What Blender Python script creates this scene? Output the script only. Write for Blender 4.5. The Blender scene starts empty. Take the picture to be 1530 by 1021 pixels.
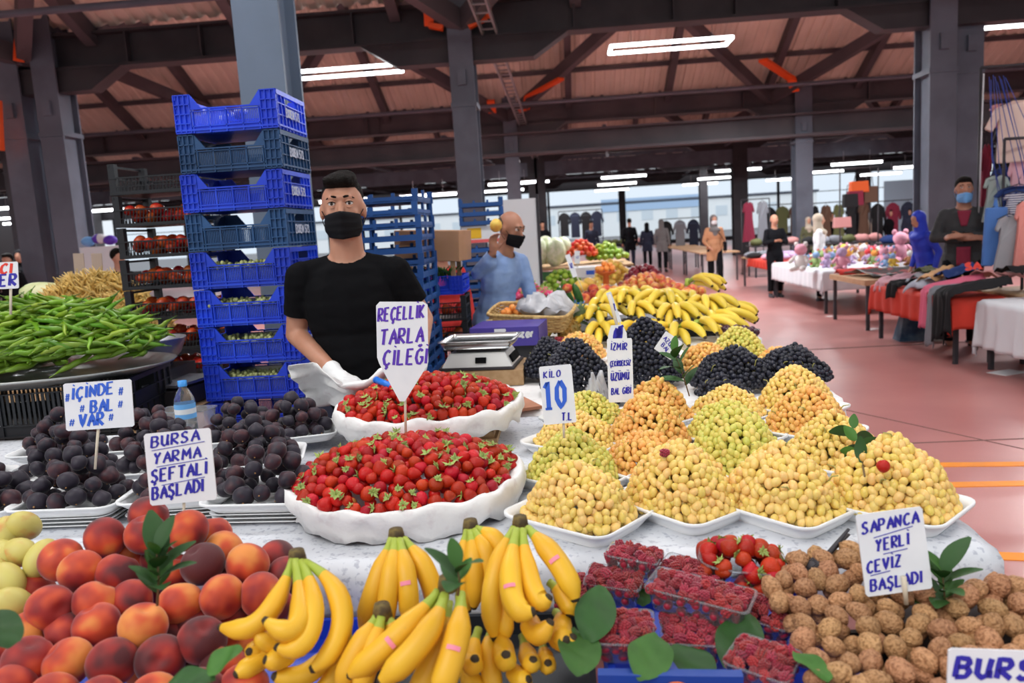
import bpy, bmesh, math, random
import numpy as np
from mathutils import Vector, Matrix, Euler, noise
random.seed(7)
PI = math.pi
SC = bpy.context.scene
COL = SC.collection

# ------------------------------------------------------------------ camera
FPX = 1190.0
ROLL, PITCH, YAW = math.radians(3.5), math.radians(7.97), math.radians(4)
CAM = Vector((0, 0, 1.58))
fw = Vector((-math.sin(YAW) * math.cos(PITCH), math.cos(YAW) * math.cos(PITCH), -math.sin(PITCH)))
_r0 = Vector((math.cos(YAW), math.sin(YAW), 0))
_u0 = _r0.cross(fw)
rt = _r0 * math.cos(ROLL) - _u0 * math.sin(ROLL)
up = _r0 * math.sin(ROLL) + _u0 * math.cos(ROLL)
cd = bpy.data.cameras.new('camera'); cam = bpy.data.objects.new('camera', cd); COL.objects.link(cam)
cd.lens = FPX / 1530 * 36; cd.sensor_width = 36; cd.clip_start = 0.05; cd.clip_end = 300
cam.matrix_world = Matrix(((rt.x, up.x, -fw.x, CAM.x), (rt.y, up.y, -fw.y, CAM.y), (rt.z, up.z, -fw.z, CAM.z), (0, 0, 0, 1)))
cd.dof.use_dof = True; cd.dof.focus_distance = 2.3; cd.dof.aperture_fstop = 4.0
SC.camera = cam

V3 = Vector
def ray(px, py):
    return fw + rt * ((px - 765) / FPX) + up * ((510.5 - py) / FPX)
def P(px, py, z):          # point of the place seen at a pixel, at height z
    d = ray(px, py); return CAM + d * ((z - CAM.z) / d.z)
def PY(px, py, Y):         # ... on the vertical plane y = Y
    d = ray(px, py); return CAM + d * (Y / d.y)
def D(px, py, dep):        # ... at a distance along the view axis
    return CAM + ray(px, py) * dep

# ------------------------------------------------------------------ world, exposure
W = bpy.data.worlds.new('world'); SC.world = W; W.use_nodes = True
nt = W.node_tree; bg = nt.nodes['Background']
tc = nt.nodes.new('ShaderNodeTexCoord'); sp = nt.nodes.new('ShaderNodeSeparateXYZ'); rp = nt.nodes.new('ShaderNodeValToRGB')
nt.links.new(tc.outputs['Generated'], sp.inputs[0]); nt.links.new(sp.outputs[2], rp.inputs[0]); nt.links.new(rp.outputs[0], bg.inputs[0])
rp.color_ramp.elements[0].position = 0.0; rp.color_ramp.elements[0].color = (0.86, 0.93, 1.0, 1)
rp.color_ramp.elements[1].position = 0.6; rp.color_ramp.elements[1].color = (0.96, 0.98, 1.0, 1)
bg.inputs[1].default_value = 0.92
vs = SC.view_settings
vs.view_transform = 'Standard'; vs.look = 'None'; vs.gamma = 1; vs.use_curve_mapping = False; vs.exposure = 0.12
SC.cycles.use_denoising = True
SC.cycles.max_bounces = 6
SC.cycles.sample_clamp_indirect = 6

sn = bpy.data.lights.new('hazy_sun', 'SUN'); sn.energy = 1.15; sn.angle = math.radians(32); sn.color = (1.0, 0.97, 0.93)
so = bpy.data.objects.new('hazy_sun', sn); COL.objects.link(so); so.rotation_euler = Vector((-.42, -.62, .78)).to_track_quat('Z', 'Y').to_euler()

def area(name, loc, sx, sy, power, rot=(0, 0, 0), color=(1, 1, 1)):
    l = bpy.data.lights.new(name, 'AREA'); l.shape = 'RECTANGLE'; l.size = sx; l.size_y = sy; l.energy = power; l.color = color
    o = bpy.data.objects.new(name, l); o.location = loc; o.rotation_euler = rot; COL.objects.link(o); return o
# LED fixtures: four in view, then three added unseen overhead to light the stall (their housings are built with the lamps below)
LAMPS = []
for kk, c in enumerate((PY(510, 108, 14.0), PY(1000, 68, 14.4), PY(1553, 30, 13.0), PY(-34, 158, 13.0), V3((0.8, 4.6, 5.6)), V3((-3.0, 4.4, 5.6)), V3((5.2, 4.6, 5.6)))):
    pw = 170 if kk < 4 else 42
    LAMPS.append(tuple(c)); area('led_light', (c[0], c[1] - .29, c[2] - .045), 1.95, 0.06, pw, color=(0.95, 0.98, 1.0)); area('led_light', (c[0], c[1] + .29, c[2] - .045), 1.95, 0.06, pw, color=(0.95, 0.98, 1.0))
for (x, y) in ((0, 20), (6, 20), (-6, 20), (12, 26), (0, 28), (-12, 26), (6, 31), (3.5, 14.5), (8.5, 13)):
    area('led_light', (x * 1.35, y * 1.35, 4.35), 1.9, 0.07, 210, color=(0.95, 0.98, 1.0))

# ------------------------------------------------------------------ materials
MATS = {}
def mat(name, col, rough=0.6, col2=None, nscale=5.0, nlo=0.4, nhi=0.6, rnd=0.0, hue=0.0, island=False, bump=0.0, bscale=60.0,
        metal=0.0, emis=0.0, trans=0.0, sss=0.0, sheen=0.0, coat=0.0, alpha=1.0, spec=0.5, detail=3.0, ior=1.45, vor=None, ramp=None, coord='Object'):
    if name in MATS: return MATS[name]
    m = bpy.data.materials.new(name); m.use_nodes = True; MATS[name] = m
    n, l = m.node_tree.nodes, m.node_tree.links
    b = n['Principled BSDF']
    b.inputs['Roughness'].default_value = rough; b.inputs['Metallic'].default_value = metal
    b.inputs['Specular IOR Level'].default_value = spec; b.inputs['IOR'].default_value = ior
    if trans: b.inputs['Transmission Weight'].default_value = trans
    if sheen: b.inputs['Sheen Weight'].default_value = sheen; b.inputs['Sheen Roughness'].default_value = 0.4
    if coat: b.inputs['Coat Weight'].default_value = coat; b.inputs['Coat Roughness'].default_value = 0.15
    if alpha < 1: b.inputs['Alpha'].default_value = alpha
    if sss: b.inputs['Subsurface Weight'].default_value = sss; b.inputs['Subsurface Radius'].default_value = (0.012, 0.006, 0.003); b.inputs['Subsurface Scale'].default_value = 1.0
    tcn = n.new('ShaderNodeTexCoord')
    rv = None
    if rnd or hue or ramp:
        oi = n.new('ShaderNodeObjectInfo'); rv = oi.outputs['Random']
        if island:
            ge = n.new('ShaderNodeNewGeometry'); ad = n.new('ShaderNodeMath'); ad.operation = 'ADD'; fr = n.new('ShaderNodeMath'); fr.operation = 'FRACT'
            l.new(oi.outputs['Random'], ad.inputs[0]); l.new(ge.outputs['Random Per Island'], ad.inputs[1]); l.new(ad.outputs[0], fr.inputs[0]); rv = fr.outputs[0]
    c = None
    if ramp:
        # ramp: list of (pos, colour) read along noise + random
        nz = n.new('ShaderNodeTexNoise'); nz.noise_dimensions = '4D'; nz.inputs['Scale'].default_value = nscale; nz.inputs['Detail'].default_value = detail
        mu = n.new('ShaderNodeMath'); mu.operation = 'MULTIPLY'; mu.inputs[1].default_value = 60; l.new(rv, mu.inputs[0]); l.new(mu.outputs[0], nz.inputs['W'])
        l.new(tcn.outputs[coord], nz.inputs['Vector'])
        m2 = n.new('ShaderNodeMath'); m2.operation = 'MULTIPLY_ADD'; m2.inputs[1].default_value = rnd; m2.inputs[2].default_value = -rnd / 2; l.new(rv, m2.inputs[0])
        a2 = n.new('ShaderNodeMath'); a2.operation = 'ADD'; l.new(nz.outputs[0], a2.inputs[0]); l.new(m2.outputs[0], a2.inputs[1])
        cr = n.new('ShaderNodeValToRGB'); e = cr.color_ramp.elements
        while len(e) < len(ramp): e.new(0.5)
        for k, (p, q) in enumerate(ramp): e[k].position = p; e[k].color = (*q, 1)
        l.new(a2.outputs[0], cr.inputs[0]); c = cr.outputs[0]
    elif col2 is not None:
        nz = n.new('ShaderNodeTexNoise'); nz.inputs['Scale'].default_value = nscale; nz.inputs['Detail'].default_value = detail
        l.new(tcn.outputs[coord], nz.inputs['Vector'])
        cr = n.new('ShaderNodeValToRGB'); e = cr.color_ramp.elements
        e[0].position = nlo; e[0].color = (*col, 1); e[1].position = nhi; e[1].color = (*col2, 1)
        l.new(nz.outputs[0], cr.inputs[0]); c = cr.outputs[0]
    if vor:      # (scale, colour, radius): small spots
        vo = n.new('ShaderNodeTexVoronoi'); vo.inputs['Scale'].default_value = vor[0]; l.new(tcn.outputs[coord], vo.inputs['Vector'])
        lt = n.new('ShaderNodeMath'); lt.operation = 'LESS_THAN'; lt.inputs[1].default_value = vor[2]; l.new(vo.outputs['Distance'], lt.inputs[0])
        mx = n.new('ShaderNodeMix'); mx.data_type = 'RGBA'; mx.inputs[6].default_value = (*col, 1); mx.inputs[7].default_value = (*vor[1], 1)
        if c: l.new(c, mx.inputs[6])
        l.new(lt.outputs[0], mx.inputs[0]); c = mx.outputs[2]
    if (rnd or hue) and not ramp:
        hs = n.new('ShaderNodeHueSaturation'); hs.inputs['Color'].default_value = (*col, 1)
        if c: l.new(c, hs.inputs['Color'])
        f1 = n.new('ShaderNodeMath'); f1.operation = 'MULTIPLY_ADD'; f1.inputs[1].default_value = hue; f1.inputs[2].default_value = 0.5 - hue / 2; l.new(rv, f1.inputs[0]); l.new(f1.outputs[0], hs.inputs['Hue'])
        s7 = n.new('ShaderNodeMath'); s7.operation = 'MULTIPLY'; s7.inputs[1].default_value = 7.31; l.new(rv, s7.inputs[0]); s8 = n.new('ShaderNodeMath'); s8.operation = 'FRACT'; l.new(s7.outputs[0], s8.inputs[0])
        f2 = n.new('ShaderNodeMath'); f2.operation = 'MULTIPLY_ADD'; f2.inputs[1].default_value = rnd; f2.inputs[2].default_value = 1 - rnd / 2; l.new(s8.outputs[0], f2.inputs[0]); l.new(f2.outputs[0], hs.inputs['Value'])
        c = hs.outputs[0]
    if c: l.new(c, b.inputs['Base Color'])
    else: b.inputs['Base Color'].default_value = (*col, 1)
    if emis:
        b.inputs['Emission Strength'].default_value = emis; b.inputs['Emission Color'].default_value = (*col, 1)
    if bump:
        nb = n.new('ShaderNodeTexNoise'); nb.inputs['Scale'].default_value = bscale; nb.inputs['Detail'].default_value = 4; l.new(tcn.outputs[coord], nb.inputs['Vector'])
        bp = n.new('ShaderNodeBump'); bp.inputs['Strength'].default_value = bump; bp.inputs['Distance'].default_value = 0.01
        l.new(nb.outputs[0], bp.inputs['Height']); l.new(bp.outputs[0], b.inputs['Normal'])
    return m

# ------------------------------------------------------------------ mesh builder
class MB:
    def __init__(s): s.v = []; s.f = []; s.m = []
    def add(s, vs, fs, mi=0):
        o = len(s.v); s.v.extend([tuple(a) for a in vs]); s.f.extend([tuple(i + o for i in f) for f in fs]); s.m.extend([mi] * len(fs)); return s
    def box(s, c, d, rz=0.0, mi=0, mtx=None):
        hx, hy, hz = d[0] / 2, d[1] / 2, d[2] / 2
        vs = [Vector((x, y, z)) for z in (-hz, hz) for y in (-hy, hy) for x in (-hx, hx)]
        R = mtx if mtx is not None else Matrix.Rotation(rz, 3, 'Z')
        vs = [R @ a + Vector(c) for a in vs]
        return s.add(vs, [(0, 2, 3, 1), (4, 5, 7, 6), (0, 1, 5, 4), (2, 6, 7, 3), (0, 4, 6, 2), (1, 3, 7, 5)], mi)
    def beam(s, a, b, w, h, mi=0):      # rectangular bar from a to b
        a = Vector(a); b = Vector(b); d = b - a; L = d.length; z = d.normalized()
        x = z.cross(Vector((0, 0, 1)));
        if x.length < 1e-3: x = Vector((1, 0, 0))
        x.normalize(); y = x.cross(z)
        R = Matrix((x, y, z)).transposed()
        return s.box((a + b) / 2, (w, h, L), mtx=R, mi=mi)
    def tube(s, pts, rad, n=8, caps=True, mi=0, flat=1.0, ref=(0, 0, 1)):
        pts = [Vector(p) for p in pts]; k = len(pts)
        if not hasattr(rad, '__len__'): rad = [rad] * k
        vs = []; u = None
        for i in range(k):
            t = (pts[min(i + 1, k - 1)] - pts[max(i - 1, 0)]).normalized()
            if u is None:
                u = t.cross(Vector(ref))
                if u.length < 1e-3: u = t.cross(Vector((1, 0, 0)))
            u = (u - t * u.dot(t)).normalized(); w = t.cross(u)
            for j in range(n):
                a = 2 * PI * j / n; vs.append(pts[i] + u * (math.cos(a) * rad[i]) + w * (math.sin(a) * rad[i] * flat))
        fs = [(i * n + j, i * n + (j + 1) % n, (i + 1) * n + (j + 1) % n, (i + 1) * n + j) for i in range(k - 1) for j in range(n)]
        if caps: fs += [tuple(range(n - 1, -1, -1)), tuple(range((k - 1) * n, k * n))]
        return s.add(vs, fs, mi)
    def lathe(s, prof, n=24, c=(0, 0, 0), mi=0, sx=1.0, sy=1.0, wob=None):
        vs = []
        for i, (r, z) in enumerate(prof):
            for j in range(n):
                a = 2 * PI * j / n; q = r * (1 + (wob(i, a) if wob else 0))
                vs.append((c[0] + q * math.cos(a) * sx, c[1] + q * math.sin(a) * sy, c[2] + z))
        fs = [(i * n + j, i * n + (j + 1) % n, (i + 1) * n + (j + 1) % n, (i + 1) * n + j) for i in range(len(prof) - 1) for j in range(n)]
        return s.add(vs, fs, mi)
    def ell(s, c, r, R=None, n=12, k=8, mi=0, fn=None):
        vs = []; c = Vector(c); R = R or Matrix.Identity(3)
        for i in range(k + 1):
            ph = PI * i / k
            for j in range(n if 0 < i < k else 1):
                th = 2 * PI * j / n
                p = Vector((math.sin(ph) * math.cos(th), math.sin(ph) * math.sin(th), math.cos(ph)))
                if fn: p = fn(p)
                vs.append(R @ Vector((p.x * r[0], p.y * r[1], p.z * r[2])) + c)
        fs = []
        def ix(i, j): return 0 if i == 0 else (1 + (k - 1) * n if i == k else 1 + (i - 1) * n + j % n)
        for i in range(k):
            for j in range(n):
                if i == 0: fs.append((0, ix(1, j), ix(1, j + 1)))
                elif i == k - 1: fs.append((ix(i, j), ix(k, 0), ix(i, j + 1)))
                else: fs.append((ix(i, j), ix(i + 1, j), ix(i + 1, j + 1), ix(i, j + 1)))
        return s.add(vs, fs, mi)
    def cap(s, a, b, ra, rb, n=12, k=4, mi=0):   # tapered capsule
        a = Vector(a); b = Vector(b); d = b - a; L = d.length; z = d.normalized() if L > 1e-6 else Vector((0, 0, 1))
        pts = []; rs = []
        for i in range(k): t = PI / 2 * (i + .15) / k; pts.append(a - z * ra * math.cos(t)); rs.append(ra * math.sin(t))
        pts.append(a); rs.append(ra); pts.append(b); rs.append(rb)
        for i in range(k - 1, -1, -1): t = PI / 2 * (i + .15) / k; pts.append(b + z * rb * math.cos(t)); rs.append(rb * math.sin(t))
        return s.tube(pts, rs, n, True, mi)
    def grid(s, nx, ny, fn, mi=0, close=False):
        vs = [fn(i / nx, j / ny) for j in range(ny + 1) for i in range(nx + 1)]
        fs = [(j * (nx + 1) + i, j * (nx + 1) + i + 1, (j + 1) * (nx + 1) + i + 1, (j + 1) * (nx + 1) + i) for j in range(ny) for i in range(nx)]
        return s.add(vs, fs, mi)
    def mesh(s, name, mats, smooth=True, solid=0):
        me = bpy.data.meshes.new(name); me.from_pydata(s.v, [], s.f)
        if not isinstance(mats, (list, tuple)): mats = [mats]
        for m in mats: me.materials.append(m)
        if len(mats) > 1: me.polygons.foreach_set('material_index', s.m)
        me.polygons.foreach_set('use_smooth', [smooth] * len(me.polygons))
        me.update(); return me
    def build(s, name, mats, parent=None, smooth=True, loc=(0, 0, 0), rot=(0, 0, 0), **kw):
        return ob(name, s.mesh(name, mats, smooth), parent, loc, rot, **kw)

def ob(name, me, parent=None, loc=(0, 0, 0), rot=(0, 0, 0), scale=1.0, label=None, cat=None, group=None, kind=None):
    o = bpy.data.objects.new(name, me); COL.objects.link(o)
    o.location = loc; o.rotation_euler = rot
    o.scale = (scale,) * 3 if not hasattr(scale, '__len__') else scale
    if parent is not None: o.parent = parent
    if label: o['label'] = label
    if cat: o['category'] = cat
    if group: o['group'] = group
    if kind: o['kind'] = kind
    return o
def thing(name, label, cat, loc=(0, 0, 0), rot=(0, 0, 0), group=None, scale=1.0):
    return ob(name, None, None, loc, rot, scale, label, cat, group)
def struct(name, mb, m, smooth=False, parent=None): return mb.build(name, m, parent, smooth, kind='structure' if parent is None else None)
def solidify(o, t, off=-1):
    md = o.modifiers.new('s', 'SOLIDIFY'); md.thickness = t; md.offset = off; return o
def bevel(o, w, seg=2):
    md = o.modifiers.new('b', 'BEVEL'); md.width = w; md.segments = seg; md.limit_method = 'ANGLE'; return o
def copy_tree(o, parent=None):
    c = o.copy(); COL.objects.link(c); c.parent = parent
    for ch in o.children: copy_tree(ch, c)
    return c
def rrot(): return (random.uniform(0, 6.28), random.uniform(0, 6.28), random.uniform(0, 6.28))
def facing(dirv, upv=(0, 0, 1)):   # rotation with local z along dirv
    return Vector(dirv).to_track_quat('Z', 'Y').to_euler()
NZ = lambda x, y, z=0.0: noise.noise(Vector((x, y, z)))

def darts(n, d, sampler, maxn=10**9):     # poisson-like points; sampler() -> point (Vector) or None
    cell = d; g = {}; out = []
    for _ in range(n):
        p = sampler()
        if p is None: continue
        k = (int(p.x // cell), int(p.y // cell), int(p.z // cell)); ok = True
        for a in (-1, 0, 1):
            for b in (-1, 0, 1):
                for c in (-1, 0, 1):
                    for q in g.get((k[0] + a, k[1] + b, k[2] + c), ()):
                        if (q - p).length_squared < d * d: ok = False; break
                    if not ok: break
                if not ok: break
            if not ok: break
        if ok:
            g.setdefault(k, []).append(p); out.append(p)
            if len(out) >= maxn: break
    return out

# ------------------------------------------------------------------ building shell
m_floor = mat('painted_floor', (0.50, 0.215, 0.20), 0.30, (0.41, 0.165, 0.155), 1.3, 0.35, 0.7, bump=0.02, bscale=30, detail=8)
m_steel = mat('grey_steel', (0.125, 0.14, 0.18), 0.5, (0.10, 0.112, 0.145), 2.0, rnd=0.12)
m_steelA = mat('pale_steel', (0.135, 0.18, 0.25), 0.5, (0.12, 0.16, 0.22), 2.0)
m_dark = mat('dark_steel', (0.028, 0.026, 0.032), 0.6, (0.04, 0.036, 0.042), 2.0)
m_purlin = mat('purlin_steel', (0.10, 0.085, 0.095), 0.6, (0.075, 0.065, 0.075), 1.0)
m_roof = mat('roof_sheet', (0.78, 0.68, 0.58), 0.6, (0.66, 0.57, 0.48), 0.6, detail=4)
m_orange = mat('orange_paint', (0.85, 0.10, 0.012), 0.5)
m_led = mat('led_strip', (0.93, 0.97, 1.0), 0.4, emis=8.0)
m_ledbody = mat('led_body', (0.6, 0.62, 0.65), 0.5)
m_yline = mat('yellow_line', (0.82, 0.27, 0.015), 0.5, (0.72, 0.24, 0.02), 6)
m_white = mat('white_paint', (0.72, 0.73, 0.75), 0.6)
m_concr = mat('far_concrete', (0.50, 0.36, 0.34), 0.5, (0.42, 0.3, 0.29), 2)

fl = MB(); fl.box((2, 27, -0.05), (100, 62, 0.1)); floor = struct('floor', fl, m_floor)
g = MB(); g.box((2, -40, -0.11), (160, 72, 0.1)); g.box((2, 110, -0.11), (260, 104, 0.1)); struct('ground_outside', g, mat('asphalt', (0.22, 0.22, 0.23), 0.9))
# expansion joints and yellow lines, thin paint just above the slab
j = MB()
j.box((6, 9.3, 0.0015), (30, 0.035, 0.003)); j.box((6, 5.35, 0.0015), (30, 0.012, 0.003)); j.beam((1.6, 7.4, 0.0016), (3.4, 4.15, 0.0016), 0.008, 0.003)
struct('trim_1', j, mat('joint_dark', (0.16, 0.10, 0.09), 0.9))
y = MB()
a1, a2 = P(1345, 696, 0), P(1530, 694, 0); dd = (a2 - a1).normalized()
for (yy0, yy1, w) in ((696, 694, 0.085), (727, 723, 0.085), (826, 833, 0.085)):
    p, q = P(1330, yy0, 0), P(1530, yy1, 0); e = (q - p).normalized()
    y.beam(p - e * 2.5 + Vector((0, 0, .002)), q + e * 3 + Vector((0, 0, .002)), w, 0.004)
struct('trim_2', y, m_yline)
# columns
def column(x, y, w=0.27, d=0.30, h=4.3, m=m_steel, joint=2.95):
    b = MB(); t = 0.025
    b.box((x, y - d / 2, h / 2), (w, t, h)); b.box((x, y + d / 2, h / 2), (w, t, h)); b.box((x, y, h / 2), (w * 0.55, d, h))
    b.box((x, y, 0.02), (w + 0.12, d + 0.12, 0.04))
    o = struct('column', b, m); c = MB(); c.box((x, y, joint), (w + 0.02, d + 0.05, 0.05)); c.box((x, y - d / 2 - .03, joint + .28), (.09, .05, .16)); c.build('splice_plate', m, o, False)
    return o
ROWS = (9.0, 16.5, 24.0, 31.5, 39.0)
column(-1.46, 4.2, 0.235, 0.26, 5.6, m_steelA, 3.9)
column(-0.98, 9.0, 0.26, 0.34)
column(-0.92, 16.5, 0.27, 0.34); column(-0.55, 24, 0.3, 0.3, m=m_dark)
for x in (4.02, 4.40): column(x, 9.0 + (x - 4.02) * .6, 0.27, 0.36)
for x in (-6.06, -5.63): column(x, 9.0, 0.27, 0.34)
column(-8.6, 12.5, .3, .3, m=m_dark)
for (px, Y, w) in ((1199, 16.5, .33), (1106, 24, .42), (1052, 31.5, .3), (930, 39.2, .25), (800, 24, .28), (1290, 31.5, .45), (812, 39.2, .3)):
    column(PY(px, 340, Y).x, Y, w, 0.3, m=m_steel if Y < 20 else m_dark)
# girders across the hall (I sections with knee haunches at the columns)
def girder(Y, z0, h, m, xs, x0=-22, x1=30):
    b = MB(); xc, L = (x0 + x1) / 2, x1 - x0
    b.box((xc, Y, z0 + h / 2), (L, 0.02, h)); b.box((xc, Y, z0), (L, 0.24, 0.03)); b.box((xc, Y, z0 + h), (L, 0.24, 0.03))
    o = struct('girder', b, m)
    k = MB()
    for x in xs:
        for s in (-1, 1):
            k.add([(x, Y - .11, z0), (x + s * 1.15, Y - .11, z0), (x + s * .75, Y - .11, z0 - .25), (x, Y - .11, z0 - .25), (x, Y + .11, z0), (x + s * 1.15, Y + .11, z0), (x + s * .75, Y + .11, z0 - .25), (x, Y + .11, z0 - .25)],
                  [(0, 1, 2, 3), (7, 6, 5, 4), (1, 5, 6, 2), (2, 6, 7, 3), (0, 4, 5, 1)])
        for q in (-2.9, -1.2, 1.2, 2.9): k.box((x + q, Y, z0 + h / 2), (.02, .2, h))
    k.build('haunch', m, o, False)
for i, Y in enumerate(ROWS):
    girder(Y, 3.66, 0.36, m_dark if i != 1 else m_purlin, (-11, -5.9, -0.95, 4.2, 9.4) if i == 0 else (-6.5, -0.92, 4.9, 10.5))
b = MB(); b.box((4, 16.45, 3.27), (52, .05, .34)); b.box((4, 16.3, 3.06), (52, .3, .05)); b.box((4, 16.3, 3.46), (52, .3, .04)); struct('tie_beam', b, m_purlin)
b = MB(); b.box((4, 23.9, 3.3), (52, .05, .4)); struct('tie_beam', b, m_steel)
# sawtooth of gables: corrugated sheets, ridge between the rows
def gable(Ya, Yb, zb=4.10, rise=1.75):
    ym = (Ya + Yb) / 2; b = MB(); x = -22.0; vs = []; 
    prof = ((0, 0), (.09, 0), (.115, .035), (.165, .035), (.19, 0))
    xs = []
    while x < 30:
        for dx, dz in prof[:-1]: xs.append((x + dx, dz))
        x += .19
    for (yy, zz) in ((Ya, zb), (ym, zb + rise), (Yb, zb)):
        for (xx, dz) in xs: vs.append((xx, yy, zz + dz))
    n = len(xs); b.add(vs, [(r * n + i, r * n + i + 1, (r + 1) * n + i + 1, (r + 1) * n + i) for r in (0, 1) for i in range(n - 1)])
    o = struct('ceiling', b, m_roof); 
    r = MB(); x = -20.6
    while x < 30:
        r.beam((x, Ya, zb - .12), (x, ym, zb + rise - .12), .12, .2); r.beam((x, ym, zb + rise - .12), (x, Yb, zb - .12), .12, .2); x += 1.72 if x < -3 or x > 3 else 1.95
    for k in (.12, .5, .88): 
        zz = zb + rise * (1 - abs(k - .5) * 2) - .04; r.box((4, Ya + (Yb - Ya) * k, zz), (52, .06, .08))
    r.build('rafter', m_purlin, o, False)
    d = MB()
    for xc in (-5.9, -.95, 4.2, 9.5):
        for s in (-1, 1): d.beam((xc, Yb - .1, zb - .3), (xc + s * 2.4, ym + .6, zb + rise * .55), .14, .2)
    d.build('brace', m_purlin, o, False)
    t = MB(); t.tube([(-22, Yb - 1.6, 3.83), (30, Yb - 1.6, 3.83)], .035, 8); t.build('conduit', m_steel, o)
gable(1.5, 9.0); gable(9.0, 16.5); gable(16.5, 24); gable(24, 31.5, rise=.5); gable(31.5, 39.4, rise=.4)
# lower lattice in the far half of the hall
for k, Y in enumerate((19.5, 22, 26.5, 29, 33.5, 36.5)):
    b = MB(); b.box((4, Y, 3.78), (52, .08, .10)); b.box((4, Y, 3.55), (52, .06, .06))
    for q in range(34): xx = -22 + q * 1.5; b.beam((xx, Y, 3.55), (xx + .75, Y, 3.78), .03, .03); b.beam((xx + .75, Y, 3.78), (xx + 1.5, Y, 3.55), .03, .03)
    struct('lattice_beam', b, m_dark if k % 2 else m_steel)
b = MB()
for q in range(12): b.beam((-16 + q * 3.4, 17.2, 3.62), (-14.6 + q * 3.4, 38.5, 3.62), .09, .05)
struct('trim_3', b, m_steel)
# cable tray running back over the stall
b = MB(); 
p0, p1 = Vector((-.66, 4.0, 3.72)), Vector((-.66, 24, 3.62))
for s in (-1, 1): b.beam(p0 + Vector((s * .075, 0, 0)), p1 + Vector((s * .075, 0, 0)), .02, .07)
for q in range(64): b.box((-.66, 4.05 + q * .31, 3.7 - q * .0015), (.15, .03, .012))
struct('cable_tray', b, mat('galvanised', (.3, .31, .33), .45, metal=.4))
# orange painted straps at the column heads
def strap(pts, w=.12):
    b = MB()
    for a, c in zip(pts[:-1], pts[1:]): b.beam(a, c, w, .05)
    struct('orange_strap', b, m_orange)
strap([PY(36, -60, 8.6), PY(28, 92, 8.75)], .1); strap([PY(-4, 150, 8.6), PY(0, 225, 8.6)], .09)
strap([PY(560, -40, 8.0), PY(640, 12, 8.7), PY(641, 38, 8.8), PY(662, 42, 8.8)], .1); strap([PY(760, -45, 8.0), PY(727, 6, 8.7), PY(727, 26, 8.8), PY(700, 40, 8.8)], .1)
strap([PY(838, 118, 14.6), PY(788, 145, 15.8), PY(786, 163, 16), PY(775, 167, 16)], .13); strap([PY(733, 150, 15.8), PY(736, 168, 16)], .15)
strap([PY(1140, 90, 14.6), PY(1183, 118, 15.8), PY(1188, 136, 16)], .16)
# the steelwork is set out at a convenient size round the eye point, then brought to its real size
KS = 1.4
for o in list(COL.objects):
    if o.type != 'MESH' or o.name.split('.')[0] in ('floor', 'ground_outside', 'trim_1', 'trim_2'): continue
    for v_ in o.data.vertices:
        v_.co = Vector((v_.co.x * KS, v_.co.y * KS, max(0.0, CAM.z + (v_.co.z - CAM.z) * KS)))
    o.data.update()
# LED fixtures
def led_frame(c, L=2.02, Wd=.58, n=1):
    t = thing('ceiling_light', LEDLAB[n], 'lamp', c, (0, 0, 0), 'rectangular LED frames under the roof')
    for (x, y, sx, sy) in ((0, -Wd / 2, L, .05), (0, Wd / 2, L, .05), (-L / 2, 0, .05, Wd), (L / 2, 0, .05, Wd)):
        b = MB(); b.box((x, y, 0), (sx, sy, .05)); b.build('led_bar', m_led, t, False)
    b = MB()
    for s in (-1, 1): b.tube([(s * L / 3, -Wd / 2, .02), (s * L / 3, -Wd / 2, .6)], .004, 5)
    b.build('hanger', m_dark, t)
LEDLAB = ['', 'white rectangular LED frame lamp just above the dark-haired vendor', 'white rectangular LED frame lamp in mid roof, right of the tall grey column',
          'white rectangular LED frame lamp at the upper right edge beyond the double column', 'white rectangular LED frame lamp at the left edge behind the twin columns', 'LED frame lamp added for light above the grape trays, out of the picture',
          'LED frame lamp added for light above the figs, out of the picture', 'LED frame lamp added for light above the aisle, out of the picture']
for i, c in enumerate(LAMPS): led_frame(c, n=i + 1)
tl = [(1103, 254, 26), (1072, 266, 30), (1046, 275, 34), (932, 264, 26), (922, 275, 30), (914, 284, 34), (1280, 244, 24), (1228, 257, 28), (1173, 268, 32), (1371, 249, 26), (1316, 260, 30), (515, 300, 22), (640, 292, 20), (765, 274, 24), (790, 273, 28),
      (30, 310, 20), (32, 325, 24), (34, 333, 27), (148, 315, 22), (752, 285, 28)]
for (px, py, Y) in tl:
    p = PY(px, py, Y * 1.35); t = thing('tube_light', 'bright tube lamp hanging in rows under the far dark roof', 'lamp', p, (0, 0, 0), 'tube lamps under the far roof')
    b = MB(); b.box((0, 0, 0), (1.9, .11, .09)); b.build('tube', m_led, t, False)
    b = MB(); b.box((0, 0, .065), (2.0, .14, .04)); b.tube([(.5, 0, .08), (.5, 0, .5)], .008, 5); b.tube([(-.5, 0, .08), (-.5, 0, .5)], .008, 5); b.build('housing', m_ledbody, t, False)
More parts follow.
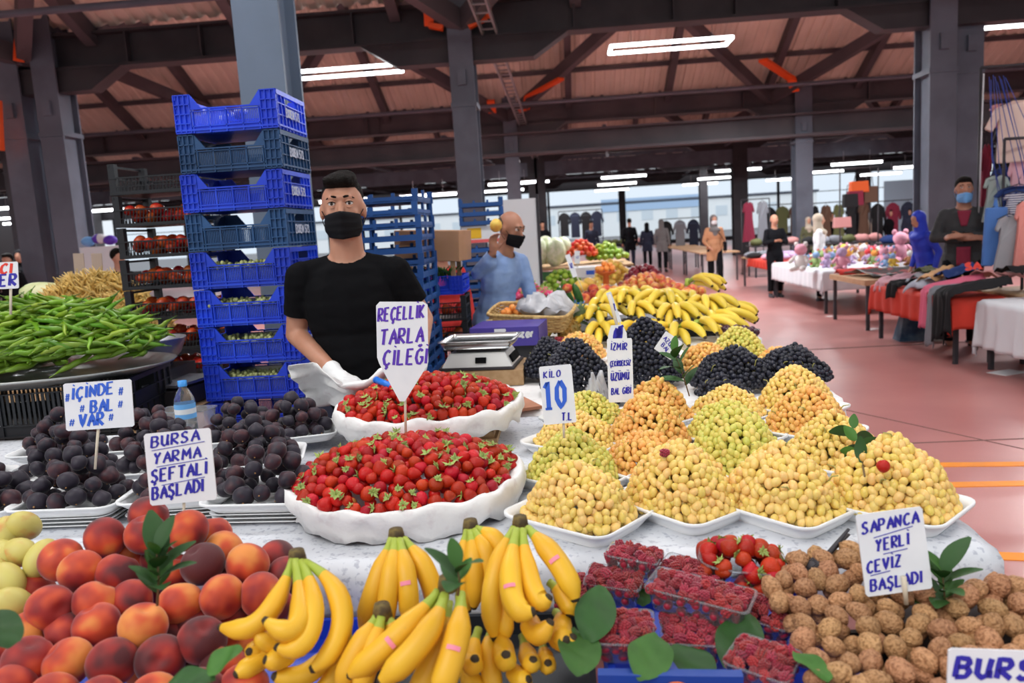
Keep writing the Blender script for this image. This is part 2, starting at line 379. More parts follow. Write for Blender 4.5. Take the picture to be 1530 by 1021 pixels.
# far glazed wall and side walls
m_glass = mat('window_glass', (0.9, 0.95, 1.0), 0.02, trans=1.0, ior=1.02, spec=0.2)
m_frame = mat('window_frame_dark', (0.03, 0.032, 0.04), .5)
wb = MB(); wb.box((5, 56.1, 4.55), (86, .25, 1.1)); wb.box((5, 56.1, .1), (86, .25, .2)); struct('wall_back', wb, mat('wall_dark', (0.06, 0.06, 0.07), .8))
for sx, nm in ((-33, 'wall_left'), (44, 'wall_right')):
    wb = MB(); wb.box((sx, 29, 2.5), (.25, 54, 5.0)); struct(nm, wb, mat('wall_panel', (0.22, 0.23, 0.25), .8))
k = 1; x = -32.0
while x < 42:
    f = MB(); W_ = 5.2
    f.box((x, 56, 2.1), (.16, .16, 4.0)); f.box((x + W_ / 2, 56, 4.05), (W_, .14, .1)); f.box((x + W_ / 2, 56, .2), (W_, .14, .12)); f.box((x + W_ / 2, 56, 2.9), (W_, .06, .05))
    o = struct('window_%d' % k, f, m_frame)
    p = MB(); p.box((x + W_ / 2, 56, 2.1), (W_ - .16, .012, 3.9)); p.build('pane', m_glass, o, False)
    k += 1; x += W_
# street side seen through the glass
def far_building(x, y, w, d, h, col, lab, strip=None):
    t = thing('building', lab, 'building', (x, y, 0))
    b = MB(); b.box((0, 0, h / 2), (w, d, h)); b.build('wall', mat('far_wall_%d' % (x * 10), col, .8), t, False)
    r = MB(); r.box((0, 0, h + .1), (w + .4, d + .4, .2)); r.build('roof', m_steel, t, False)
    for i in range(int(w // 3)):
        q = MB(); q.box((-w / 2 + 1.6 + i * 3, -d / 2 - .02, h * .6), (1.4, .06, 1.2)); q.build('window', mat('far_pane', (.72, .8, .86), .3), t, False)
    if strip:
        q = MB(); q.box((strip[0], -d / 2 - .08, strip[1]), (strip[2], .08, strip[3])); q.build('sign_band', mat('far_band_%d' % (x * 10), strip[4], .5), t, False)
far_building(14, 104, 34, 8, 4.0, (.93, .96, .97), 'low pale building across the street behind the far windows', (-3, 3.8, 12, 1.5, (.45, .62, .85)))
far_building(-22, 108, 28, 8, 4.0, (.93, .95, .96), 'low white building across the street behind the left windows')
# ------------------------------------------------------------------ people
def V(*a): return Vector(a)
def blob(name, mb, m, voxel=0.01, smooth=4, cuts=(), disp=None, hole=None):
    """one continuous surface grown round the skeleton volumes collected in mb"""
    me = mb.mesh('tmp', m); o = bpy.data.objects.new('tmp', me); COL.objects.link(o)
    r = o.modifiers.new('r', 'REMESH'); r.mode = 'VOXEL'; r.voxel_size = voxel
    if smooth: q = o.modifiers.new('s', 'SMOOTH'); q.factor = .5; q.iterations = smooth
    dg = bpy.context.evaluated_depsgraph_get(); out = bpy.data.meshes.new_from_object(o.evaluated_get(dg))
    bpy.data.objects.remove(o); out.name = name
    bm = bmesh.new(); bm.from_mesh(out)
    for (pt, nrm, ctr, rad) in cuts:        # open a hem: drop what lies past the plane near ctr
        fs = [f for f in bm.faces if (f.calc_center_median() - Vector(ctr)).length < rad]
        es = set(e for f in fs for e in f.edges); vs_ = set(v for f in fs for v in f.verts)
        bmesh.ops.bisect_plane(bm, geom=list(vs_) + list(es) + fs, plane_co=pt, plane_no=nrm)
        kill = [f for f in bm.faces if (f.calc_center_median() - Vector(ctr)).length < rad * 1.02 and (f.calc_center_median() - Vector(pt)).dot(Vector(nrm)) > 1e-4]
        bmesh.ops.delete(bm, geom=kill, context='FACES')
    if hole:       # round neck opening: (centre, axis, radius)
        hc, ha, hr = Vector(hole[0]), Vector(hole[1]).normalized(), hole[2]
        def rad_(p): w_ = p - hc; return (w_ - ha * w_.dot(ha)).length if w_.dot(ha) > -.08 else 9
        bmesh.ops.delete(bm, geom=[f for f in bm.faces if rad_(f.calc_center_median()) < hr], context='FACES')
        for v in bm.verts:
            if v.is_boundary and rad_(v.co) < hr * 1.4:
                w_ = v.co - hc; ax = ha * w_.dot(ha); v.co = hc + ax + (w_ - ax).normalized() * hr * 1.02
    if disp:
        for v in bm.verts: v.co += v.normal * disp(v.co)
    for f in bm.faces: f.smooth = True
    bm.to_mesh(out); bm.free(); out.materials.clear(); out.materials.append(m); return out

m_skin = mat('skin', (0.52, 0.26, 0.17), .5, (0.46, 0.21, 0.13), 8, sss=.12)
m_skin2 = mat('skin_tanned', (0.44, 0.21, 0.135), .5, (0.38, 0.17, 0.11), 8, sss=.12)
m_hair = mat('hair_black', (0.008, 0.006, 0.005), .75, spec=.15, bump=.9, bscale=140)
m_hairs = mat('hair_short', (0.06, 0.045, 0.04), .7, bump=.4, bscale=200)
m_black = mat('black_cotton', (0.006, 0.006, 0.007), .9, bump=.3, bscale=14, spec=.08)
m_bmask = mat('black_mask', (0.007, 0.007, 0.009), .75, spec=.2)
m_glove = mat('white_glove', (0.72, 0.72, 0.72), .45, bump=.4, bscale=30)
m_eye = mat('eye_white', (0.75, 0.72, 0.70), .2); m_iris = mat('iris_brown', (0.03, 0.015, 0.008), .15)

def hand_caps(mb, w, d, nrm, side, curl=.35, s=1.0, infl=0.0, spread=.012):
    """palm and five fingers from the wrist w along d; nrm is the palm's facing side, side the thumb's"""
    w = Vector(w); d = Vector(d).normalized(); nrm = Vector(nrm); nrm = (nrm - d * nrm.dot(d)).normalized(); a = Vector(side); a = (a - d * a.dot(d) - nrm * a.dot(nrm)).normalized()
    mb.cap(w, w + d * .045 * s, .024 * s + infl, .026 * s + infl)
    for k in (-1.2, -.4, .4, 1.2): mb.cap(w + d * .02 * s + a * k * .014 * s, w + d * .085 * s + a * k * .019 * s, .0145 * s + infl, .0125 * s + infl)
    for k, L in ((1.2, .072), (.4, .082), (-.4, .076), (-1.2, .058)):
        p = w + d * .088 * s + a * k * .0195 * s; dr = (d + a * k * spread * 6).normalized(); ang = curl
        for q, (f, r) in enumerate(((.45, .0098), (.32, .009), (.23, .0082))):
            dr = (dr * math.cos(ang) + nrm * math.sin(ang)).normalized() if q or curl > .2 else dr
            e = p + dr * L * f * s; mb.cap(p, e, r * s + infl, (r - .0006) * s + infl, 10); p = e
            ang = curl * 1.25
    p = w + d * .022 * s + a * .022 * s; dr = (a * .75 + d * .62 + nrm * .25).normalized()
    for L, r in ((.038, .0135), (.032, .011), (.026, .0095)):
        e = p + dr * L * s; mb.cap(p, e, r * s + infl, (r - .001) * s + infl, 10); p = e; dr = (dr + nrm * curl * .5 + d * .25).normalized()

BASE = dict(ankle=(.10, .0, .09), knee=(.10, -.015, .50), hip=(.092, .0, .92), sh=(.165, .0, 1.400), elbow=(.23, .02, 1.14), wrist=(.24, -.06, .90))
def person(label, loc, rz, H=1.74, group=None, skin=m_skin, top=None, low=None, topname='shirt', lowname='trousers', sleeve='long', hair=None, scarf=None, mask=None,
           pose=None, vox=.013, hands=False, coat_len=.80, shoe=m_dark, head_turn=0.0, head_tilt=0.0, lean=0.0, skirt=False, face=True, beard=None, width=1.0, curl=.35, noshoe=False):
    s = H / 1.75; J = {}
    for k, v in BASE.items():
        J[k + 'L'] = V(*v); J[k + 'R'] = V(-v[0], v[1], v[2])
    for k, v in (pose or {}).items(): J[k] = V(*v)
    t = thing('person', label, 'person', loc, (0, 0, rz), group, s)
    Rl = Matrix.Rotation(lean, 3, 'X')       # the trunk leans forward about the hips
    hipc = V(0, 0, .95)
    def L(p): p = Vector(p); return hipc + Rl @ (p - hipc)
    Rh = Matrix.Rotation(head_turn, 3, 'Z') @ Matrix.Rotation(head_tilt, 3, 'X'); hc = V(0, 0, 1.50)
    def HD(p): return L(hc + Rh @ (Vector(p) - hc))
    RR = Rl @ Rh
    for k in ('shL', 'shR'): J[k] = L(J[k])
    w = width
    b = MB()
    # head
    b.ell(HD((0, .012, 1.655)), (.076, .094, .092), RR, 20, 14)
    b.ell(HD((0, -.025, 1.612)), (.062, .064, .082), RR, 18, 12)
    b.cap(HD((-.022, -.045, 1.552)), HD((.022, -.045, 1.552)), .031, .031)
    if face:
        b.cap(HD((0, -.088, 1.640)), HD((0, -.105, 1.603)), .010, .0135); b.cap(HD((-.033, -.080, 1.668)), HD((.033, -.080, 1.668)), .012, .012)
        for sx in (-1, 1):
            b.ell(HD((sx * .077, .005, 1.62)), (.010, .020, .031), RR, 10, 8); b.ell(HD((sx * .034, -.058, 1.612)), (.022, .018, .02), RR)
        b.cap(HD((-.018, -.084, 1.572)), HD((.018, -.084, 1.572)), .010, .010)
    b.cap(HD((0, .012, 1.56)), L((0, .015, 1.43)), .055 * w, .062 * w)
    # trunk and limbs
    b.cap(L((-.12, .01, 1.385)), L((.12, .01, 1.385)), .052, .052); b.cap(L((0, .015, 1.43)), L((-.13, .01, 1.40)), .048, .045); b.cap(L((0, .015, 1.43)), L((.13, .01, 1.40)), .048, .045); b.ell(L((0, .0, 1.27)), (.155 * w, .105, .19), Rl); b.ell(L((0, .0, 1.08)), (.135 * w, .095, .17), Rl); b.ell((0, .01, .94), (.155 * w, .105, .12))
    for q in 'LR':
        b.cap(J['sh' + q], J['elbow' + q], .050, .040); b.cap(J['elbow' + q], J['wrist' + q], .041, .026)
        d = (J['wrist' + q] - J['elbow' + q]).normalized(); inw = V(-1 if q == 'L' else 1, 0, 0)
        nrm = J.get('palm' + q, inw); tside = J.get('thumb' + q, V(0, -1, 0)); hd = J.get('hand' + q, d)
        if hands: hand_caps(b, J['wrist' + q], hd, nrm, tside, curl)
        else:
            b.ell(J['wrist' + q] + hd * .06, (.03, .03, .055), facing(hd).to_matrix())
        b.cap(J['hip' + q], J['knee' + q], .078, .052); b.cap(J['knee' + q], J['ankle' + q], .052, .036)
        b.cap(J['ankle' + q] + V(0, .03, -.05), J['ankle' + q] + V(0, -.13, -.055), .034, .03)
    ob('body', blob('body', b, skin, vox, 4), t)
    # clothes follow the body a centimetre or two out
    if top:
        b = MB(); e = .016
        b.cap(L((-.12, .01, 1.38)), L((.12, .01, 1.38)), .062, .062); b.cap(L((0, .015, 1.425)), L((-.14, .01, 1.395)), .056, .054); b.cap(L((0, .015, 1.425)), L((.14, .01, 1.395)), .056, .054); b.ell(L((0, .0, 1.27)), (.172 * w, .122, .20), Rl); b.cap(L((0, .012, 1.36)), L((0, .015, 1.445)), .09, .068)
        zb = coat_len
        b.ell(L((0, .0, 1.08)), (.158 * w, .115, .20), Rl); b.ell((0, .01, .95), (.178 * w, .128, .15)) if zb < 1.0 else None
        if zb < .8: b.cap((-.07, .01, .92), (-.085, .01, zb), .115, .12); b.cap((.07, .01, .92), (.085, .01, zb), .115, .12)
        cuts = []; hl = (L((0, .006, 1.44)), Rl @ V(0, -.22, 1), .066 * w)
        for q in 'LR':
            if sleeve == 'short':
                m_ = J['sh' + q].lerp(J['elbow' + q], .66); b.cap(J['sh' + q], m_, .060, .056); d = (J['elbow' + q] - J['sh' + q]).normalized()
                cuts.append((J['sh' + q].lerp(J['elbow' + q], .64), d, J['sh' + q].lerp(J['elbow' + q], .82), .085))
            else:
                b.cap(J['sh' + q], J['elbow' + q], .058, .050); f = .95 if sleeve == 'long' else .62
                m_ = J['elbow' + q].lerp(J['wrist' + q], f); b.cap(J['elbow' + q], m_, .050, .038 + .02 * (1 - f)); d = (J['wrist' + q] - J['elbow' + q]).normalized()
                cuts.append((m_ - d * .004, d, m_ + d * .04, .06))
        cuts.append((V(0, 0, zb), V(0, 0, -1), V(0, 0, zb - .15), .36))
        fold = lambda p: .0035 * noise.noise(p * 9) + .003 * noise.noise(V(p.x * 16, p.y * 16, p.z * 40))
        ob(topname, blob(topname, b, top, vox, 3, cuts, fold, hl), t)
    if low:
        b = MB(); b.ell((0, .01, .93), (.168 * w, .118, .13))
        if skirt: b.cap((-.05, .01, .9), (-.10, 0, .25), .13, .16); b.cap((.05, .01, .9), (.10, 0, .25), .13, .16); b.cap((0, .01, .9), (0, 0, .25), .15, .18)
        else:
            for q in 'LR': b.cap(J['hip' + q], J['knee' + q], .094, .070); b.cap(J['knee' + q], J['ankle' + q] + V(0, 0, .02), .070, .060)
        cuts = [(V(0, 0, .14 if not skirt else .2), V(0, 0, -1), V(0, 0, 0), .4)]
        ob(lowname, blob(lowname, b, low, vox * 1.1, 3, cuts, lambda p: .004 * noise.noise(V(p.x * 8, p.y * 8, p.z * 14))), t)
    if not noshoe:
        for q in 'LR':
            b = MB(); a = J['ankle' + q]; b.cap(a + V(0, .035, -.05), a + V(0, -.14, -.058), .042, .036); b.cap(a + V(0, .01, -.0), a + V(0, .0, -.04), .045, .045)
            ob('shoe', blob('shoe', b, shoe, vox * .9, 2, [(V(0, 0, .002), V(0, 0, -1), a - V(0, 0, .1), .3)]), t)
    if hair:
        b = MB(); hair(b, HD, RR); ob('hair', blob('hair', b, hair.m, min(vox, .009), 2), t)
    if beard:
        b = MB(); b.ell(HD((0, -.028, 1.575)), (.0645, .066, .055), RR, 18, 12); ob('beard', blob('beard', b, beard, vox, 2, [(HD((0, 0, 1.598)), RR @ V(0, .2, 1), HD((0, -.05, 1.64)), .12)]), t)
    if scarf:
        b = MB(); b.ell(HD((0, .022, 1.655)), (.094, .108, .108), RR, 20, 14); b.cap(HD((0, .03, 1.60)), L((0, .02, 1.42)), .088, .10); b.ell(L((0, -.03, 1.385)), (.15, .12, .075), Rl); b.ell(L((0, -.08, 1.30)), (.08, .05, .09), Rl)
        me = blob('headscarf', b, scarf, vox, 3, [(HD((0, -.062, 1.62)), RR @ V(0, -1, 0), HD((0, -.10, 1.625)), .085)]); ob('headscarf', me, t)
    if mask: face_mask(t, HD, mask)
    t['_'] = 0; del t['_']
    return t, HD, L, J

def face_mask(t, HD, m, low=0.0, chin=1.528, topz=1.606):
    """pleated cloth mask: a curved sheet from the bridge of the nose to under the chin, with ear loops"""
    b = MB()
    def f(u, v):
        x = (u - .5) * 2; z = topz + (chin - topz) * v
        wd = .066 + .005 * math.sin(v * PI); ang = x * 1.28
        fwd = .084 + .029 * math.exp(-(x / .42) ** 2) * (1 - .35 * v) - .018 * v * v + .0035 * (abs(math.sin(v * PI * 3.5)) > .5) * (abs(x) < .8)
        return HD((wd * math.sin(ang) * (1 - .15 * max(0, v - .7) / .3), -fwd * math.cos(ang * .93) - .014 * (1 - abs(x)), z + .012 * (1 - abs(x)) * (1 - v) - .010 * (1 - abs(x)) * v - low))
    b.grid(20, 14, f); o = b.build('face_mask', m, t); solidify(o, .0025, 0)
    l = MB()
    for s in (-1, 1):
        l.tube([HD((s * .064, -.040, 1.604 - low)), HD((s * .078, -.006, 1.630)), HD((s * .083, .020, 1.632)), HD((s * .082, .022, 1.60)), HD((s * .074, .0, 1.575 - low * .5)), HD((s * .063, -.026, 1.555 - low))], .0016, 5)
    l.build('ear_loop', m, o)

def H_quiff(b, HD, RR):
    b.ell(HD((0, .028, 1.672)), (.0785, .094, .088), RR, 20, 14)
    b.ell(HD((0, -.012, 1.728)), (.064, .078, .036), RR, 18, 10); b.ell(HD((0, -.050, 1.732)), (.050, .036, .026), RR); b.ell(HD((.012, .0, 1.745)), (.048, .06, .026), RR)
    for k in range(14): x = -.05 + k * .0077; b.ell(HD((x, -.066 + .01 * math.sin(k * 2), 1.728 + .010 * math.sin(k * 3.1))), (.009, .022, .018), RR, 8, 6)
H_quiff.m = m_hair
def H_short(b, HD, RR): b.ell(HD((0, .026, 1.675)), (.081, .095, .090), RR, 20, 14); b.ell(HD((0, -.02, 1.722)), (.066, .070, .036), RR)
H_short.m = m_hair
def H_buzz(b, HD, RR): b.ell(HD((0, .030, 1.652)), (.0765, .083, .072), RR, 20, 14)
H_buzz.m = m_hairs
def H_long(b, HD, RR): H_short(b, HD, RR); b.cap(HD((0, .05, 1.68)), HD((0, .06, 1.45)), .085, .07)
H_long.m = m_hair

def eyes(t, HD, brow=m_hair, lid=m_skin):
    for s in (-1, 1):
        c = V(s * .0315, -.0735, 1.646)
        b = MB(); b.ell(HD(c), (.0125, .0125, .0125), n=16, k=12); e = b.build('eye', m_eye, t)
        b = MB(); b.ell(HD(c + V(0, -.0088, 0)), (.0062, .0052, .0062), n=14, k=10); b.build('iris', m_iris, e)
        b = MB()
        b.grid(10, 4, lambda u, v: HD(c + V((u - .5) * .030, -.0135 * math.cos((u - .5) * 2.2) - .0012, .0066 * math.cos((u - .5) * 2.6) + v * .010 - .0005) ))
        b.grid(10, 4, lambda u, v: HD(c + V((u - .5) * .030, -.0130 * math.cos((u - .5) * 2.2) - .0008, -.0062 * math.cos((u - .5) * 2.6) - v * .009)))
        b.build('eyelid', lid, e)
        l = MB(); l.tube([HD(c + V(q * .0155, -.0142 * math.cos(q * 1.1), .0070 * math.cos(q * 1.25))) for q in (-1, -.6, -.2, .2, .6, 1)], [.0008, .0016, .0020, .0020, .0016, .0008], 5); l.build('eyelash', m_hair, e)
        b = MB(); b.tube([HD((s * (.012 + k * .0078), -.0905 + .0028 * k * k * .35, 1.6685 + .0035 * math.sin(k * .8) - .0004 * k)) for k in range(6)], [.0036, .0052, .0054, .0048, .0036, .0016], 6, flat=.9); b.build('eyebrow', brow, t)

# --- the vendor behind the basins
pose = dict(elbowR=(-.222, .045, 1.170), wristR=(-.05, -.215, 1.045), elbowL=(.262, .05, 1.195), wristL=(.235, -.17, 1.03), palmR=(.1, -.3, -1), palmL=(-.2, -.3, -1), thumbR=(1, -.3, 0), thumbL=(-1, -.3, 0), handR=(.6, -.75, -.2), handL=(-.45, -.8, -.25),
            shL=(.174, .0, 1.388), shR=(-.174, .0, 1.388))
t, HD, L_, J = person('dark-haired man in a black t-shirt and black face mask behind the strawberry basins', (-.872, 3.20, -.065), .15, 1.90, top=m_black, low=mat('navy_trousers', (.02, .025, .05), .8), topname='t_shirt', sleeve='short', hair=H_quiff,
                      mask=m_bmask, pose=pose, vox=.0065, hands=True, width=1.08, curl=.45, coat_len=.88, head_turn=.03)
eyes(t, HD)
for q, sd in (('R', 1), ('L', -1)):
    b = MB(); hand_caps(b, J['wrist' + q], J['hand' + q], J['palm' + q], J['thumb' + q], .45, 1.0, .0035); b.cap(J['wrist' + q] - (J['wrist' + q] - J['elbow' + q]).normalized() * .045, J['wrist' + q], .037, .032)
    ob('glove', blob('glove', b, m_glove, .006, 1, [(J['wrist' + q].lerp(J['elbow' + q], .13), J['elbow' + q] - J['wrist' + q], J['wrist' + q].lerp(J['elbow' + q], .22), .07)], lambda p: .002 * noise.noise(p * 60)), t)
VENDOR = t
# --- the man in the blue shirt holding up a yellow fruit
m_blue = mat('blue_shirt', (0.25, 0.37, 0.64), .75, (0.21, 0.32, 0.58), 10, .45, .55, bump=.3, bscale=20)
hp = D(738, 352, 5.2)
MAN2 = V(-.515, 5.66, 0)
RZ2 = .95; M2 = Matrix.Translation(MAN2) @ Matrix.Rotation(RZ2, 4, 'Z') @ Matrix.Scale(1.74 / 1.75, 4); M2i = M2.inverted()
wr, el = M2i @ PY(737, 378, 5.42), M2i @ PY(714, 408, 5.50); wl, e2 = M2i @ PY(800, 418, 5.62), M2i @ PY(783, 412, 5.52)
pose = dict(elbowR=tuple(el), wristR=tuple(wr), handR=(M2i.to_3x3() @ V(.05, -.15, 1)), palmR=(M2i.to_3x3() @ V(.5, -.8, .1)), thumbR=(M2i.to_3x3() @ V(1, 0, .1)), elbowL=(.20, -.20, 1.08), wristL=(.16, -.44, 1.00), handL=(-.1, -1, -.1), palmL=(-.2, 0, -1), thumbL=(-1, 0, 0), shL=(.165, -.02, 1.385))
t, HD, L_, J2 = person('bald man in a light blue shirt and black mask raising a yellow fruit', MAN2, RZ2, 1.74, skin=m_skin2, top=m_blue, low=m_black, sleeve='long', hair=H_buzz, mask=m_bmask, pose=pose, vox=.009, hands=True,
                       lean=.30, head_tilt=.05, head_turn=.05, coat_len=.90, curl=.55, width=1.05, beard=None)
b = MB()
for z in (.80, .70, .60): b.tube([(.18 * math.cos(a), .01 + .135 * math.sin(a), z + .01) for a in [k * PI / 12 for k in range(25)]], .006, 6)
b.build('apron_stripe', m_white, t)
b = MB(); b.lathe([(.176, .625), (.183, .66), (.18, .69)], 28, (0, .01, 0), sy=.76); b.build('apron_band', mat('maroon_cloth', (.16, .015, .025), .8), t)
eyes(t, HD, m_hairs, m_skin2)
MAN2T = t; w = t.matrix_basis if False else None
FRUITPOS = PY(741, 337, 5.40)
# --- background people
m_tan = mat('tan_jacket', (.42, .20, .10), .8); m_greyscarf = mat('grey_scarf', (.13, .12, .12), .9); m_blk = mat('black_cloth', (.008, .008, .010), .9, spec=.1)
m_wmask = mat('white_mask', (.75, .76, .78), .7); m_char = mat('charcoal_jacket', (.035, .036, .038), .85, bump=.3, bscale=20); m_bluemask = mat('blue_mask', (.16, .40, .75), .7)
m_maroon = mat('maroon_shirt', (.22, .015, .04), .8); m_red = mat('red_fabric', (.55, .03, .025), .75); m_beige = mat('beige_cloth', (.45, .38, .30), .9); m_roy = mat('royal_blue_cloth', (.02, .05, .55), .6, bump=.4, bscale=12)
person('person in a red jacket behind the blue-shirted man', (-.98, 6.45, 0), .5, 1.58, top=m_red, low=m_blk, hair=H_long, vox=.014, coat_len=.88, topname='jacket')
p = P(1069, 430, 0)
person('woman in a tan jacket, grey headscarf and white mask walking in the aisle', p, .1, 1.64, top=m_tan, low=m_blk, scarf=m_greyscarf, mask=m_wmask, topname='jacket', coat_len=.66, vox=.014, width=1.12,
       pose=dict(ankleL=(.09, -.14, .09), kneeL=(.1, -.12, .5), ankleR=(-.08, .1, .1), kneeR=(-.1, .02, .5), elbowR=(-.25, .0, 1.13), wristR=(-.16, -.16, .98), wristL=(.21, -.12, .92)))
b = MB(); bagp = V(.20, -.13, .93); b.box(bagp, (.06, .12, .2)); b.tube([bagp + V(0, 0, .1), (.1, -.12, 1.2), (-.08, .0, 1.46)], .008, 6)
o = b.build('handbag', m_blk, None, False, p, (0, 0, .1)); o['label'] = 'small black handbag at the hip of the tan-jacketed woman'; o['category'] = 'bag'
ap = dict(elbowR=(-.255, -.02, 1.17), wristR=(.02, -.19, 1.16), elbowL=(.255, -.02, 1.17), wristL=(-.02, -.215, 1.19), handR=(1, -.1, .1), handL=(-1, .1, 0), palmR=(0, .6, -.5), palmL=(0, .6, -.5), thumbR=(0, -.2, 1), thumbL=(0, -.2, 1))
t, HD, L_, J = person('man in a charcoal jacket with folded arms and a lowered blue mask', (PY(1436, 305, 9.1).x + .03, 9.1, -.10), -.42, 1.95, skin=m_skin2, top=m_char, low=m_blk, hair=H_short, pose=ap, vox=.0095, hands=True, topname='jacket', coat_len=.84, width=1.08, head_turn=.1, head_tilt=-.04)
face_mask(t, HD, m_bluemask, .022); eyes(t, HD, m_hair, m_skin2)
b = MB(); b.grid(6, 10, lambda u, v: L_(((u - .5) * (.12 - .07 * v), -.128 + .012 * abs(u - .5) + .01 * v * (1 - v), 1.43 - v * .15))); solidify(b.build('shirt_front', m_maroon, t), .004)
b = MB(); b.grid(6, 6, lambda u, v: ((u - .5) * .12, -.128 - .006 * math.sin(u * 3), 1.08 - v * .18)); solidify(b.build('shirt_hem', m_maroon, t), .004)
person('person in a royal blue hood bending over the toy tables', PY(1384, 372, 10.0) - V(0, 0, .98), -1.3, 1.45, top=m_roy, low=m_blk, scarf=m_roy, topname='hooded_coat', lean=.22, vox=.015)
person('woman in a white top and beige headscarf behind the toy table', PY(1224, 333, 14.5) - V(0, 0, 1.42), 1.3, 1.58, top=mat('white_top', (.66, .66, .68), .8), low=m_blk, scarf=m_beige, topname='blouse', vox=.016)
person('seated-looking person in black with bare head beside the grey pillar', PY(1157, 333, 15.5) - V(0, 0, 1.42), .1, 1.58, top=m_blk, low=m_blk, hair=H_buzz, topname='coat', vox=.016, pose=dict(elbowR=(-.23, -.05, 1.15), wristR=(-.05, -.2, 1.2), elbowL=(.23, -.05, 1.15), wristL=(.05, -.2, 1.2)))
m_olive = mat('olive_coat', (.10, .10, .05), .9); m_gcoat = mat('grey_coat', (.16, .15, .15), .9); m_nav = mat('navy_coat', (.02, .025, .05), .9)
for (px, hy, Y, H, tp, lo, sc, rz, lab) in (
        (883, 333, 27, 1.62, m_nav, m_blk, None, .3, 'dark-clothed shopper with short hair near the far vegetable stall'),
        (940, 329, 27, 1.72, m_blk, m_nav, None, PI, 'shopper in a black coat seen from behind, left of three at the far end'),
        (966, 335, 27, 1.62, m_nav, m_blk, m_blk, PI, 'shopper in a navy coat and black headscarf, middle of three at the far end'),
        (988, 330, 25, 1.68, m_gcoat, m_blk, m_gcoat, PI - .4, 'shopper in a long grey coat and grey headscarf, right of three at the far end'),
        (1243, 320, 24, 1.7, m_blk, m_blk, None, 0, 'dark-haired shopper in black seen between the pillar and the hanging bags'),
        (1208, 334, 22, 1.6, m_olive, m_blk, m_beige, 0, 'shopper in an olive coat behind the grey pillar'),
        (1330, 322, 24, 1.66, m_blk, m_blk, None, .4, 'shopper in black near the bluish panel by the far windows'),
        (1358, 318, 24, 1.66, m_nav, m_blk, None, .2, 'shopper in navy left of the double column'),
        (1302, 326, 26, 1.62, m_beige, m_blk, m_greyscarf, .2, 'shopper in a beige top and grey headscarf below the hanging bags'),
        (176, 378, 9.5, 1.66, m_blk, m_blk, None, 1.2, 'dark-haired person in black behind the straw-coloured beans'),
        (28, 376, 13, 1.62, m_red, m_blk, m_blk, .2, 'person in red and a black headscarf behind the green peppers'),
        (10, 384, 12, 1.6, m_blk, m_blk, None, .2, 'person in black behind the pepper price card'),
        (810, 333, 30, 1.7, m_blk, m_blk, None, .2, 'shopper whose head shows over the bagged cabbages')):
    q = PY(px, hy, Y); person(lab, (q.x, Y, 0 if Y > 14 else 0), rz, H * max(.9, min(1.08, (q.z + .05) / H)) , top=tp, low=lo, scarf=sc, hair=None if sc else H_short, topname='coat', coat_len=.68, vox=.02, face=False)
# ------------------------------------------------------------------ stall tables
m_wood = mat('raw_wood', (.42, .27, .14), .7, (.35, .21, .10), 30); m_cover = mat('printed_paper_cover', (.64, .66, .70), .55, (.44, .46, .52), 70, .56, .66, bump=.5, bscale=14, detail=2)
m_paper = mat('white_crumpled_paper', (.80, .79, .78), .6, (.70, .66, .66), 26, .55, .7, bump=.5, bscale=16, detail=6)
m_foam = mat('white_foam', (.82, .83, .84), .5, bump=.05, bscale=300)
m_crate = mat('bright_blue_plastic', (.018, .075, .75), .40, (.012, .05, .60), 6, rnd=.3)
m_crate2 = mat('dull_blue_plastic', (.012, .055, .15), .5, (.018, .075, .20), 6, rnd=.3)
m_crateb = mat('black_plastic', (.012, .014, .018), .5); m_crate3 = mat('tray_blue_plastic', (.015, .08, .28), .5, rnd=.3)
m_stick = mat('pale_wood_stick', (.66, .58, .45), .6); m_card = mat('white_card', (.78, .80, .82), .5, (.74, .76, .79), 12)
m_inkp = mat('purple_ink', (.10, .03, .42), .5); m_inkb = mat('blue_ink', (.03, .12, .62), .5); m_inkd = mat('navy_ink', (.025, .02, .36), .5); m_inkr = mat('red_ink', (.75, .04, .02), .5)
TZ = .875
def table(name, lab, x0, x1, y0, y1, z=TZ, th=.03, legs=True, mtop=m_wood, cover=None, drop=.12, cat='table', group=None, mleg=m_dark):
    t = thing(name, lab, cat, ((x0 + x1) / 2, (y0 + y1) / 2, 0), group=group); w, d = x1 - x0 - .03, y1 - y0 - .03
    b = MB(); b.box((0, 0, z - th / 2), (w, d, th)); b.build('table_top', mtop, t, False)
    if legs:
        for sx in (-1, 1):
            for sy in (-1, 1): b = MB(); b.box((sx * (w / 2 - .06), sy * (d / 2 - .06), (z - th) / 2), (.04, .04, z - th)); b.build('leg', mleg, t, False)
    return t
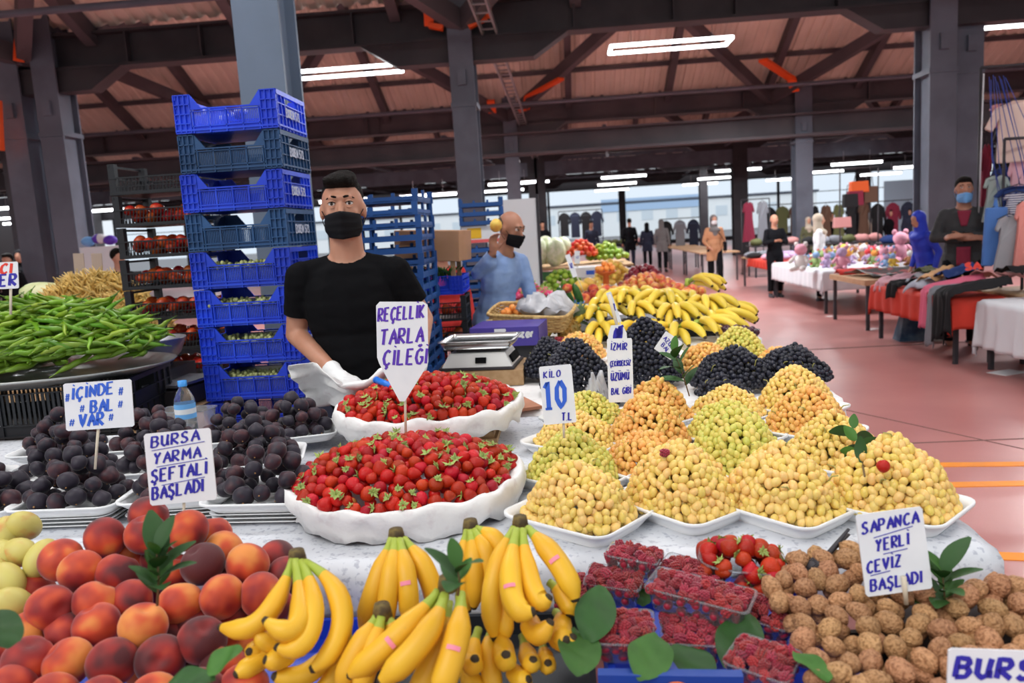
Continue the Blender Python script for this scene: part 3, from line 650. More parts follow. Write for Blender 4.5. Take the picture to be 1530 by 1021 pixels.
def cloth_cover(name, lab, x0, x1, y0, y1, z, drop, m, amp=.008, seed=0, cat='tablecloth', sides='fblr', group=None):
    """sheet lying on a table and hanging over its edges in folds"""
    cx, cy = (x0 + x1) / 2, (y0 + y1) / 2; nx, ny = max(8, int((x1 - x0 + 2 * drop) / .035)), max(8, int((y1 - y0 + 2 * drop) / .035))
    nx, ny = min(nx, 110), min(ny, 110)
    l = drop if 'l' in sides else 0; r = drop if 'r' in sides else 0; f = drop if 'f' in sides else 0; bk = drop if 'b' in sides else 0
    def fn(u, v):
        X = x0 - l + u * (x1 - x0 + l + r); Y = y0 - f + v * (y1 - y0 + f + bk)
        ex = max(x0 - X, X - x1, 0); ey = max(y0 - Y, Y - y1, 0); e = max(ex, ey)
        xx = min(max(X, x0 - .012), x1 + .012); yy = min(max(Y, y0 - .012), y1 + .012)
        zz = z + .002 + abs(amp * .5 * NZ(X * 7 + seed, Y * 7)) if e == 0 else z - e * (1 + .0 * NZ(X * 3, Y * 3))
        if e > 0:
            fold = (.012 + .16 * e) * .6 * (math.sin((X if ey >= ex else Y) * 26 + 2 * NZ(X * 4 + seed, Y * 4)) * .5 + .5)
            if ex > 0 and ex >= ey: xx += math.copysign(fold, X - cx)
            if ey > 0 and ey > ex: yy += math.copysign(fold, Y - cy)
            if ex > 0 and ey > 0: zz = z - max(ex, ey) - min(ex, ey) * .25; 
        return (xx - cx, yy - cy, zz)
    b = MB(); b.grid(nx, ny, fn); o = b.build(name, m, None, True, (cx, cy, 0), label=lab, cat=cat, group=group); solidify(o, .003, 1); return o
table('stall_table', 'plain wooden trestle table carrying the front of the fruit stall', -3.0, .85, 1.62, 2.92)
table('stall_table', 'long wooden trestle table running back along the aisle under the bananas', -.42, 1.02, 3.02, 9.6)
cloth_cover('paper_cover', 'grey-white printed paper sheet over the front stall table', -3.0, .85, 1.62, 2.92, TZ, .12, m_cover, sides='fr')
cloth_cover('paper_cover', 'white sheet over the back stall table beside the scale', -.42, 1.02, 3.02, 9.6, TZ, .25, m_paper, .006, 5)
TZ += .006

# ------------------------------------------------------------------ signs with brush lettering
G = {  # strokes on a 0..1 by 0..1 cell, letter width in 'w'
 'A': [[(0, 0), (.42, 1), (.8, 0)], [(.18, .38), (.68, .38)]], 'B': [[(0, 0), (0, 1), (.5, .95), (.6, .75), (.45, .55), (.05, .52)], [(.45, .55), (.68, .3), (.5, .03), (0, 0)]],
 'C': [[(.68, .85), (.42, 1), (.12, .8), (0, .45), (.14, .1), (.42, 0), (.7, .16)]], 'D': [[(0, 0), (0, 1), (.4, .95), (.7, .65), (.68, .3), (.4, .03), (0, 0)]],
 'E': [[(.62, 1), (0, 1), (0, 0), (.64, 0)], [(0, .52), (.5, .54)]], 'F': [[(.65, 1), (0, 1), (0, 0)], [(0, .52), (.48, .54)]],
 'G': [[(.68, .85), (.4, 1), (.1, .8), (0, .4), (.2, .05), (.5, 0), (.7, .2), (.7, .45), (.42, .45)]], 'I': [[(.1, 1), (.1, 0)]], 'K': [[(0, 1), (0, 0)], [(.6, 1), (.04, .48), (.68, 0)]],
 'L': [[(0, 1), (0, 0), (.62, .03)]], 'M': [[(0, 0), (.08, 1), (.42, .3), (.78, 1), (.88, 0)]], 'N': [[(0, 0), (0, 1), (.62, 0), (.64, 1)]],
 'O': [[(.35, 1), (.08, .8), (0, .45), (.12, .1), (.38, 0), (.64, .18), (.7, .55), (.58, .88), (.35, 1)]], 'P': [[(0, 0), (0, 1), (.5, .96), (.64, .74), (.5, .5), (0, .46)]],
 'R': [[(0, 0), (0, 1), (.5, .96), (.62, .74), (.48, .53), (.03, .48), (.68, 0)]], 'S': [[(.62, .86), (.36, 1), (.08, .84), (.12, .6), (.5, .44), (.64, .2), (.42, .02), (.14, .02), (0, .16)]],
 'T': [[(-.05, .98), (.75, 1)], [(.35, .98), (.33, 0)]], 'U': [[(0, 1), (.02, .22), (.28, 0), (.54, .15), (.62, 1)], [(.62, .4), (.66, 0)]], 'V': [[(0, 1), (.32, 0), (.7, 1)]],
 'Y': [[(0, 1), (.3, .52), (.62, 1)], [(.3, .52), (.2, 0)]], 'Z': [[(0, 1), (.62, 1), (0, 0), (.66, 0)], [(.12, .5), (.52, .5)]], '#': [[(.2, 1), (.12, 0)], [(.5, 1), (.42, 0)], [(0, .68), (.64, .7)], [(-.02, .34), (.6, .36)]],
 '1': [[(0, .78), (.26, 1), (.26, 0)], [(0, 0), (.5, 0)]], '0': [[(.33, 1), (.06, .75), (.02, .35), (.3, 0), (.6, .25), (.64, .7), (.33, 1)]], '.': [[(.06, .02), (.1, 0)]], '5': [[(.6, 1), (.1, 1), (.05, .55), (.45, .6), (.6, .3), (.35, 0), (0, .1)]],
 '7': [[(0, 1), (.6, 1), (.2, 0)]], '3': [[(0, .9), (.35, 1), (.55, .78), (.25, .54), (.6, .3), (.35, 0), (0, .1)]], '9': [[(.55, .7), (.3, .5), (.03, .72), (.3, 1), (.58, .8), (.5, 0)]], 'e': [[(.02, .35), (.5, .38), (.4, .6), (.15, .6), (.0, .3), (.2, 0), (.5, .1)]],
 'n': [[(0, .62), (0, 0)], [(0, .45), (.25, .62), (.45, .5), (.45, 0)]], 'c': [[(.45, .5), (.22, .62), (.02, .3), (.22, 0), (.46, .1)]], 'r': [[(0, .62), (0, 0)], [(0, .4), (.2, .6), (.38, .58)]], 'p': [[(0, .62), (0, -.35)], [(0, .5), (.3, .62), (.48, .3), (.28, 0), (0, .1)]],
 ' ': []}
ACC = {'Ç': ('C', 'ced'), 'Ş': ('S', 'ced'), 'İ': ('I', 'dot'), 'Ğ': ('G', 'bre'), 'Ü': ('U', 'dia')}
WID = {'I': .28, 'İ': .28, 'M': 1.0, '.': .2, ' ': .45, '1': .6, 'c': .55, 'n': .58, 'e': .6, 'r': .42, 'p': .6}
def stroke_text(b, s, x, y, h, wf=.8, slant=.15, pen=.10, gap=.22, rise=0.0, z=.0022, contrast=.55, mi=0, jit=.03, fit=None):
    """ribbon strokes: downstrokes thick, cross strokes thin; local x-y plane"""
    if fit:
        tot = sum(WID.get(c, .78) + gap for c in s) - gap; wf = fit / (tot * h)
    for c in s:
        base, acc = ACC.get(c, (c, None)); st = [list(q) for q in G.get(base, [])]
        if acc == 'dot': st.append([(.08, 1.2), (.14, 1.27)])
        if acc == 'ced': st.append([(.34, 0), (.42, -.14), (.26, -.26)])
        if acc == 'bre': st.append([(.15, 1.28), (.32, 1.16), (.52, 1.3)])
        if acc == 'dia': st += [[(.1, 1.2), (.14, 1.26)], [(.46, 1.2), (.5, 1.26)]]
        jr = random.uniform(-jit, jit)
        for q in st:
            # resample with a little curvature
            pts = []
            for i in range(len(q) - 1):
                for k in range(3): t = k / 3; pts.append((q[i][0] * (1 - t) + q[i + 1][0] * t, q[i][1] * (1 - t) + q[i + 1][1] * t))
            pts.append(q[-1])
            P_ = [Vector((x + (px * .98 + py * slant + jr) * h * wf, y + py * h + (px * wf * h) * rise, 0)) for px, py in pts]
            n = len(P_); L, R = [], []
            nib = Vector((math.cos(.5), math.sin(.5), 0))
            for i in range(n):
                tg = (P_[min(i + 1, n - 1)] - P_[max(i - 1, 0)]).normalized(); nn = Vector((-tg.y, tg.x, 0))
                wd = pen * 1.45 * h * .5 * (1 - contrast + contrast * abs(nn.dot(Vector((.94, .34, 0))))) 
                L.append(P_[i] + nn * wd); R.append(P_[i] - nn * wd)
            vs = [(p.x, p.y, z) for p in L] + [(p.x, p.y, z) for p in R]; vs += [(p[0], p[1], z - .0012) for p in vs]
            fs = [(i, i + n, i + n + 1, i + 1) for i in range(n - 1)] + [(2 * n + i, i, i + 1, 2 * n + i + 1) for i in range(n - 1)] + [(n + i, 3 * n + i, 3 * n + i + 1, n + i + 1) for i in range(n - 1)]
            fs += [(0, 2 * n, 3 * n, n), (n - 1, 2 * n - 1, 4 * n - 1, 3 * n - 1)]
            b.add(vs, fs, mi)
        adv = (WID.get(c, .78) + gap) * h * wf; x += adv; y += adv * rise
    return x
def sign(label, dep, quad, lines, ink, name='price_card', shape=None, stick=None, th=.003, under=(), mcard=m_card, extra=None, yaw=0.0):
    """card given by its four picture corners (tl, tr, br, bl) at a distance; lines: (text, x0, y0, height, fit width, rise) in card units 0..1"""
    tl, tr_, br, bl = [D(p[0], p[1], dep + (0)) for p in quad]
    c = (tl + tr_ + br + bl) / 4; ex = ((tr_ - tl) + (br - bl)) / 2; ey = ((tl - bl) + (tr_ - br)) / 2; Wd, Hg = ex.length, ey.length
    ex.normalize(); ez = ex.cross(ey).normalized(); ey = ez.cross(ex); R = Matrix((ex, ey, ez)).transposed()
    if yaw: R = R @ Matrix.Rotation(yaw, 3, 'Y')
    o = thing(name, label, 'sign', c, R.to_euler())
    pts = shape or [(0.03, 0), (.97, 0), (1, .03), (1, .97), (.97, 1), (.03, 1), (0, .97), (0, .03)]
    vs = [((px - .5) * Wd, (py - .5) * Hg, z) for z in (-th / 2, th / 2) for (px, py) in pts]; n = len(pts)
    b = MB(); b.add(vs, [tuple(range(n - 1, -1, -1)), tuple(range(n, 2 * n))] + [(i, (i + 1) % n, n + (i + 1) % n, n + i) for i in range(n)]); b.build('card', mcard, o, False)
    groups_ = {}
    for ln in lines:
        tx, x0, y0, h, fit, rise = ln[:6]; opt = ln[6] if len(ln) > 6 else {}
        ik = opt.get('ink', ink); bb = groups_.setdefault(ik.name, (MB(), ik))[0]
        stroke_text(bb, tx, (x0 - .5) * Wd, (y0 - .5) * Hg, h * Hg, fit=fit * Wd, rise=rise, slant=opt.get('slant', .15), pen=opt.get('pen', .16), contrast=opt.get('contrast', .6), z=th / 2 + .0011)
    for (x0, y0, x1, y1) in under:
        bb = groups_.setdefault(ink.name, (MB(), ink))[0]; bb.beam(((x0 - .5) * Wd, (y0 - .5) * Hg, th / 2 + .0005), ((x1 - .5) * Wd, (y1 - .5) * Hg, th / 2 + .0005), .0012, .001)
    for b_, ik in groups_.values(): b_.build('lettering', ik, o, False, kind='stuff')
    if stick:
        a, e, r = stick; A_ = D(a[0], a[1], dep) - ez * (th + r) ; E_ = D(e[0], e[1], dep) - ez * (th + r) if len(e) == 2 else Vector(e)
        Ri = R.transposed(); s = MB(); s.tube([Ri @ (A_ - c), Ri @ (E_ - c)], [r, r * .9], 8)
        if extra == 'front': s = MB(); s.tube([Ri @ (A_ - c + ez * (2 * th + 2 * r)), Ri @ (E_ - c + ez * (th + r))], [r, r * .9], 8)
        s.build('stick', m_stick, o)
    return o
random.seed(3)
sign('white card lettered İÇİNDE BAL VAR in blue, standing in the figs', 1.98, [(99, 573), (200, 567), (197, 637), (95, 645)],
     [('#', .02, .62, .16, .07, .02, dict(contrast=.1, pen=.1)), ('İÇİNDE', .12, .65, .24, .62, .09, dict(pen=.17)), ('#', .80, .68, .16, .08, .02, dict(contrast=.1, pen=.1)), ('#', .22, .38, .14, .08, .02, dict(contrast=.1, pen=.1)), ('BAL', .38, .35, .25, .34, .05, dict(pen=.17)),
      ('#', .78, .42, .14, .08, 0, dict(contrast=.1, pen=.1)), ('#', .05, .10, .14, .09, 0, dict(contrast=.1, pen=.1)), ('VAR', .20, .07, .26, .36, .03, dict(pen=.18)), ('#', .63, .16, .14, .08, 0, dict(contrast=.1, pen=.1))], m_inkb, stick=((145, 638), (140, 702), .0035))
sign('white card lettered BURSA YARMA ŞEFTALİ BAŞLADI above the peaches', 1.60, [(224, 648), (321, 640), (318, 746), (216, 757)],
     [('BURSA', .10, .80, .15, .72, .07), ('YARMA', .12, .57, .15, .70, .06), ('ŞEFTALİ', .05, .32, .17, .85, .07), ('BAŞLADI', .04, .08, .17, .78, .08)], m_inkd, stick=((273, 735), (273, 800), .0032), under=((.10, .76, .90, .82), (.15, .53, .90, .58), (.2, .27, .85, .33)))
sign('white arrow-shaped card lettered REÇELLİK TARLA ÇİLEĞİ in purple between the strawberry basins', 2.32, [(562, 451), (640, 451), (640, 600), (562, 600)],
     [('REÇELLİK', .04, .80, .13, .88, .09, dict(contrast=.4, pen=.13)), ('TARLA', .08, .565, .15, .82, .08, dict(contrast=.4, pen=.13)), ('ÇİLEĞİ', .14, .36, .15, .84, .05, dict(contrast=.4, pen=.13))], m_inkp,
     shape=[(.55, 0), (.98, .36), (1, .40), (.985, .97), (.9, 1), (.07, 1), (0, .96), (.02, .44), (.06, .38), (.45, 0)], stick=((604, 545), (606, 664), .0040))
sign('white card lettered KİLO 10 TL in blue in the front grapes', 2.02, [(803, 548), (852, 545), (863, 630), (815, 636)],
     [('KİLO', .12, .80, .11, .52, .02, dict(pen=.15)), ('10', .10, .27, .46, .66, 0, dict(pen=.12, ink=m_inkb, slant=.05, contrast=.75)), ('T.L', .55, .05, .13, .32, -.02, dict(pen=.16))], m_inkd, stick=((842, 620), (843, 655), .0035))
sign('white arrow-shaped card tied to a stick behind the second grape card', 2.80, [(906, 487), (934, 485), (941, 548), (913, 550)], [('OF', .35, .60, .3, .45, .4, dict(slant=.4, pen=.3)), ('I', .78, .25, .25, .1, 0, dict(pen=.5))], m_inkd,
     shape=[(0, 0), (1, 0), (1, .8), (.8, 1), (.2, 1), (0, .75)], stick=((910, 440), (926, 500), .006))
sign('white card lettered İZMİR ÇEKİRDEKSİZ ÜZÜMÜ in the grapes', 2.52, [(898, 508), (934, 506), (957, 600), (918, 600)],
     [('İZMİR', .14, .82, .11, .66, -.02, dict(contrast=.3, pen=.13)), ('ÇEKİRDEKSİZ', .10, .56, .085, .82, .05, dict(contrast=.2, pen=.13)), ('ÜZÜMÜ', .12, .34, .12, .72, .05, dict(contrast=.2, pen=.13)), ('BAL GİBİ', .12, .12, .10, .78, .06, dict(contrast=.2, pen=.13))], m_inkd,
     stick=((936, 590), (952, 655), .004))
sign('tilted white card with slanting navy writing lying against the black grapes', 3.05, [(988, 496), (1010, 505), (1012, 545), (984, 520)], [('AZUM', .1, .62, .2, .7, -.3), ('BAL', .2, .3, .2, .5, -.3)], m_inkd)
sign('white card lettered SAPANCA YERLİ CEVİZ BAŞLADI standing in the walnuts', 1.36, [(1280, 770), (1382, 756), (1388, 880), (1292, 892)],
     [('SAPANCA', .06, .76, .14, .86, .08), ('YERLİ', .24, .53, .14, .50, .10), ('CEVİZ', .06, .28, .14, .52, .10), ('BAŞLADI', .08, .06, .14, .78, .05)], m_inkd, stick=((1347, 860), (1354, 903), .0045), under=((.22, .70, .82, .78), (.33, .49, .70, .52), (.10, .25, .40, .28)), extra='front')
sign('large white card lettered BURSA at the lower right corner', 1.12, [(1412, 968), (1585, 975), (1590, 1085), (1418, 1080)], [('BURSA', .06, .62, .26, .86, 0, dict(pen=.22, contrast=.3))], m_inkd, stick=((1490, 1060), (1490, 1120), .004))
sign('white card with red and blue writing about peppers at the left edge', 2.95, [(-42, 394), (27, 391), (28, 431), (-40, 434)], [('BİBER', .08, .08, .42, .88, .03, dict(pen=.2)), ('ACI', .42, .56, .36, .46, .03, dict(pen=.22, ink=m_inkr))], m_inkd, stick=((14, 425), (14, 470), .005))
for (q, dep, e, lab) in (([(843, 382), (850, 380), (864, 412), (857, 415)], 6.5, (872, 436), 'narrow white price card seen edge-on in the limes'), ([(858, 375), (866, 375), (867, 394), (859, 394)], 8.0, (863, 400), 'small white price card behind the limes'),
                         ([(905, 438), (912, 436), (929, 480), (922, 483)], 3.9, (928, 492), 'narrow white price card seen edge-on above the grapes')):
    sign(lab, dep, q, [('IZ', .3, .4, .2, .5, 0)], m_inkd, stick=((q[2][0] - 3, q[2][1] - 2), e, .004))

# ------------------------------------------------------------------ fruit prototypes
def dimple(p, top=.16, bot=.05, cleft=.05):
    r = math.hypot(p.x, p.y); z = p.z
    if z > 0: z -= top * math.exp(-(r / .28) ** 2)
    else: z += bot * math.exp(-(r / .2) ** 2)
    a = abs(math.atan2(p.y, p.x)); k = 1 - cleft * math.exp(-(a / .16) ** 2) * max(0, 1 - abs(p.z) * .3)
    return V(p.x * k, p.y * k, z)
m_peach = mat('peach_skin', (0, 0, 0), .62, nscale=1.5, detail=1.5, rnd=.34, sheen=.30, coord='Generated', bump=.04, bscale=90,
              ramp=[(.26, (.74, .25, .05)), (.40, (.60, .075, .022)), (.53, (.32, .018, .014)), (.68, (.085, .010, .013))])
me_peach = MB().ell((0, 0, 0), (.5, .49, .46), n=28, k=20, fn=lambda p: dimple(p, .24, .03, .07)).mesh('peach', m_peach)
m_fig = mat('fig_skin', (0, 0, 0), .55, nscale=2.0, rnd=.35, sheen=.18, coord='Generated', ramp=[(.2, (.020, .013, .026)), (.5, (.015, .011, .022)), (.66, (.042, .012, .020)), (.8, (.085, .022, .026))])
m_figeye = mat('fig_eye', (.38, .20, .08), .7)
def figfn(p): k = 1 - .22 * max(0, p.z) ** 2; return V(p.x * k, p.y * k, p.z * .92 + (.16 * max(0, p.z) ** 5))
me_fig = MB().ell((0, 0, 0), (.5, .5, .46), n=18, k=12, fn=figfn).mesh('fig', m_fig)
me_fige = MB().lathe([(.0, -.452), (.05, -.45), (.035, -.425), (.07, -.40)], 7).mesh('eye', m_figeye)
m_straw = mat('strawberry_skin', (.46, .014, .006), .36, rnd=.55, hue=.02, vor=(11, (.62, .30, .08), .085), coord='Object', spec=.35, bump=.25, bscale=14)
m_leafy = mat('calyx_green', (.30, .38, .10), .6, rnd=.5)
def strawfn(p): k = 1 - .38 * max(0, -p.z) ** 1.3 ; return V(p.x * k, p.y * k, p.z * (1.25 if p.z < 0 else .85))
me_straw = MB().ell((0, 0, 0), (.48, .48, .5), n=14, k=10, fn=strawfn).mesh('strawberry', m_straw)
def calyx_mesh(n=8, L=.42, up_=.16, w=.10):
    b = MB(); rr = random.Random(4)
    for i in range(n):
        a = 2 * PI * i / n + rr.uniform(-.2, .2); l = L * rr.uniform(.7, 1.1); c, s = math.cos(a), math.sin(a); u = up_ * rr.uniform(.2, 1.6)
        b.add([(0, 0, .40), (c * l * .5 - s * w, s * l * .5 + c * w, .42 + u * .3), (c * l, s * l, .38 + u), (c * l * .5 + s * w, s * l * .5 - c * w, .42 + u * .3), (c * l * .5, s * l * .5, .47 + u * .3)], [(0, 3, 4), (0, 4, 1), (3, 2, 4), (4, 2, 1)])
    b.tube([(0, 0, .42), (.03, 0, .62), (.1, 0, .74)], [.03, .025, .02], 5); return b.mesh('calyx', m_leafy, False)
me_calyx = calyx_mesh()
m_rasp = mat('raspberry_skin', (.30, .008, .022), .45, rnd=.5, hue=.02, sheen=.5)
def rasp_mesh():
    b = MB(); k = 0
    for i in range(6):
        z = .42 - i * .17; r = .36 * math.sqrt(max(.05, 1 - (z / .62) ** 2)); n = (8, 9, 9, 8, 7, 4)[i]
        for j_ in range(n): a = 2 * PI * (j_ + .5 * (i % 2)) / n; b.ell((r * math.cos(a), r * math.sin(a), z), (.135, .135, .115), n=6, k=4)
    b.ell((0, 0, 0), (.33, .33, .44), n=8, k=5); return b.mesh('raspberry', m_rasp)
me_rasp = rasp_mesh()
m_waln = mat('walnut_shell', (.54, .28, .13), .55, (.28, .12, .045), 9, .46, .66, rnd=.3, hue=.02, bump=.75, bscale=9, detail=5)
def walnfn(p):
    k = 1 - .02 * abs(math.sin(5 * math.atan2(p.y, p.x) + 4 * p.z)) + .05 * noise.noise(p * 2.2); s = .10 * math.exp(-(p.y / .07) ** 2) - .05 * math.exp(-((abs(p.y) - .16) / .08) ** 2)
    return V(p.x * (k + s), p.y * k, p.z * (k + s) * (1 + .06 * abs(p.z)))
me_waln = MB().ell((0, 0, 0), (.46, .44, .56), n=26, k=18, fn=walnfn).mesh('walnut', m_waln)
def walncrackfn(p): q = walnfn(p); return q
m_ban = mat('banana_skin', (.86, .50, .025), .45, (.80, .42, .02), 6, rnd=.12, bump=.02); m_bang = mat('banana_green', (.36, .44, .05), .5); m_bant = mat('banana_tip', (.045, .03, .015), .8); m_crown = mat('banana_crown', (.16, .11, .03), .8, (.07, .045, .02), 60); m_bstk = mat('banana_label', (.85, .25, .35), .5)
m_banf = mat('banana_skin_far', (.84, .58, .06), .45, (.70, .52, .05), 5, rnd=.2)
def bez(pts, n):
    out = []
    for i in range(n + 1):
        t = i / n; q = [p.copy() for p in pts]
        while len(q) > 1: q = [q[k].lerp(q[k + 1], t) for k in range(len(q) - 1)]
        out.append(q[0])
    return out
def banana(parent, pts, r=.0175, n=14, m=m_ban, sticker=False, mats=None):
    """one finger: neck, five-sided curved body, dark blossom tip (pts in the parent's frame)"""
    c0 = bez(pts, 40); ts = [k_ / (n - 1) * .965 for k_ in range(n)] + [1.0]; c = [c0[int(t_ * 40)].lerp(c0[min(40, int(t_ * 40) + 1)], t_ * 40 - int(t_ * 40)) for t_ in ts]; r *= .95; rad = []
    for i in range(n + 1):
        t = ts[i]; k = min(1, .42 + 2.6 * max(0, t - .10)) if t < .5 else min(1, (1.03 - t) * 4.4) ** .65 if t < .99 else .26; rad.append(r * max(.30, k))
    b = MB(); nn = 10; b.tube(c, rad, nn)
    # five soft ridges
    for i in range(len(c)):
        for j_ in range(nn):
            if j_ % 2 == 0: v = Vector(b.v[i * nn + j_]); b.v[i * nn + j_] = tuple(c[i] + (v - c[i]) * 1.07)
    nf = len(b.f); b.m = [1 if (k // nn) < 2 and k < nf - 2 else (2 if (k // nn) >= n - 1 or k >= nf - 1 else 0) for k in range(nf)]
    o = b.build('banana', [m, m_bang, m_bant], parent)
    if sticker:
        i = int(n * .55); tg = (c[i + 1] - c[i - 1]).normalized(); cam_l = V(0, -1, .35); nr = (cam_l - tg * cam_l.dot(tg)).normalized(); w = tg.cross(nr)
        s = MB(); s.grid(4, 3, lambda u, v: c[i] + tg * (v - .5) * .007 + (nr * math.cos((u - .5) * 1.0) + w * math.sin((u - .5) * 1.0)) * (r * 1.10)); s.build('label_sticker', m_bstk, o)
    return o
# leaves
m_leaf = mat('glossy_leaf', (.022, .085, .012), .6, (.014, .055, .008), 8, rnd=.4); m_leafl = mat('light_leaf', (.05, .15, .02), .65, (.03, .10, .012), 8, rnd=.4); m_stem = mat('leaf_stem', (.16, .10, .04), .7)
def leaf_mesh(L, Wd, bend=.25, fold=.18, m=m_leaf, nx=4, ny=8, curl=0.0):
    def f(u, v):
        x = (u - .5) * 2; w = Wd * .5 * math.sin(PI * min(1, v * .93 + .04)) ** .75
        return (x * w, v * L, bend * L * v * v * -1 + abs(x) * w * fold + .0 * v + curl * math.sin(v * 9 + x * 2) * Wd * .1)
    b = MB(); b.grid(nx, ny, f); return b.mesh('leaf', m)
LEAFS = [leaf_mesh(.055, .026), leaf_mesh(.072, .033, .35), leaf_mesh(.045, .025, .1, m=m_leafl)]
BIGLEAF = [leaf_mesh(.17, .12, .25, .12, m_leaf, 8, 12, .5), leaf_mesh(.14, .10, .1, .2, m_leafl, 8, 12, .6)]
def sprig(label, base, tip, n=7, s=1.0, cat='leaf sprig', name='leaf_sprig', seed=0, spread=.9):
    rr = random.Random(seed); t = thing(name, label, cat, base); d = Vector(tip) - Vector(base)
    b = MB(); b.tube([V(0, 0, 0), d * .5 + V(.003, 0, 0), d], [.0022, .0018, .001], 6); b.build('stem', m_stem, t)
    q = d.to_track_quat('Z', 'Y')
    for i in range(n):
        f = .25 + .75 * i / max(1, n - 1); a = i * 2.4 + rr.uniform(-.3, .3); til = spread * (1.15 - .55 * f)
        R = q.to_matrix() @ Matrix.Rotation(a, 3, 'Z') @ Matrix.Rotation(PI / 2 - til, 3, 'X')
        ob('leaf', LEAFS[i % 3], t, d * f, R.to_euler(), s * rr.uniform(.8, 1.15))
    return t
# ------------------------------------------------------------------ baskets, punnets, trays, crates
def rrect(a, b, r, n=5):
    pts = []
    for k, (cx, cy) in enumerate(((a - r, b - r), (-a + r, b - r), (-a + r, -b + r), (a - r, -b + r))):
        for i in range(n + 1): t = (k + i / n) * PI / 2; pts.append((cx + r * math.cos(t), cy + r * math.sin(t)))
    return pts
def tray_mesh(name, a, b, h, flare, lip, m, r=.03, th=.004):
    mb = MB(); rings = [(0.0, 0.0, 0), (1, 0, 0)]
    def ring(da, z): return [(x, y, z) for x, y in rrect(a + da, b + da, r + max(da, 0))]
    R = [ring(-flare, 0), ring(0, h), ring(lip, h + .001), ring(lip, h - .005), ring(.0015, h - .006), ring(-flare + .001, -.003)]
    R2 = [ring(-flare, 0)]
    n = len(R[0]); vs = [p for q in R for p in q]; fs = [(k * n + i, k * n + (i + 1) % n, (k + 1) * n + (i + 1) % n, (k + 1) * n + i) for k in range(len(R) - 1) for i in range(n)]
    fs += [tuple(range(n)), tuple(range(6 * n - 1, 5 * n - 1, -1))]
    mb.add(vs, fs); return mb.mesh(name, m)
me_tray = tray_mesh('foam_tray', .128, .095, .028, .02, .006, m_foam)
m_clear = mat('clear_plastic', (.93, .95, .97), .08, trans=.92, ior=1.15, spec=.6)
def superm(u, v, p=4): return (abs(u) ** p + abs(v) ** p) ** (1 / p)

CAMO = CAM
def berry_pile(label, cat, gname, cx, cy, z0, a, b, h, rz, m, r, individuals, tone, seed, nb=6, name='grape_bunch', group=None, lumps=.02, elong=1.34, pwr=1.6, sub=None, shift=(0, 0)):
    """heap of grape bunches filling one tray; every bunch owns the berries nearest its stalk"""
    rr = random.Random(seed); R = Matrix.Rotation(rz, 3, 'Z'); org = V(cx, cy, z0)
    def zf(u, v):
        q = superm(u, v, 2.6); e = max(0, 1 - q ** pwr)
        return h * e ** .62 + lumps * noise.noise(V(u * 2.3 + seed * 3.1, v * 2.3, seed)) * (e > 0) + .004
    def samp(f=1.0, dz=0.0):
        def s():
            u, v = rr.uniform(-1, 1), rr.uniform(-1, 1)
            if superm(u, v, 2.6) > 1: return None
            z = zf(u, v) 
            if rr.random() < .35:      # bias some samples to the steep flanks
                k = superm(u, v, 2.6); s_ = rr.uniform(.75, 1.0) / max(k, .01); u, v = u * s_, v * s_; z = zf(u * .999, v * .999) * rr.uniform(.15, 1)
            return V(u * a * f + shift[0] * z / h, v * b * f + shift[1] * z / h, max(z + dz, r * .8 + .020 * min(1, max(0, (superm(u, v, 2.6) - .68) / .25))))
        return s
    pts = darts(16000 if individuals else 12000, r * 1.52, samp())
    inner = darts(2500, r * 1.9, samp(.92, -r * 1.5))
    cs = [V(rr.uniform(-.7, .7) * a, rr.uniform(-.7, .7) * b, 0) for _ in range(nb)]
    for _ in range(3):
        acc = [[] for _ in cs]
        for p in pts: acc[min(range(nb), key=lambda k: (V(p.x, p.y, 0) - cs[k]).length_squared)].append(p)
        cs = [V(sum(q.x for q in A) / len(A), sum(q.y for q in A) / len(A), 0) if A else c for A, c in zip(acc, cs)]
    bun = [[] for _ in cs]; ins = [[] for _ in cs]
    for p in pts: bun[min(range(nb), key=lambda k: (V(p.x, p.y, 0) - cs[k]).length_squared)].append(p)
    for p in inner: ins[min(range(nb), key=lambda k: (V(p.x, p.y, 0) - cs[k]).length_squared)].append(p)
    base = MB().ell((0, 0, 0), (r, r, r * elong), n=10 if individuals else 7, k=7 if individuals else 5)
    gm = GM.setdefault((m.name, individuals, r), None)
    if gm is None: gm = base.mesh('grape', m); GM[(m.name, individuals, r)] = gm
    for k, A in enumerate(bun):
        if not A: continue
        c = org + R @ cs[k]
        t = thing(name, label, cat, c, group=gname)
        st = MB(); q0 = V(*cs[k]); tz = zf(q0.x / a, q0.y / b)
        w = R @ V(rr.uniform(-.03, .03), rr.uniform(-.03, .03), 0); st.tube([V(0, 0, .01), V(0, 0, tz * .9), V(w.x * .5, w.y * .5, tz + r * 1.2), V(w.x, w.y, tz + r * 1.5)], [.002, .002, .0018, .0014], 5)
        for _ in range(4): q = rr.choice(A) - q0; q = R @ q; st.tube([V(0, 0, tz * .5), q * .6 + V(0, 0, .01), q * 1.02 + V(0, 0, .008)], .0012, 4)
        st.build('stalk', m_gstalk, t)
        mb = MB()
        for p in A:
            q = R @ (p - q0)
            if individuals: ob('grape', gm, t, q, (rr.uniform(-.9, .9), rr.uniform(-.9, .9), rr.uniform(0, 6)), rr.uniform(.95, 1.18))
            else: mb.ell(q, (r * rr.uniform(.95, 1.15),) * 2 + (r * elong,), Euler((rr.uniform(-.9, .9), rr.uniform(-.9, .9), 0)).to_matrix(), 8, 6)
        for p in ins[k]: q = R @ (p - q0); mb.ell(q, (r, r, r * 1.1), None, 7, 5)
        if mb.v: mb.build('grapes', m, t, kind='stuff')
GM = {}
m_gstalk = mat('grape_stalk', (.34, .32, .09), .6)
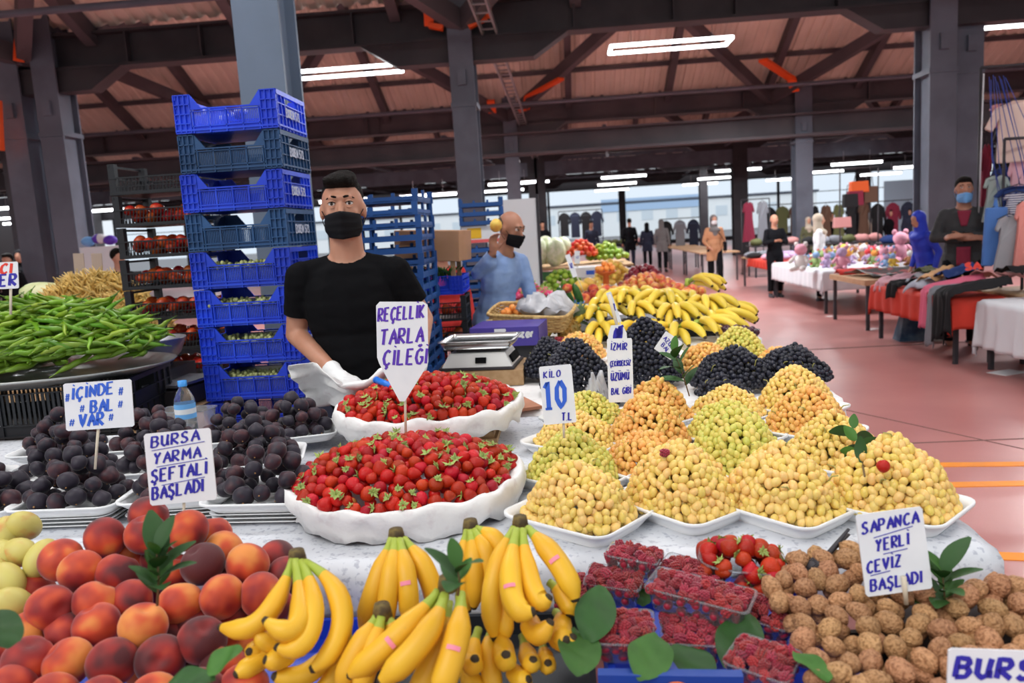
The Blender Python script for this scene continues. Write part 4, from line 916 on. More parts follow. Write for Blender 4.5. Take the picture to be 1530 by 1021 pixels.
def gmat(n, c1, c2, c3): return mat(n, (0, 0, 0), .28, nscale=1.2, rnd=.45, island=True, sss=.35, sheen=.0, ramp=[(.2, c1), (.5, c2), (.85, c3)], spec=.45)
m_gy = gmat('grape_yellow', (.74, .56, .12), (.84, .59, .18), (.86, .52, .20)); m_gg = gmat('grape_green', (.55, .56, .11), (.68, .60, .14), (.74, .56, .16)); m_ga = gmat('grape_amber', (.80, .54, .14), (.82, .46, .14), (.78, .33, .08))
m_gk = mat('grape_black', (.008, .009, .020), .42, rnd=.9, island=True, sheen=.12)
me_grape_tray_rot = -.87
random.seed(11)
# tray: x, y, half sizes, heap height, material, label
GT = [(.005, 1.80, .20, .128, .098, .135, m_gy, 1, 'yellow grapes heaped in the front-left foam tray below the KİLO card', 'leftmost front foam tray'),
      (.250, 1.855, -.02, .132, .10, .155, m_gy, 1, 'yellow and pink-tinged grapes heaped in the second front foam tray', 'second front foam tray'),
      (.475, 1.815, 0, .132, .10, .145, m_gy, 1, 'golden grapes heaped in the third front foam tray', 'third front foam tray'),
      (.715, 1.80, .1, .135, .105, .155, m_gy, 1, 'golden grapes heaped in the front foam tray nearest the aisle', 'foam tray nearest the aisle'),
      (-.005, 2.10, .2, .12, .095, .13, m_gg, 0, 'greenish grapes heaped behind the KİLO card', 'tray behind the KİLO card'),
      (.20, 2.14, 0, .12, .095, .11, m_ga, 0, 'amber grapes heaped behind the second front tray', 'tray of amber grapes'),
      (.44, 2.13, 0, .125, .10, .155, m_gg, 1, 'green grapes heaped high in the middle of the display', 'middle tray of green grapes'),
      (.70, 2.13, .1, .125, .10, .135, m_gy, 0, 'yellow grapes around the leafy sprig beside the aisle', 'tray around the leafy sprig'),
      (.01, 2.43, .2, .125, .10, .11, m_gy, 0, 'yellow grapes in the tray left of the İZMİR card', 'tray left of the İZMİR card'),
      (.235, 2.42, 0, .12, .10, .15, m_ga, 0, 'amber grapes heaped at the foot of the İZMİR card', 'tray below the İZMİR card'),
      (.48, 2.43, 0, .12, .10, .12, m_gg, 0, 'pale green grapes between the amber heap and the aisle heap', 'third-row tray of pale green grapes'),
      (.73, 2.46, .1, .12, .10, .14, m_ga, 0, 'amber grapes beside the aisle behind the sprig', 'aisle tray of amber grapes'),
      (.06, 2.74, .2, .12, .095, .10, m_gg, 0, 'green grapes directly in front of the white plastic bag', 'back-left tray of green grapes'),
      (.30, 2.74, 0, .12, .095, .13, m_ga, 0, 'orange grapes in the back row left of the leafy twig', 'back-row tray of orange grapes'),
      (.54, 2.73, 0, .12, .095, .10, m_gy, 0, 'yellow grapes in the back row right of the leafy twig', 'back-row tray of yellow grapes'),
      (.78, 2.76, .1, .125, .10, .15, m_gy, 0, 'golden grapes heaped at the back corner beside the aisle', 'back corner tray of golden grapes')]
for i, (x, y, dr, a, b_, h, m, ind, lab, tl_) in enumerate(GT):
    rz = -.87 + dr
    lift = .0
    h *= 1.06
    tr = ob('foam_tray', me_tray, None, (x, y, TZ + .004), (0, 0, rz), (1.14, 1.16, 1.25), 'white foam tray holding the ' + lab.replace(' heaped', '').split(' in the ')[0][:40].strip() + ' (' + tl_ + ')' if False else 'white foam grape tray, ' + tl_, 'tray', 'foam trays under the grapes')
    berry_pile('bunch of ' + lab, 'grapes', 'grape bunches, ' + tl_, x, y, TZ + .006, a * 1.02, b_ * 1.04, h, rz, m, .0098 if y < 2 else .0092, bool(ind), 0, 100 + i, nb=6)
GB = [(-.085, 3.66, 0, .13, .13, .16, 'black grapes at the left, behind the scale'), (.03, 3.32, .1, .15, .13, .20, 'black grapes left of the İZMİR card'), (.14, 3.05, 0, .10, .08, .08, 'black grapes in front of the left black heap'), (.34, 3.42, -.1, .15, .15, .27, 'black grapes in the tallest heap right of the İZMİR card'),
      (.66, 3.22, 0, .17, .12, .15, 'black grapes right of the leafy twig'), (.90, 3.24, .2, .15, .12, .15, 'black grapes beside the aisle'), (.58, 3.02, 0, .10, .07, .07, 'black grapes spilling toward the yellow ones')]
for i, (x, y, dr, a, b_, h, lab) in enumerate(GB):
    berry_pile('bunch of ' + lab, 'grapes', lab + ' (bunches)', x, y, TZ + .012, a, b_, h, dr, m_gk, .0105, False, 0, 300 + i, nb=5, lumps=.03, elong=1.05)
for i, (x, y, h, m, lab) in enumerate(((.80, 3.78, .16, m_gg, 'greenish grapes behind the aisle-side black grapes'), (.62, 3.62, .12, m_ga, 'orange grapes behind the leafy twig'), (.06, 4.05, .14, m_ga, 'orange grapes below the pineapple'), (.95, 3.55, .09, m_ga, 'small orange grapes at the table edge'))):
    berry_pile('bunch of ' + lab, 'grapes', lab + ' (bunches)', x, y, TZ + .012, .13, .11, h, .2, m, .0100, False, 0, 400 + i, nb=4)
# ------------------------------------------------------------------ strawberry basins
def basin(label, cx, cy, z, R0, seed, h0=.10, tilt=0.0):
    rr = random.Random(seed); t = thing('paper_lined_basin', label, 'basin', (cx, cy, z))
    b = MB(); b.lathe([(0, 0), (R0 * .72, 0), (R0 * .88, h0 * .55), (R0 * .90, h0 * .56), (R0 * .87, h0 * .58), (R0 * .73, .006), (0, .006)], 48); b.build('bowl', mat('steel_bowl', (.5, .5, .52), .35, metal=.6), t)
    def wob(i, a): k = i / 9; return k * (.06 * noise.noise(V(math.cos(a) * 2.2 + seed, math.sin(a) * 2.2, i * .22)) + .045 * noise.noise(V(math.cos(a) * 7 + seed, math.sin(a) * 7, i * .5)) + .02 * noise.noise(V(math.cos(a) * 18 + seed, math.sin(a) * 18, i * .9)))
    pr = [(R0 * .80, .035), (R0 * .95, h0 * .85), (R0 * 1.05, h0 + .004), (R0 * 1.085, h0 + .002), (R0 * 1.10, h0 - .012), (R0 * 1.09, h0 - .03), (R0 * 1.05, h0 - .052), (R0 * 1.04, h0 - .072)]
    l = MB(); n = 120; vs = []
    for i, (r, zz) in enumerate(pr):
        for j_ in range(n):
            a = 2 * PI * j_ / n; q = r * (1 + wob(i, a)); zo = (.016 * noise.noise(V(math.cos(a) * 4 + seed, math.sin(a) * 4, i * .3)) + .006 * math.sin(a * 17 + i)) * (i / 4) ** .5
            vs.append((q * math.cos(a), q * math.sin(a), max(-z + TZ + .003 if i > 6 else -1, zz + zo)))
    l.add(vs, [(i * n + j_, i * n + (j_ + 1) % n, (i + 1) * n + (j_ + 1) % n, (i + 1) * n + j_) for i in range(len(pr) - 1) for j_ in range(n)])
    o = l.build('paper_liner', m_paper, t); solidify(o, .0012, 0); return t
def straw_heap(label, gname, cx, cy, z, R0, h, seed, size=.034, h0=.10, back=9.0):
    rr = random.Random(seed)
    def s():
        a = rr.uniform(0, 2 * PI); q = math.sqrt(rr.random()); return V(q * R0 * math.cos(a), q * R0 * math.sin(a), h * (1 - q ** 2.2) + .012 * noise.noise(V(q * math.cos(a) * 4, q * math.sin(a) * 4, seed)))
    pts = darts(30000, size * .84, s); low = darts(6000, size * .95, lambda: (lambda p: p and V(p.x * .97, p.y * .97, p.z - size * .72))(s()))
    for p in pts:
        if p.y > back: low.append(p); continue
        o = ob('strawberry', me_straw, None, V(cx, cy, z + h0) + p, rrot(), size * rr.uniform(.80, 1.22), label, 'strawberry', gname)
        if rr.random() < .46:
            # calyx towards the viewer's side now and then
            R = Euler((rr.uniform(.1, 1.6), 0, rr.uniform(-1.6, 1.6)), 'XYZ'); o.rotation_euler = R
            ob('calyx', me_calyx, o, (0, 0, 0), (0, 0, rr.uniform(0, 6)), rr.uniform(.9, 1.3))
    mb = MB()
    for p in low: mb.ell(p, (size * .45,) * 3, n=8, k=5)
    mb.build('strawberry_heap', m_straw, None, loc=(cx, cy, z + h0), label='lower layers of ' + label.replace('small red strawberry', 'small red strawberries'), cat='strawberries', kind='stuff', group=gname)
basin('wide basin lined with white paper, full of strawberries, nearest the bananas', -.44, 2.01, TZ + .002, .283, 1, .078)
straw_heap('small red strawberry heaped in the front paper-lined basin', 'strawberries in the front basin', -.44, 2.01, TZ, .284, .078, 1, h0=.082, back=.18)
b = MB(); b.box((0, 0, .03), (.46, .36, .06)); b.box((0, 0, .03), (.48, .38, .02)); b.build('wooden_riser', m_wood, None, False, (-.48, 2.66, TZ + .002), label='low wooden riser under the rear strawberry basin', cat='box')
basin('wide basin lined with white paper, full of strawberries, behind the first basin', -.48, 2.63, TZ + .064, .293, 2, .078)
straw_heap('small red strawberry heaped in the rear paper-lined basin', 'strawberries in the rear basin', -.48, 2.63, TZ + .062, .292, .072, 2, h0=.082, back=.03)
# loose paper pulled up behind the rear basin, the blue knife handle and the plastic bag
b = MB()
A_ = [PY(486, 560, 2.98), PY(575, 528, 3.0), PY(640, 530, 3.0)]
def pf(u, v):
    p = V(-1.0 + u * .46, 2.92 - .10 * u + .05 * math.sin(u * 9), TZ + .07 + v * (.17 + .03 * math.sin(u * 7 + 1))); return p + V(.03 * NZ(u * 5, v * 5), .05 * NZ(u * 4 + 3, v * 6) - .16 * v, .02 * NZ(u * 7, 9))
b.grid(20, 12, pf); o = b.build('white_paper_sheet', m_paper, None, label='crumpled white paper sheet held up by the gloved vendor behind the basin', cat='paper'); solidify(o, .002, 0)
b = MB(); a_, c_ = PY(562, 568, 2.62), PY(592, 580, 2.55); b.tube([a_, c_], [.011, .011], 14); b.tube([a_ - (c_ - a_) * .02, a_ + (c_ - a_) * .03], .0125, 14); b.build('blue_tube', mat('light_blue_plastic', (.02, .18, .72), .35), None, label='short light blue plastic tube lying in the rear basin', cat='tube')
o = ob('strawberry', me_straw, None, P(463, 696, TZ + .03), rrot(), .03, 'single red strawberry lying between a fig tray and the front basin', 'strawberry')
ob('strawberry', me_straw, None, P(1320, 697, TZ + .150), (1.6, 0, .4), .030, 'single dark red strawberry on the aisle-side grapes beside the sprig', 'strawberry')
ob('strawberry', me_rasp, None, P(993, 677, TZ + .163), rrot(), .022, 'single round red berry on top of the second front grape heap', 'berry')

# ------------------------------------------------------------------ figs in foam trays on upturned foam trays
FT = [(22, 732, 1.93, 0), (128, 722, 1.93, 0), (238, 712, 1.98, .06), (385, 712, 2.02, 0), (80, 655, 2.35, 0), (300, 640, 2.42, .2), (455, 655, 2.42, .15), (215, 622, 2.62, 0), (385, 612, 2.78, .3), (-70, 690, 2.2, 0)]
FT = [(-1.60, 1.98, 0), (-1.33, 1.99, 0), (-1.05, 2.02, .1), (-.80, 1.97, -.05), (-1.86, 2.2, 0), (-1.53, 2.26, .05), (-1.24, 2.28, .1), (-.97, 2.31, .25), (-1.72, 2.53, 0), (-1.42, 2.55, .1), (-1.13, 2.60, .1), (-.95, 2.62, .3)]
fl_ = ['at the left edge of the fig display', 'beside the blue-lettered fig card', 'under the BURSA YARMA card', 'next to the front strawberry basin', 'at the far left behind the front trays', 'behind the blue-lettered card', 'behind the peach card', 'of the right-hand middle row', 'at the back by the black crate', 'in the back row before the water bottle', 'in the back row before the blue crates', 'below the gloved hand']
nfig = 0
for i, (x, y, rz) in enumerate(FT):
    rr = random.Random(50 + i); hgt = .05
    for k in range(3):
        if i < 4 or i in (7,): ob('foam_tray', me_tray, None, (x + rr.uniform(-.006, .006), y, TZ + .004 + .010 * k + .0), (0, 0, rz + (PI / 2 if False else 0)), (.98, .98, .30), 'empty foam tray stacked under the figs ' + fl_[i], 'tray', 'empty foam trays ' + fl_[i])
    z0 = TZ + .036
    ob('foam_tray', me_tray, None, (x, y, z0), (0, 0, rz), (1.12, 1.15, 1), 'foam tray full of figs ' + fl_[i], 'tray')
    def s():
        u, v = rr.uniform(-1, 1), rr.uniform(-1, 1)
        k = superm(u, v, 3)
        if k > 1: return None
        return V(u * .113, v * .088, .030 + .112 * max(0, 1 - k ** 1.5))
    R = Matrix.Rotation(rz, 3, 'Z'); base = V(x, y, z0)
    pts = darts(6000, .0435, s); low = darts(800, .042, lambda: V(rr.uniform(-.075, .075), rr.uniform(-.05, .05), .032)); lb = MB()
    for p in low: lb.ell(p, (.022, .022, .021), n=10, k=6)
    lb.build('fig_layer', m_fig, None, loc=base, rot=(0, 0, rz), label='lower layer of dark figs in the foam tray ' + fl_[i], cat='figs', kind='stuff', group='figs ' + fl_[i])
    for p in pts:
        o = ob('fig', me_fig, None, base + R @ p, (rr.uniform(-1.5, -.1), rr.uniform(-.7, .7), rr.uniform(-1.2, 1.2)), .051 * rr.uniform(.86, 1.12), 'dark purple fig in the foam tray ' + fl_[i], 'fig', 'figs ' + fl_[i])
        ob('stalk_end', me_fige, o); nfig += 1
# ------------------------------------------------------------------ crates
def crate_mesh(w, d, h, m, dip=True, mdark=None, bars=10, lettering=False, name='crate'):
    """open stacking crate: lattice walls, posts at the corners, front dipped between them"""
    b = MB(); t = .008
    b.box((0, 0, .006), (w - .01, d - .01, .012))
    z1 = h; zl = h * .62 if dip else h
    for sy in (-1, 1):     # wide walls
        y = sy * (d / 2 - t / 2); yo = sy * (d / 2 - .002); cw = w * .16
        b.box((0, y - sy * .006, zl * .5 + .004), (w - .02, .003, zl * .98)) if bars == 0 else None
        for sx in (-1, 1):
            b.box((sx * (w / 2 - cw / 2), y - sy * .004, z1 / 2), (cw, .004, z1)); 
            for k in range(4): b.box((sx * (w / 2 - k * cw / 3.2 - .002), y + sy * .003, z1 / 2), (.004, .010, z1))
            for k in range(5): b.box((sx * (w / 2 - cw / 2), y + sy * .003, z1 * (k + .05) / 4.1), (cw, .010, .004))
            # slope of the dip
            if dip: b.add([(sx * (w / 2 - cw), y - sy * .004, zl), (sx * (w / 2 - cw - .05), y - sy * .004, zl), (sx * (w / 2 - cw), y - sy * .004, z1), (sx * (w / 2 - cw), y + sy * .004, zl), (sx * (w / 2 - cw - .05), y + sy * .004, zl), (sx * (w / 2 - cw), y + sy * .004, z1)], [(0, 1, 2), (5, 4, 3), (1, 4, 5, 2), (0, 3, 4, 1), (0, 2, 5, 3)])
        b.box((0, y, zl), (w - 2 * cw, .014, .006)); b.box((0, y, .014), (w, .014, .008)); b.box((0, y, zl * .28), (w - 2 * cw, .012, .005)); b.box((0, y, zl * .9), (w - 2 * cw, .012, .004))
        for k in range(5): b.box(((k - 2) * (w - 2 * cw) / 4.2, y, zl / 2), (.005, .012, zl))
        if bars:
            for k in range(bars * 4): 
                x = -(w / 2 - cw) + (k + .5) * (w - 2 * cw) / (bars * 4); b.box((x, y - sy * .003, zl * .60), ((w - 2 * cw) / (bars * 4) * .55, .004, zl * .60))
            b.box((0, y - sy * .003, zl * .15), (w - 2 * cw, .003, zl * .26))
    for sx in (-1, 1):
        x = sx * (w / 2 - t / 2)
        b.box((x - sx * .004, 0, z1 * .33), (.004, d - .02, z1 * .66)); b.box((x - sx * .004, d * .33, z1 * .8), (.004, d * .30, z1 * .3)); b.box((x - sx * .004, -d * .33, z1 * .8), (.004, d * .30, z1 * .3))
        b.box((x, 0, z1 - .012), (.014, d, .020)); b.box((x, 0, .014), (.014, d, .008)); b.box((x, 0, z1 * .66), (.012, d, .005)); b.box((x, 0, z1 * .36), (.012, d, .005))
        for k in range(9):
            if 2 < k < 6: b.box((x, (k - 4) * d / 8.6, z1 * .17), (.010, .005, z1 * .34))
            else: b.box((x, (k - 4) * d / 8.6, z1 / 2), (.012, .005, z1))
    return b.mesh(name, m, False)
me_cb = crate_mesh(.465, .40, .168, m_crate); me_cd = crate_mesh(.465, .40, .168, m_crate2)
me_cap = MB().box((0, 0, 0), (.40, .33, .004)).mesh('crate_floor', m_crate2, False)
m_ctext = mat('crate_lettering', (.50, .55, .68), .6)
ordr = [0, 1, 0, 1, 0, 0, 0, 0]; cz0 = .875; ch = .1735
cname = ['topmost bright blue fruit crate of the tall stack', 'dull blue crate second from the top of the tall stack', 'bright blue crate third from the top of the tall stack', 'dull blue crate fourth from the top of the tall stack', 'bright blue crate of green grapes level with the vendor\'s chest', 'bright blue crate of green grapes, sixth from the top',
         'bright blue crate of green grapes, seventh from the top', 'bright blue crate of green grapes just above the figs']
CX, CY = -1.455, 3.74
for k in range(8):
    z = cz0 + ch * (7 - k); rr = random.Random(k + 5); off = (rr.uniform(-.006, .006), rr.uniform(-.006, .006))
    c = ob('fruit_crate', me_cd if ordr[k] else me_cb, None, (CX + off[0], CY + off[1], z), (0, 0, rr.uniform(-.012, .012)), 1, cname[k], 'crate')
    b = MB(); stroke_text(b, 'EKREM 573', 0, 0, .036, fit=.19, pen=.16, slant=.0, contrast=.1, z=.002)
    o = b.build('lettering', m_ctext, c, False, (.2375, -.10, .058), (PI / 2, 0, PI / 2), kind='stuff')
    if k == 0 or 4 <= k:
        b = MB()
        for q in range(120 if k else 12): b.ell((rr.uniform(-.19, .19), rr.uniform(-.19, -.05) if k else rr.uniform(-.1, .1), (.104 if k else .11) + rr.uniform(-.012, .012)), (.0095, .0095, .011), n=7, k=5)
        if k: b.box((0, 0, .06), (.42, .36, .07))
        b.build('grapes_inside' if k else 'leftover', mat('crate_grapes', (.42, .45, .18), .4, rnd=.4, island=True) if k else m_card, None, True, (CX + off[0], CY + off[1], z), label=('pale green grapes inside the ' if k else 'yellowish scraps inside the ') + cname[k].replace(' of green grapes', ''), cat='grapes' if k else 'scraps', kind='stuff')
for k in range(5):
    ob('fruit_crate', me_cb, None, (CX, CY, k * ch), (0, 0, 0), 1, 'blue crate in the hidden lower part of the tall stack', 'crate', 'lower crates of the tall stack')
# black tomato crates
me_ck = crate_mesh(.50, .38, .155, m_crateb, dip=False, bars=6)
def lattice_crate(w, d, h, m, gap=.55):
    b = MB(); b.box((0, 0, .006), (w, d, .01))
    for sy in (-1, 1):
        y = sy * (d / 2 - .005); b.box((0, y, h * gap), (w, .012, .008)); b.box((0, y, .012), (w, .014, .016)); b.box((0, y, h * gap * .5), (w, .008, .004))
        for k in range(26): x = -w / 2 + (k + .5) * w / 26; b.beam((x - .006, y, .012), (x + .008, y, h * gap), .004, .004); 
    for sx in (-1, 1):
        x = sx * (w / 2 - .006); b.box((x, 0, h * gap), (.012, d, .008)); b.box((x, 0, .012), (.012, d, .016))
        for k in range(20): y = -d / 2 + (k + .5) * d / 20; b.box((x, y, h * gap / 2), (.004, .004, h * gap))
        for sy in (-1, 1): b.box((x - sx * .012, sy * (d / 2 - .02), h / 2), (.036, .036, h)); 
        b.box((x, 0, h * .93), (.012, d, .012))
    return b.mesh('lattice_crate', m, False)
m_tom = mat('tomato_skin', (.62, .045, .018), .25, (.66, .11, .03), 3, rnd=.3, hue=.03); me_tom = MB().ell((0, 0, 0), (.5, .5, .42), n=16, k=10, fn=lambda p: dimple(p, .1, .0, .0)).mesh('tomato', m_tom)
me_tcal = calyx_mesh(6, .3, .03, .05); me_tcal.materials[0] = m_leaf
tn = ['topmost empty black crate of the tomato stack', 'black crate of tomatoes second from the top', 'black crate of tomatoes third from the top', 'black crate of tomatoes fourth from the top', 'black crate of tomatoes fifth from the top', 'black crate of tomatoes sixth from the top', 'black crate of tomatoes seventh from the top']
me_lc = lattice_crate(.50, .36, .168, m_crateb)
TX, TY, th_ = -2.17, 4.42, .172
for k in range(12):
    z = .0 + th_ * (11 - k)
    lab = tn[k] if k < 7 else 'black lattice crate low in the tomato stack, hidden by the counter'
    ob('lattice_crate', me_lc, None, (TX + (k % 3 - 1) * .004, TY, z), (0, 0, .0), 1, lab, 'crate', None if k < 7 else 'lower crates of the tomato stack')
    if 0 < k < 7:
        rr = random.Random(80 + k)
        for p in darts(900, .062, lambda: V(rr.uniform(-.205, .205), rr.uniform(-.14, .13), .045 + rr.uniform(0, .048))):
            o = ob('tomato', me_tom, None, V(TX, TY, z) + p, (rr.uniform(-.8, .8), rr.uniform(-.8, .8), rr.uniform(0, 6)), .070 * rr.uniform(.9, 1.08), 'ripe tomato in the ' + tn[k], 'tomato', 'tomatoes in the ' + tn[k])
# slim blue trays behind the vendor
def slim_tray(w, d, h, m):
    b = MB(); b.box((0, 0, .006), (w, d, .012))
    for sy in (-1, 1):
        y = sy * (d / 2 - .006); b.box((0, y, .02), (w, .012, .028))
        for q in (-.48, -.16, .16, .48): b.box((q * w, y, h / 2), (.035, .014, h)) if abs(q) > .3 else b.box((q * w, y, .03), (.02, .014, .05))
    for sx in (-1, 1):
        x = sx * (w / 2 - .006); b.box((x, 0, .02), (.012, d, .028))
        for q in (-.47, 0, .47): b.box((x, q * d, h / 2), (.014, .035, h))
    return b.mesh('slim_tray', m, False)
me_st = slim_tray(.40, .50, .074, m_crate3); me_stb = slim_tray(.40, .40, .09, m_crate)
for k in range(25):
    ob('slim_fruit_tray', me_st, None, (-1.02 + .006 * math.sin(k * 2.1), 4.86 + .006 * math.sin(k * 1.3), .074 * k), (0, 0, .015 * math.sin(k)), 1, 'slim dull blue stacking tray in the tall pile right behind the dark-haired vendor', 'crate', 'slim blue trays behind the vendor')
b = MB(); b.lathe([(0, 0), (.19, 0), (.2, .1), (.21, .26), (.2, .27)], 20, sx=1.1); 
# crates under the front display: they carry peaches, bananas, berries and walnuts
me_cf = crate_mesh(.50, .40, .20, m_crate, dip=False)
# ------------------------------------------------------------------ sloping front display (in front of the table)
FD = []
def slope_z(y): return .70 + (y - 1.05) * .22      # top of the front crates
def front_bin(label, x0, x1, y0=1.0, y1=1.58, m=m_crate, zf=.60, zb=.74):
    t = thing('display_crate', label, 'crate', ((x0 + x1) / 2, (y0 + y1) / 2, 0)); w, d = x1 - x0, y1 - y0
    b = MB(); 
    b.add([(-w / 2, -d / 2, zf), (w / 2, -d / 2, zf), (w / 2, d / 2, zb), (-w / 2, d / 2, zb), (-w / 2, -d / 2, zf - .02), (w / 2, -d / 2, zf - .02), (w / 2, d / 2, zb - .02), (-w / 2, d / 2, zb - .02)], [(0, 1, 2, 3), (7, 6, 5, 4), (0, 4, 5, 1), (1, 5, 6, 2), (2, 6, 7, 3), (3, 7, 4, 0)]); b.build('bottom', m, t, False)
    b = MB(); b.box((0, -d / 2 + .005, zf + .02), (w, .012, .10)); b.box((0, d / 2 - .005, zb + .01), (w, .012, .06)); b.box((-w / 2 + .005, 0, (zf + zb) / 2 + .03), (.012, d, .14)); b.box((w / 2 - .005, 0, (zf + zb) / 2 + .03), (.012, d, .14)); b.build('rim', m, t, False)
    for sx in (-1, 1):
        for sy in (-1, 1): b = MB(); z = zf if sy < 0 else zb; b.box((sx * (w / 2 - .03), sy * (d / 2 - .03), (z - .01) / 2), (.04, .04, z - .02)); b.build('leg', m_dark, t, False)
front_bin('blue display crate under the peach heap', -1.55, -.44); front_bin('dark display crate under the front bananas', -.42, .02, m=m_crateb)
front_bin('blue display crate under the raspberry punnets', .04, .43, zf=.72, zb=.80); front_bin('dark display crate under the walnuts', .45, 1.05, y1=1.40, m=m_crateb, zf=.70, zb=.78)

def plane_depth(px, py, z1, y1, z2, y2):   # distance along the view axis where the ray meets the sloping face through (y1,z1),(y2,z2)
    d = ray(px, py); k = (z2 - z1) / (y2 - y1); t = (z1 - CAM.z - k * y1) / (d.z - k * d.y); return t
# peaches, one by one
PE = [(222, 771, 58), (157, 804, 64), (218, 799, 62), (280, 793, 64), (91, 837, 65), (121, 854, 66), (176, 858, 62), (303, 843, 64), (370, 843, 60), (332, 892, 64), (390, 889, 62), (75, 909, 72), (143, 901, 66), (196, 900, 60), (270, 903, 64),
      (145, 935, 68), (214, 936, 76), (302, 957, 72), (42, 987, 76), (102, 990, 74), (168, 990, 78), (240, 986, 74), (50, 885, 58), (45, 948, 66), (97, 950, 64), (256, 856, 60), (317, 800, 52), (335, 824, 56), (262, 950, 62), (355, 921, 58), (288, 938, 62), (335, 1000, 66),
      (412, 838, 54), (430, 862, 56), (405, 905, 60), (372, 958, 62), (10, 960, 66), (15, 1030, 78), (80, 1045, 80), (150, 1050, 80), (230, 1045, 80), (300, 1035, 78), (365, 1030, 74), (240, 830, 56), (350, 870, 58), (195, 830, 56), (120, 895, 60)]
tint = random.Random(5)
for i, (px, py, dpx) in enumerate(PE):
    dp = plane_depth(px, py, .86, 1.10, 1.06, 1.50); d2 = .083 * FPX / dpx; dep = dp * .8 + d2 * .2 + (.03 if dpx < 63 and i > 20 else 0)
    ob('peach', me_peach, None, D(px, py, dep), (tint.uniform(-.2, 1.5), tint.uniform(-.7, .7), tint.uniform(-3, 3)), .083, 'red and orange downy peach in the heap at the lower left', 'peach', 'peaches in the lower left heap')
mb = []
for p in darts(400, .080, lambda: (lambda x, y: V(x, y, .80 + (y - 1.1) * .30 + random.uniform(-.03, .03)))(random.uniform(-1.45, -.60), random.uniform(1.12, 1.5))):
    ob('peach', me_peach, None, p, rrot(), .083, 'peach underneath the lower left heap', 'peach', 'peaches in the lower left heap')
# pale mangoes left of the peaches
m_mango = mat('pale_mango', (0, 0, 0), .5, nscale=1.8, rnd=.2, coord='Generated', ramp=[(.3, (.62, .56, .15)), (.6, (.60, .50, .14)), (.8, (.62, .22, .06))]); me_mango = MB().ell((0, 0, 0), (.42, .40, .56), n=20, k=14).mesh('pear', m_mango)
for i, (px, py, dpx) in enumerate(((36, 786, 52), (28, 826, 54), (62, 835, 56), (5, 800, 46), (2, 830, 48), (12, 868, 56), (22, 904, 50), (-14, 850, 56), (-30, 810, 60), (-30, 900, 60))):
    ob('pear', me_mango, None, D(px, py, plane_depth(px, py, .86, 1.10, 1.04, 1.50)), (.9 + .5 * math.sin(i * 2), .8 * math.sin(i), i), .072, 'pale yellow-green pear left of the peach heap', 'pear', 'pears at the left edge')
# bananas in front
def hand_of(label, crown, deps, fingers, name='banana_bunch', m=m_ban, group=None, crown_r=.017):
    c = D(crown[0], crown[1], crown[2]); t = thing(name, label, 'bananas', c, group=group)
    b = MB(); b.tube([V(0, 0, .012), V(0, 0, .002), V(0, 0, -.012)], [crown_r * .72, crown_r * .85, crown_r * .95], 10); b.build('crown', m_crown, t)
    for k, f in enumerate(fingers):
        pts = [D(*q) - c for q in f[0]]; banana(t, pts, f[1] if len(f) > 1 else .0175, m=m, sticker=len(f) > 2)
    return t
def q(px, py, d=0, base=1.30): return (px, py, base + d)
B = 1.27
hand_of('banana bunch hanging left of centre beside the peaches', (444, 832, B + .08), 0, [
    ([(437, 838, B + .07), (425, 880, B + .02), (395, 950, B - .02), (366, 946, B - .02), (328, 937, B + .01)], .0175), ([(441, 838, B + .06), (452, 900, B), (462, 955, B - .06), (430, 958, B - .06), (394, 925, B - .04)], .0175),
    ([(450, 840, B + .06), (474, 880, B), (484, 950, B - .04), (450, 988, B - .06), (411, 966, B - .05)], .0172), ([(456, 841, B + .06), (508, 865, B + .02), (538, 925, B), (500, 985, B - .02), (463, 1002, B - .03)], .018),
    ([(430, 940, B + .03), (420, 975, B), (395, 965, B - .01), (383, 944, B - .01)], .015), ([(500, 950, B + .05), (480, 1010, B), (440, 1020, B), (407, 1010, B - .02)], .0175), ([(440, 960, B + .02), (430, 985, B), (415, 990, B - .02), (394, 986, B - .03)], .017), ([(420, 955, B + .05), (400, 985, B + .02), (375, 995, B), (350, 1010, B - .02)], .0165),
    ([(410, 950, B + .06), (395, 970, B + .03), (380, 975, B + .02), (371, 974, B)], .0155), ([(520, 930, B + .06), (520, 990, B + .04), (490, 1040, B + .02), (450, 1060, B)], .018)])
hand_of('banana bunch standing upright with a brown crown, left of the small leafy sprig', (592, 800, B + .16), 0, [
    ([(585, 806, B + .14), (572, 850, B + .10), (552, 890, B + .08), (541, 945, B + .10)], .0185), ([(590, 807, B + .13), (586, 850, B + .08), (580, 890, B + .06), (574, 945, B + .08)], .0180), ([(597, 807, B + .13), (606, 850, B + .08), (615, 890, B + .06), (610, 935, B + .08)], .0180, 1),
    ([(603, 806, B + .14), (630, 838, B + .11), (650, 870, B + .10), (652, 925, B + .12)], .0185)])
hand_of('lowest banana bunch at the bottom edge with pink stickers', (668, 872, B + .0), 0, [
    ([(655, 885, B + .0), (615, 935, B - .05), (560, 985, B - .06), (520, 1011, B - .05)], .0205, 1), ([(664, 890, B - .01), (650, 945, B - .08), (610, 985, B - .09), (566, 1022, B - .09)], .0205), ([(688, 888, B), (692, 945, B - .07), (672, 1000, B - .10), (650, 1050, B - .10)], .021, 1),
    ([(670, 900, B + .02), (665, 960, B - .03), (640, 1010, B - .05), (610, 1060, B - .05)], .020)])
hand_of('small banana bunch with a dark crown low between the upright bunch and the big fingers', (571, 913, B - .0), 0, [
    ([(564, 920, B - .0), (548, 955, B - .03), (520, 985, B - .04), (508, 1035, B - .04)], .019), ([(570, 922, B - .01), (562, 960, B - .03), (545, 1000, B - .05), (535, 1040, B - .05)], .018), ([(577, 920, B), (590, 945, B - .01), (600, 970, B), (600, 1010, B)], .0175)])
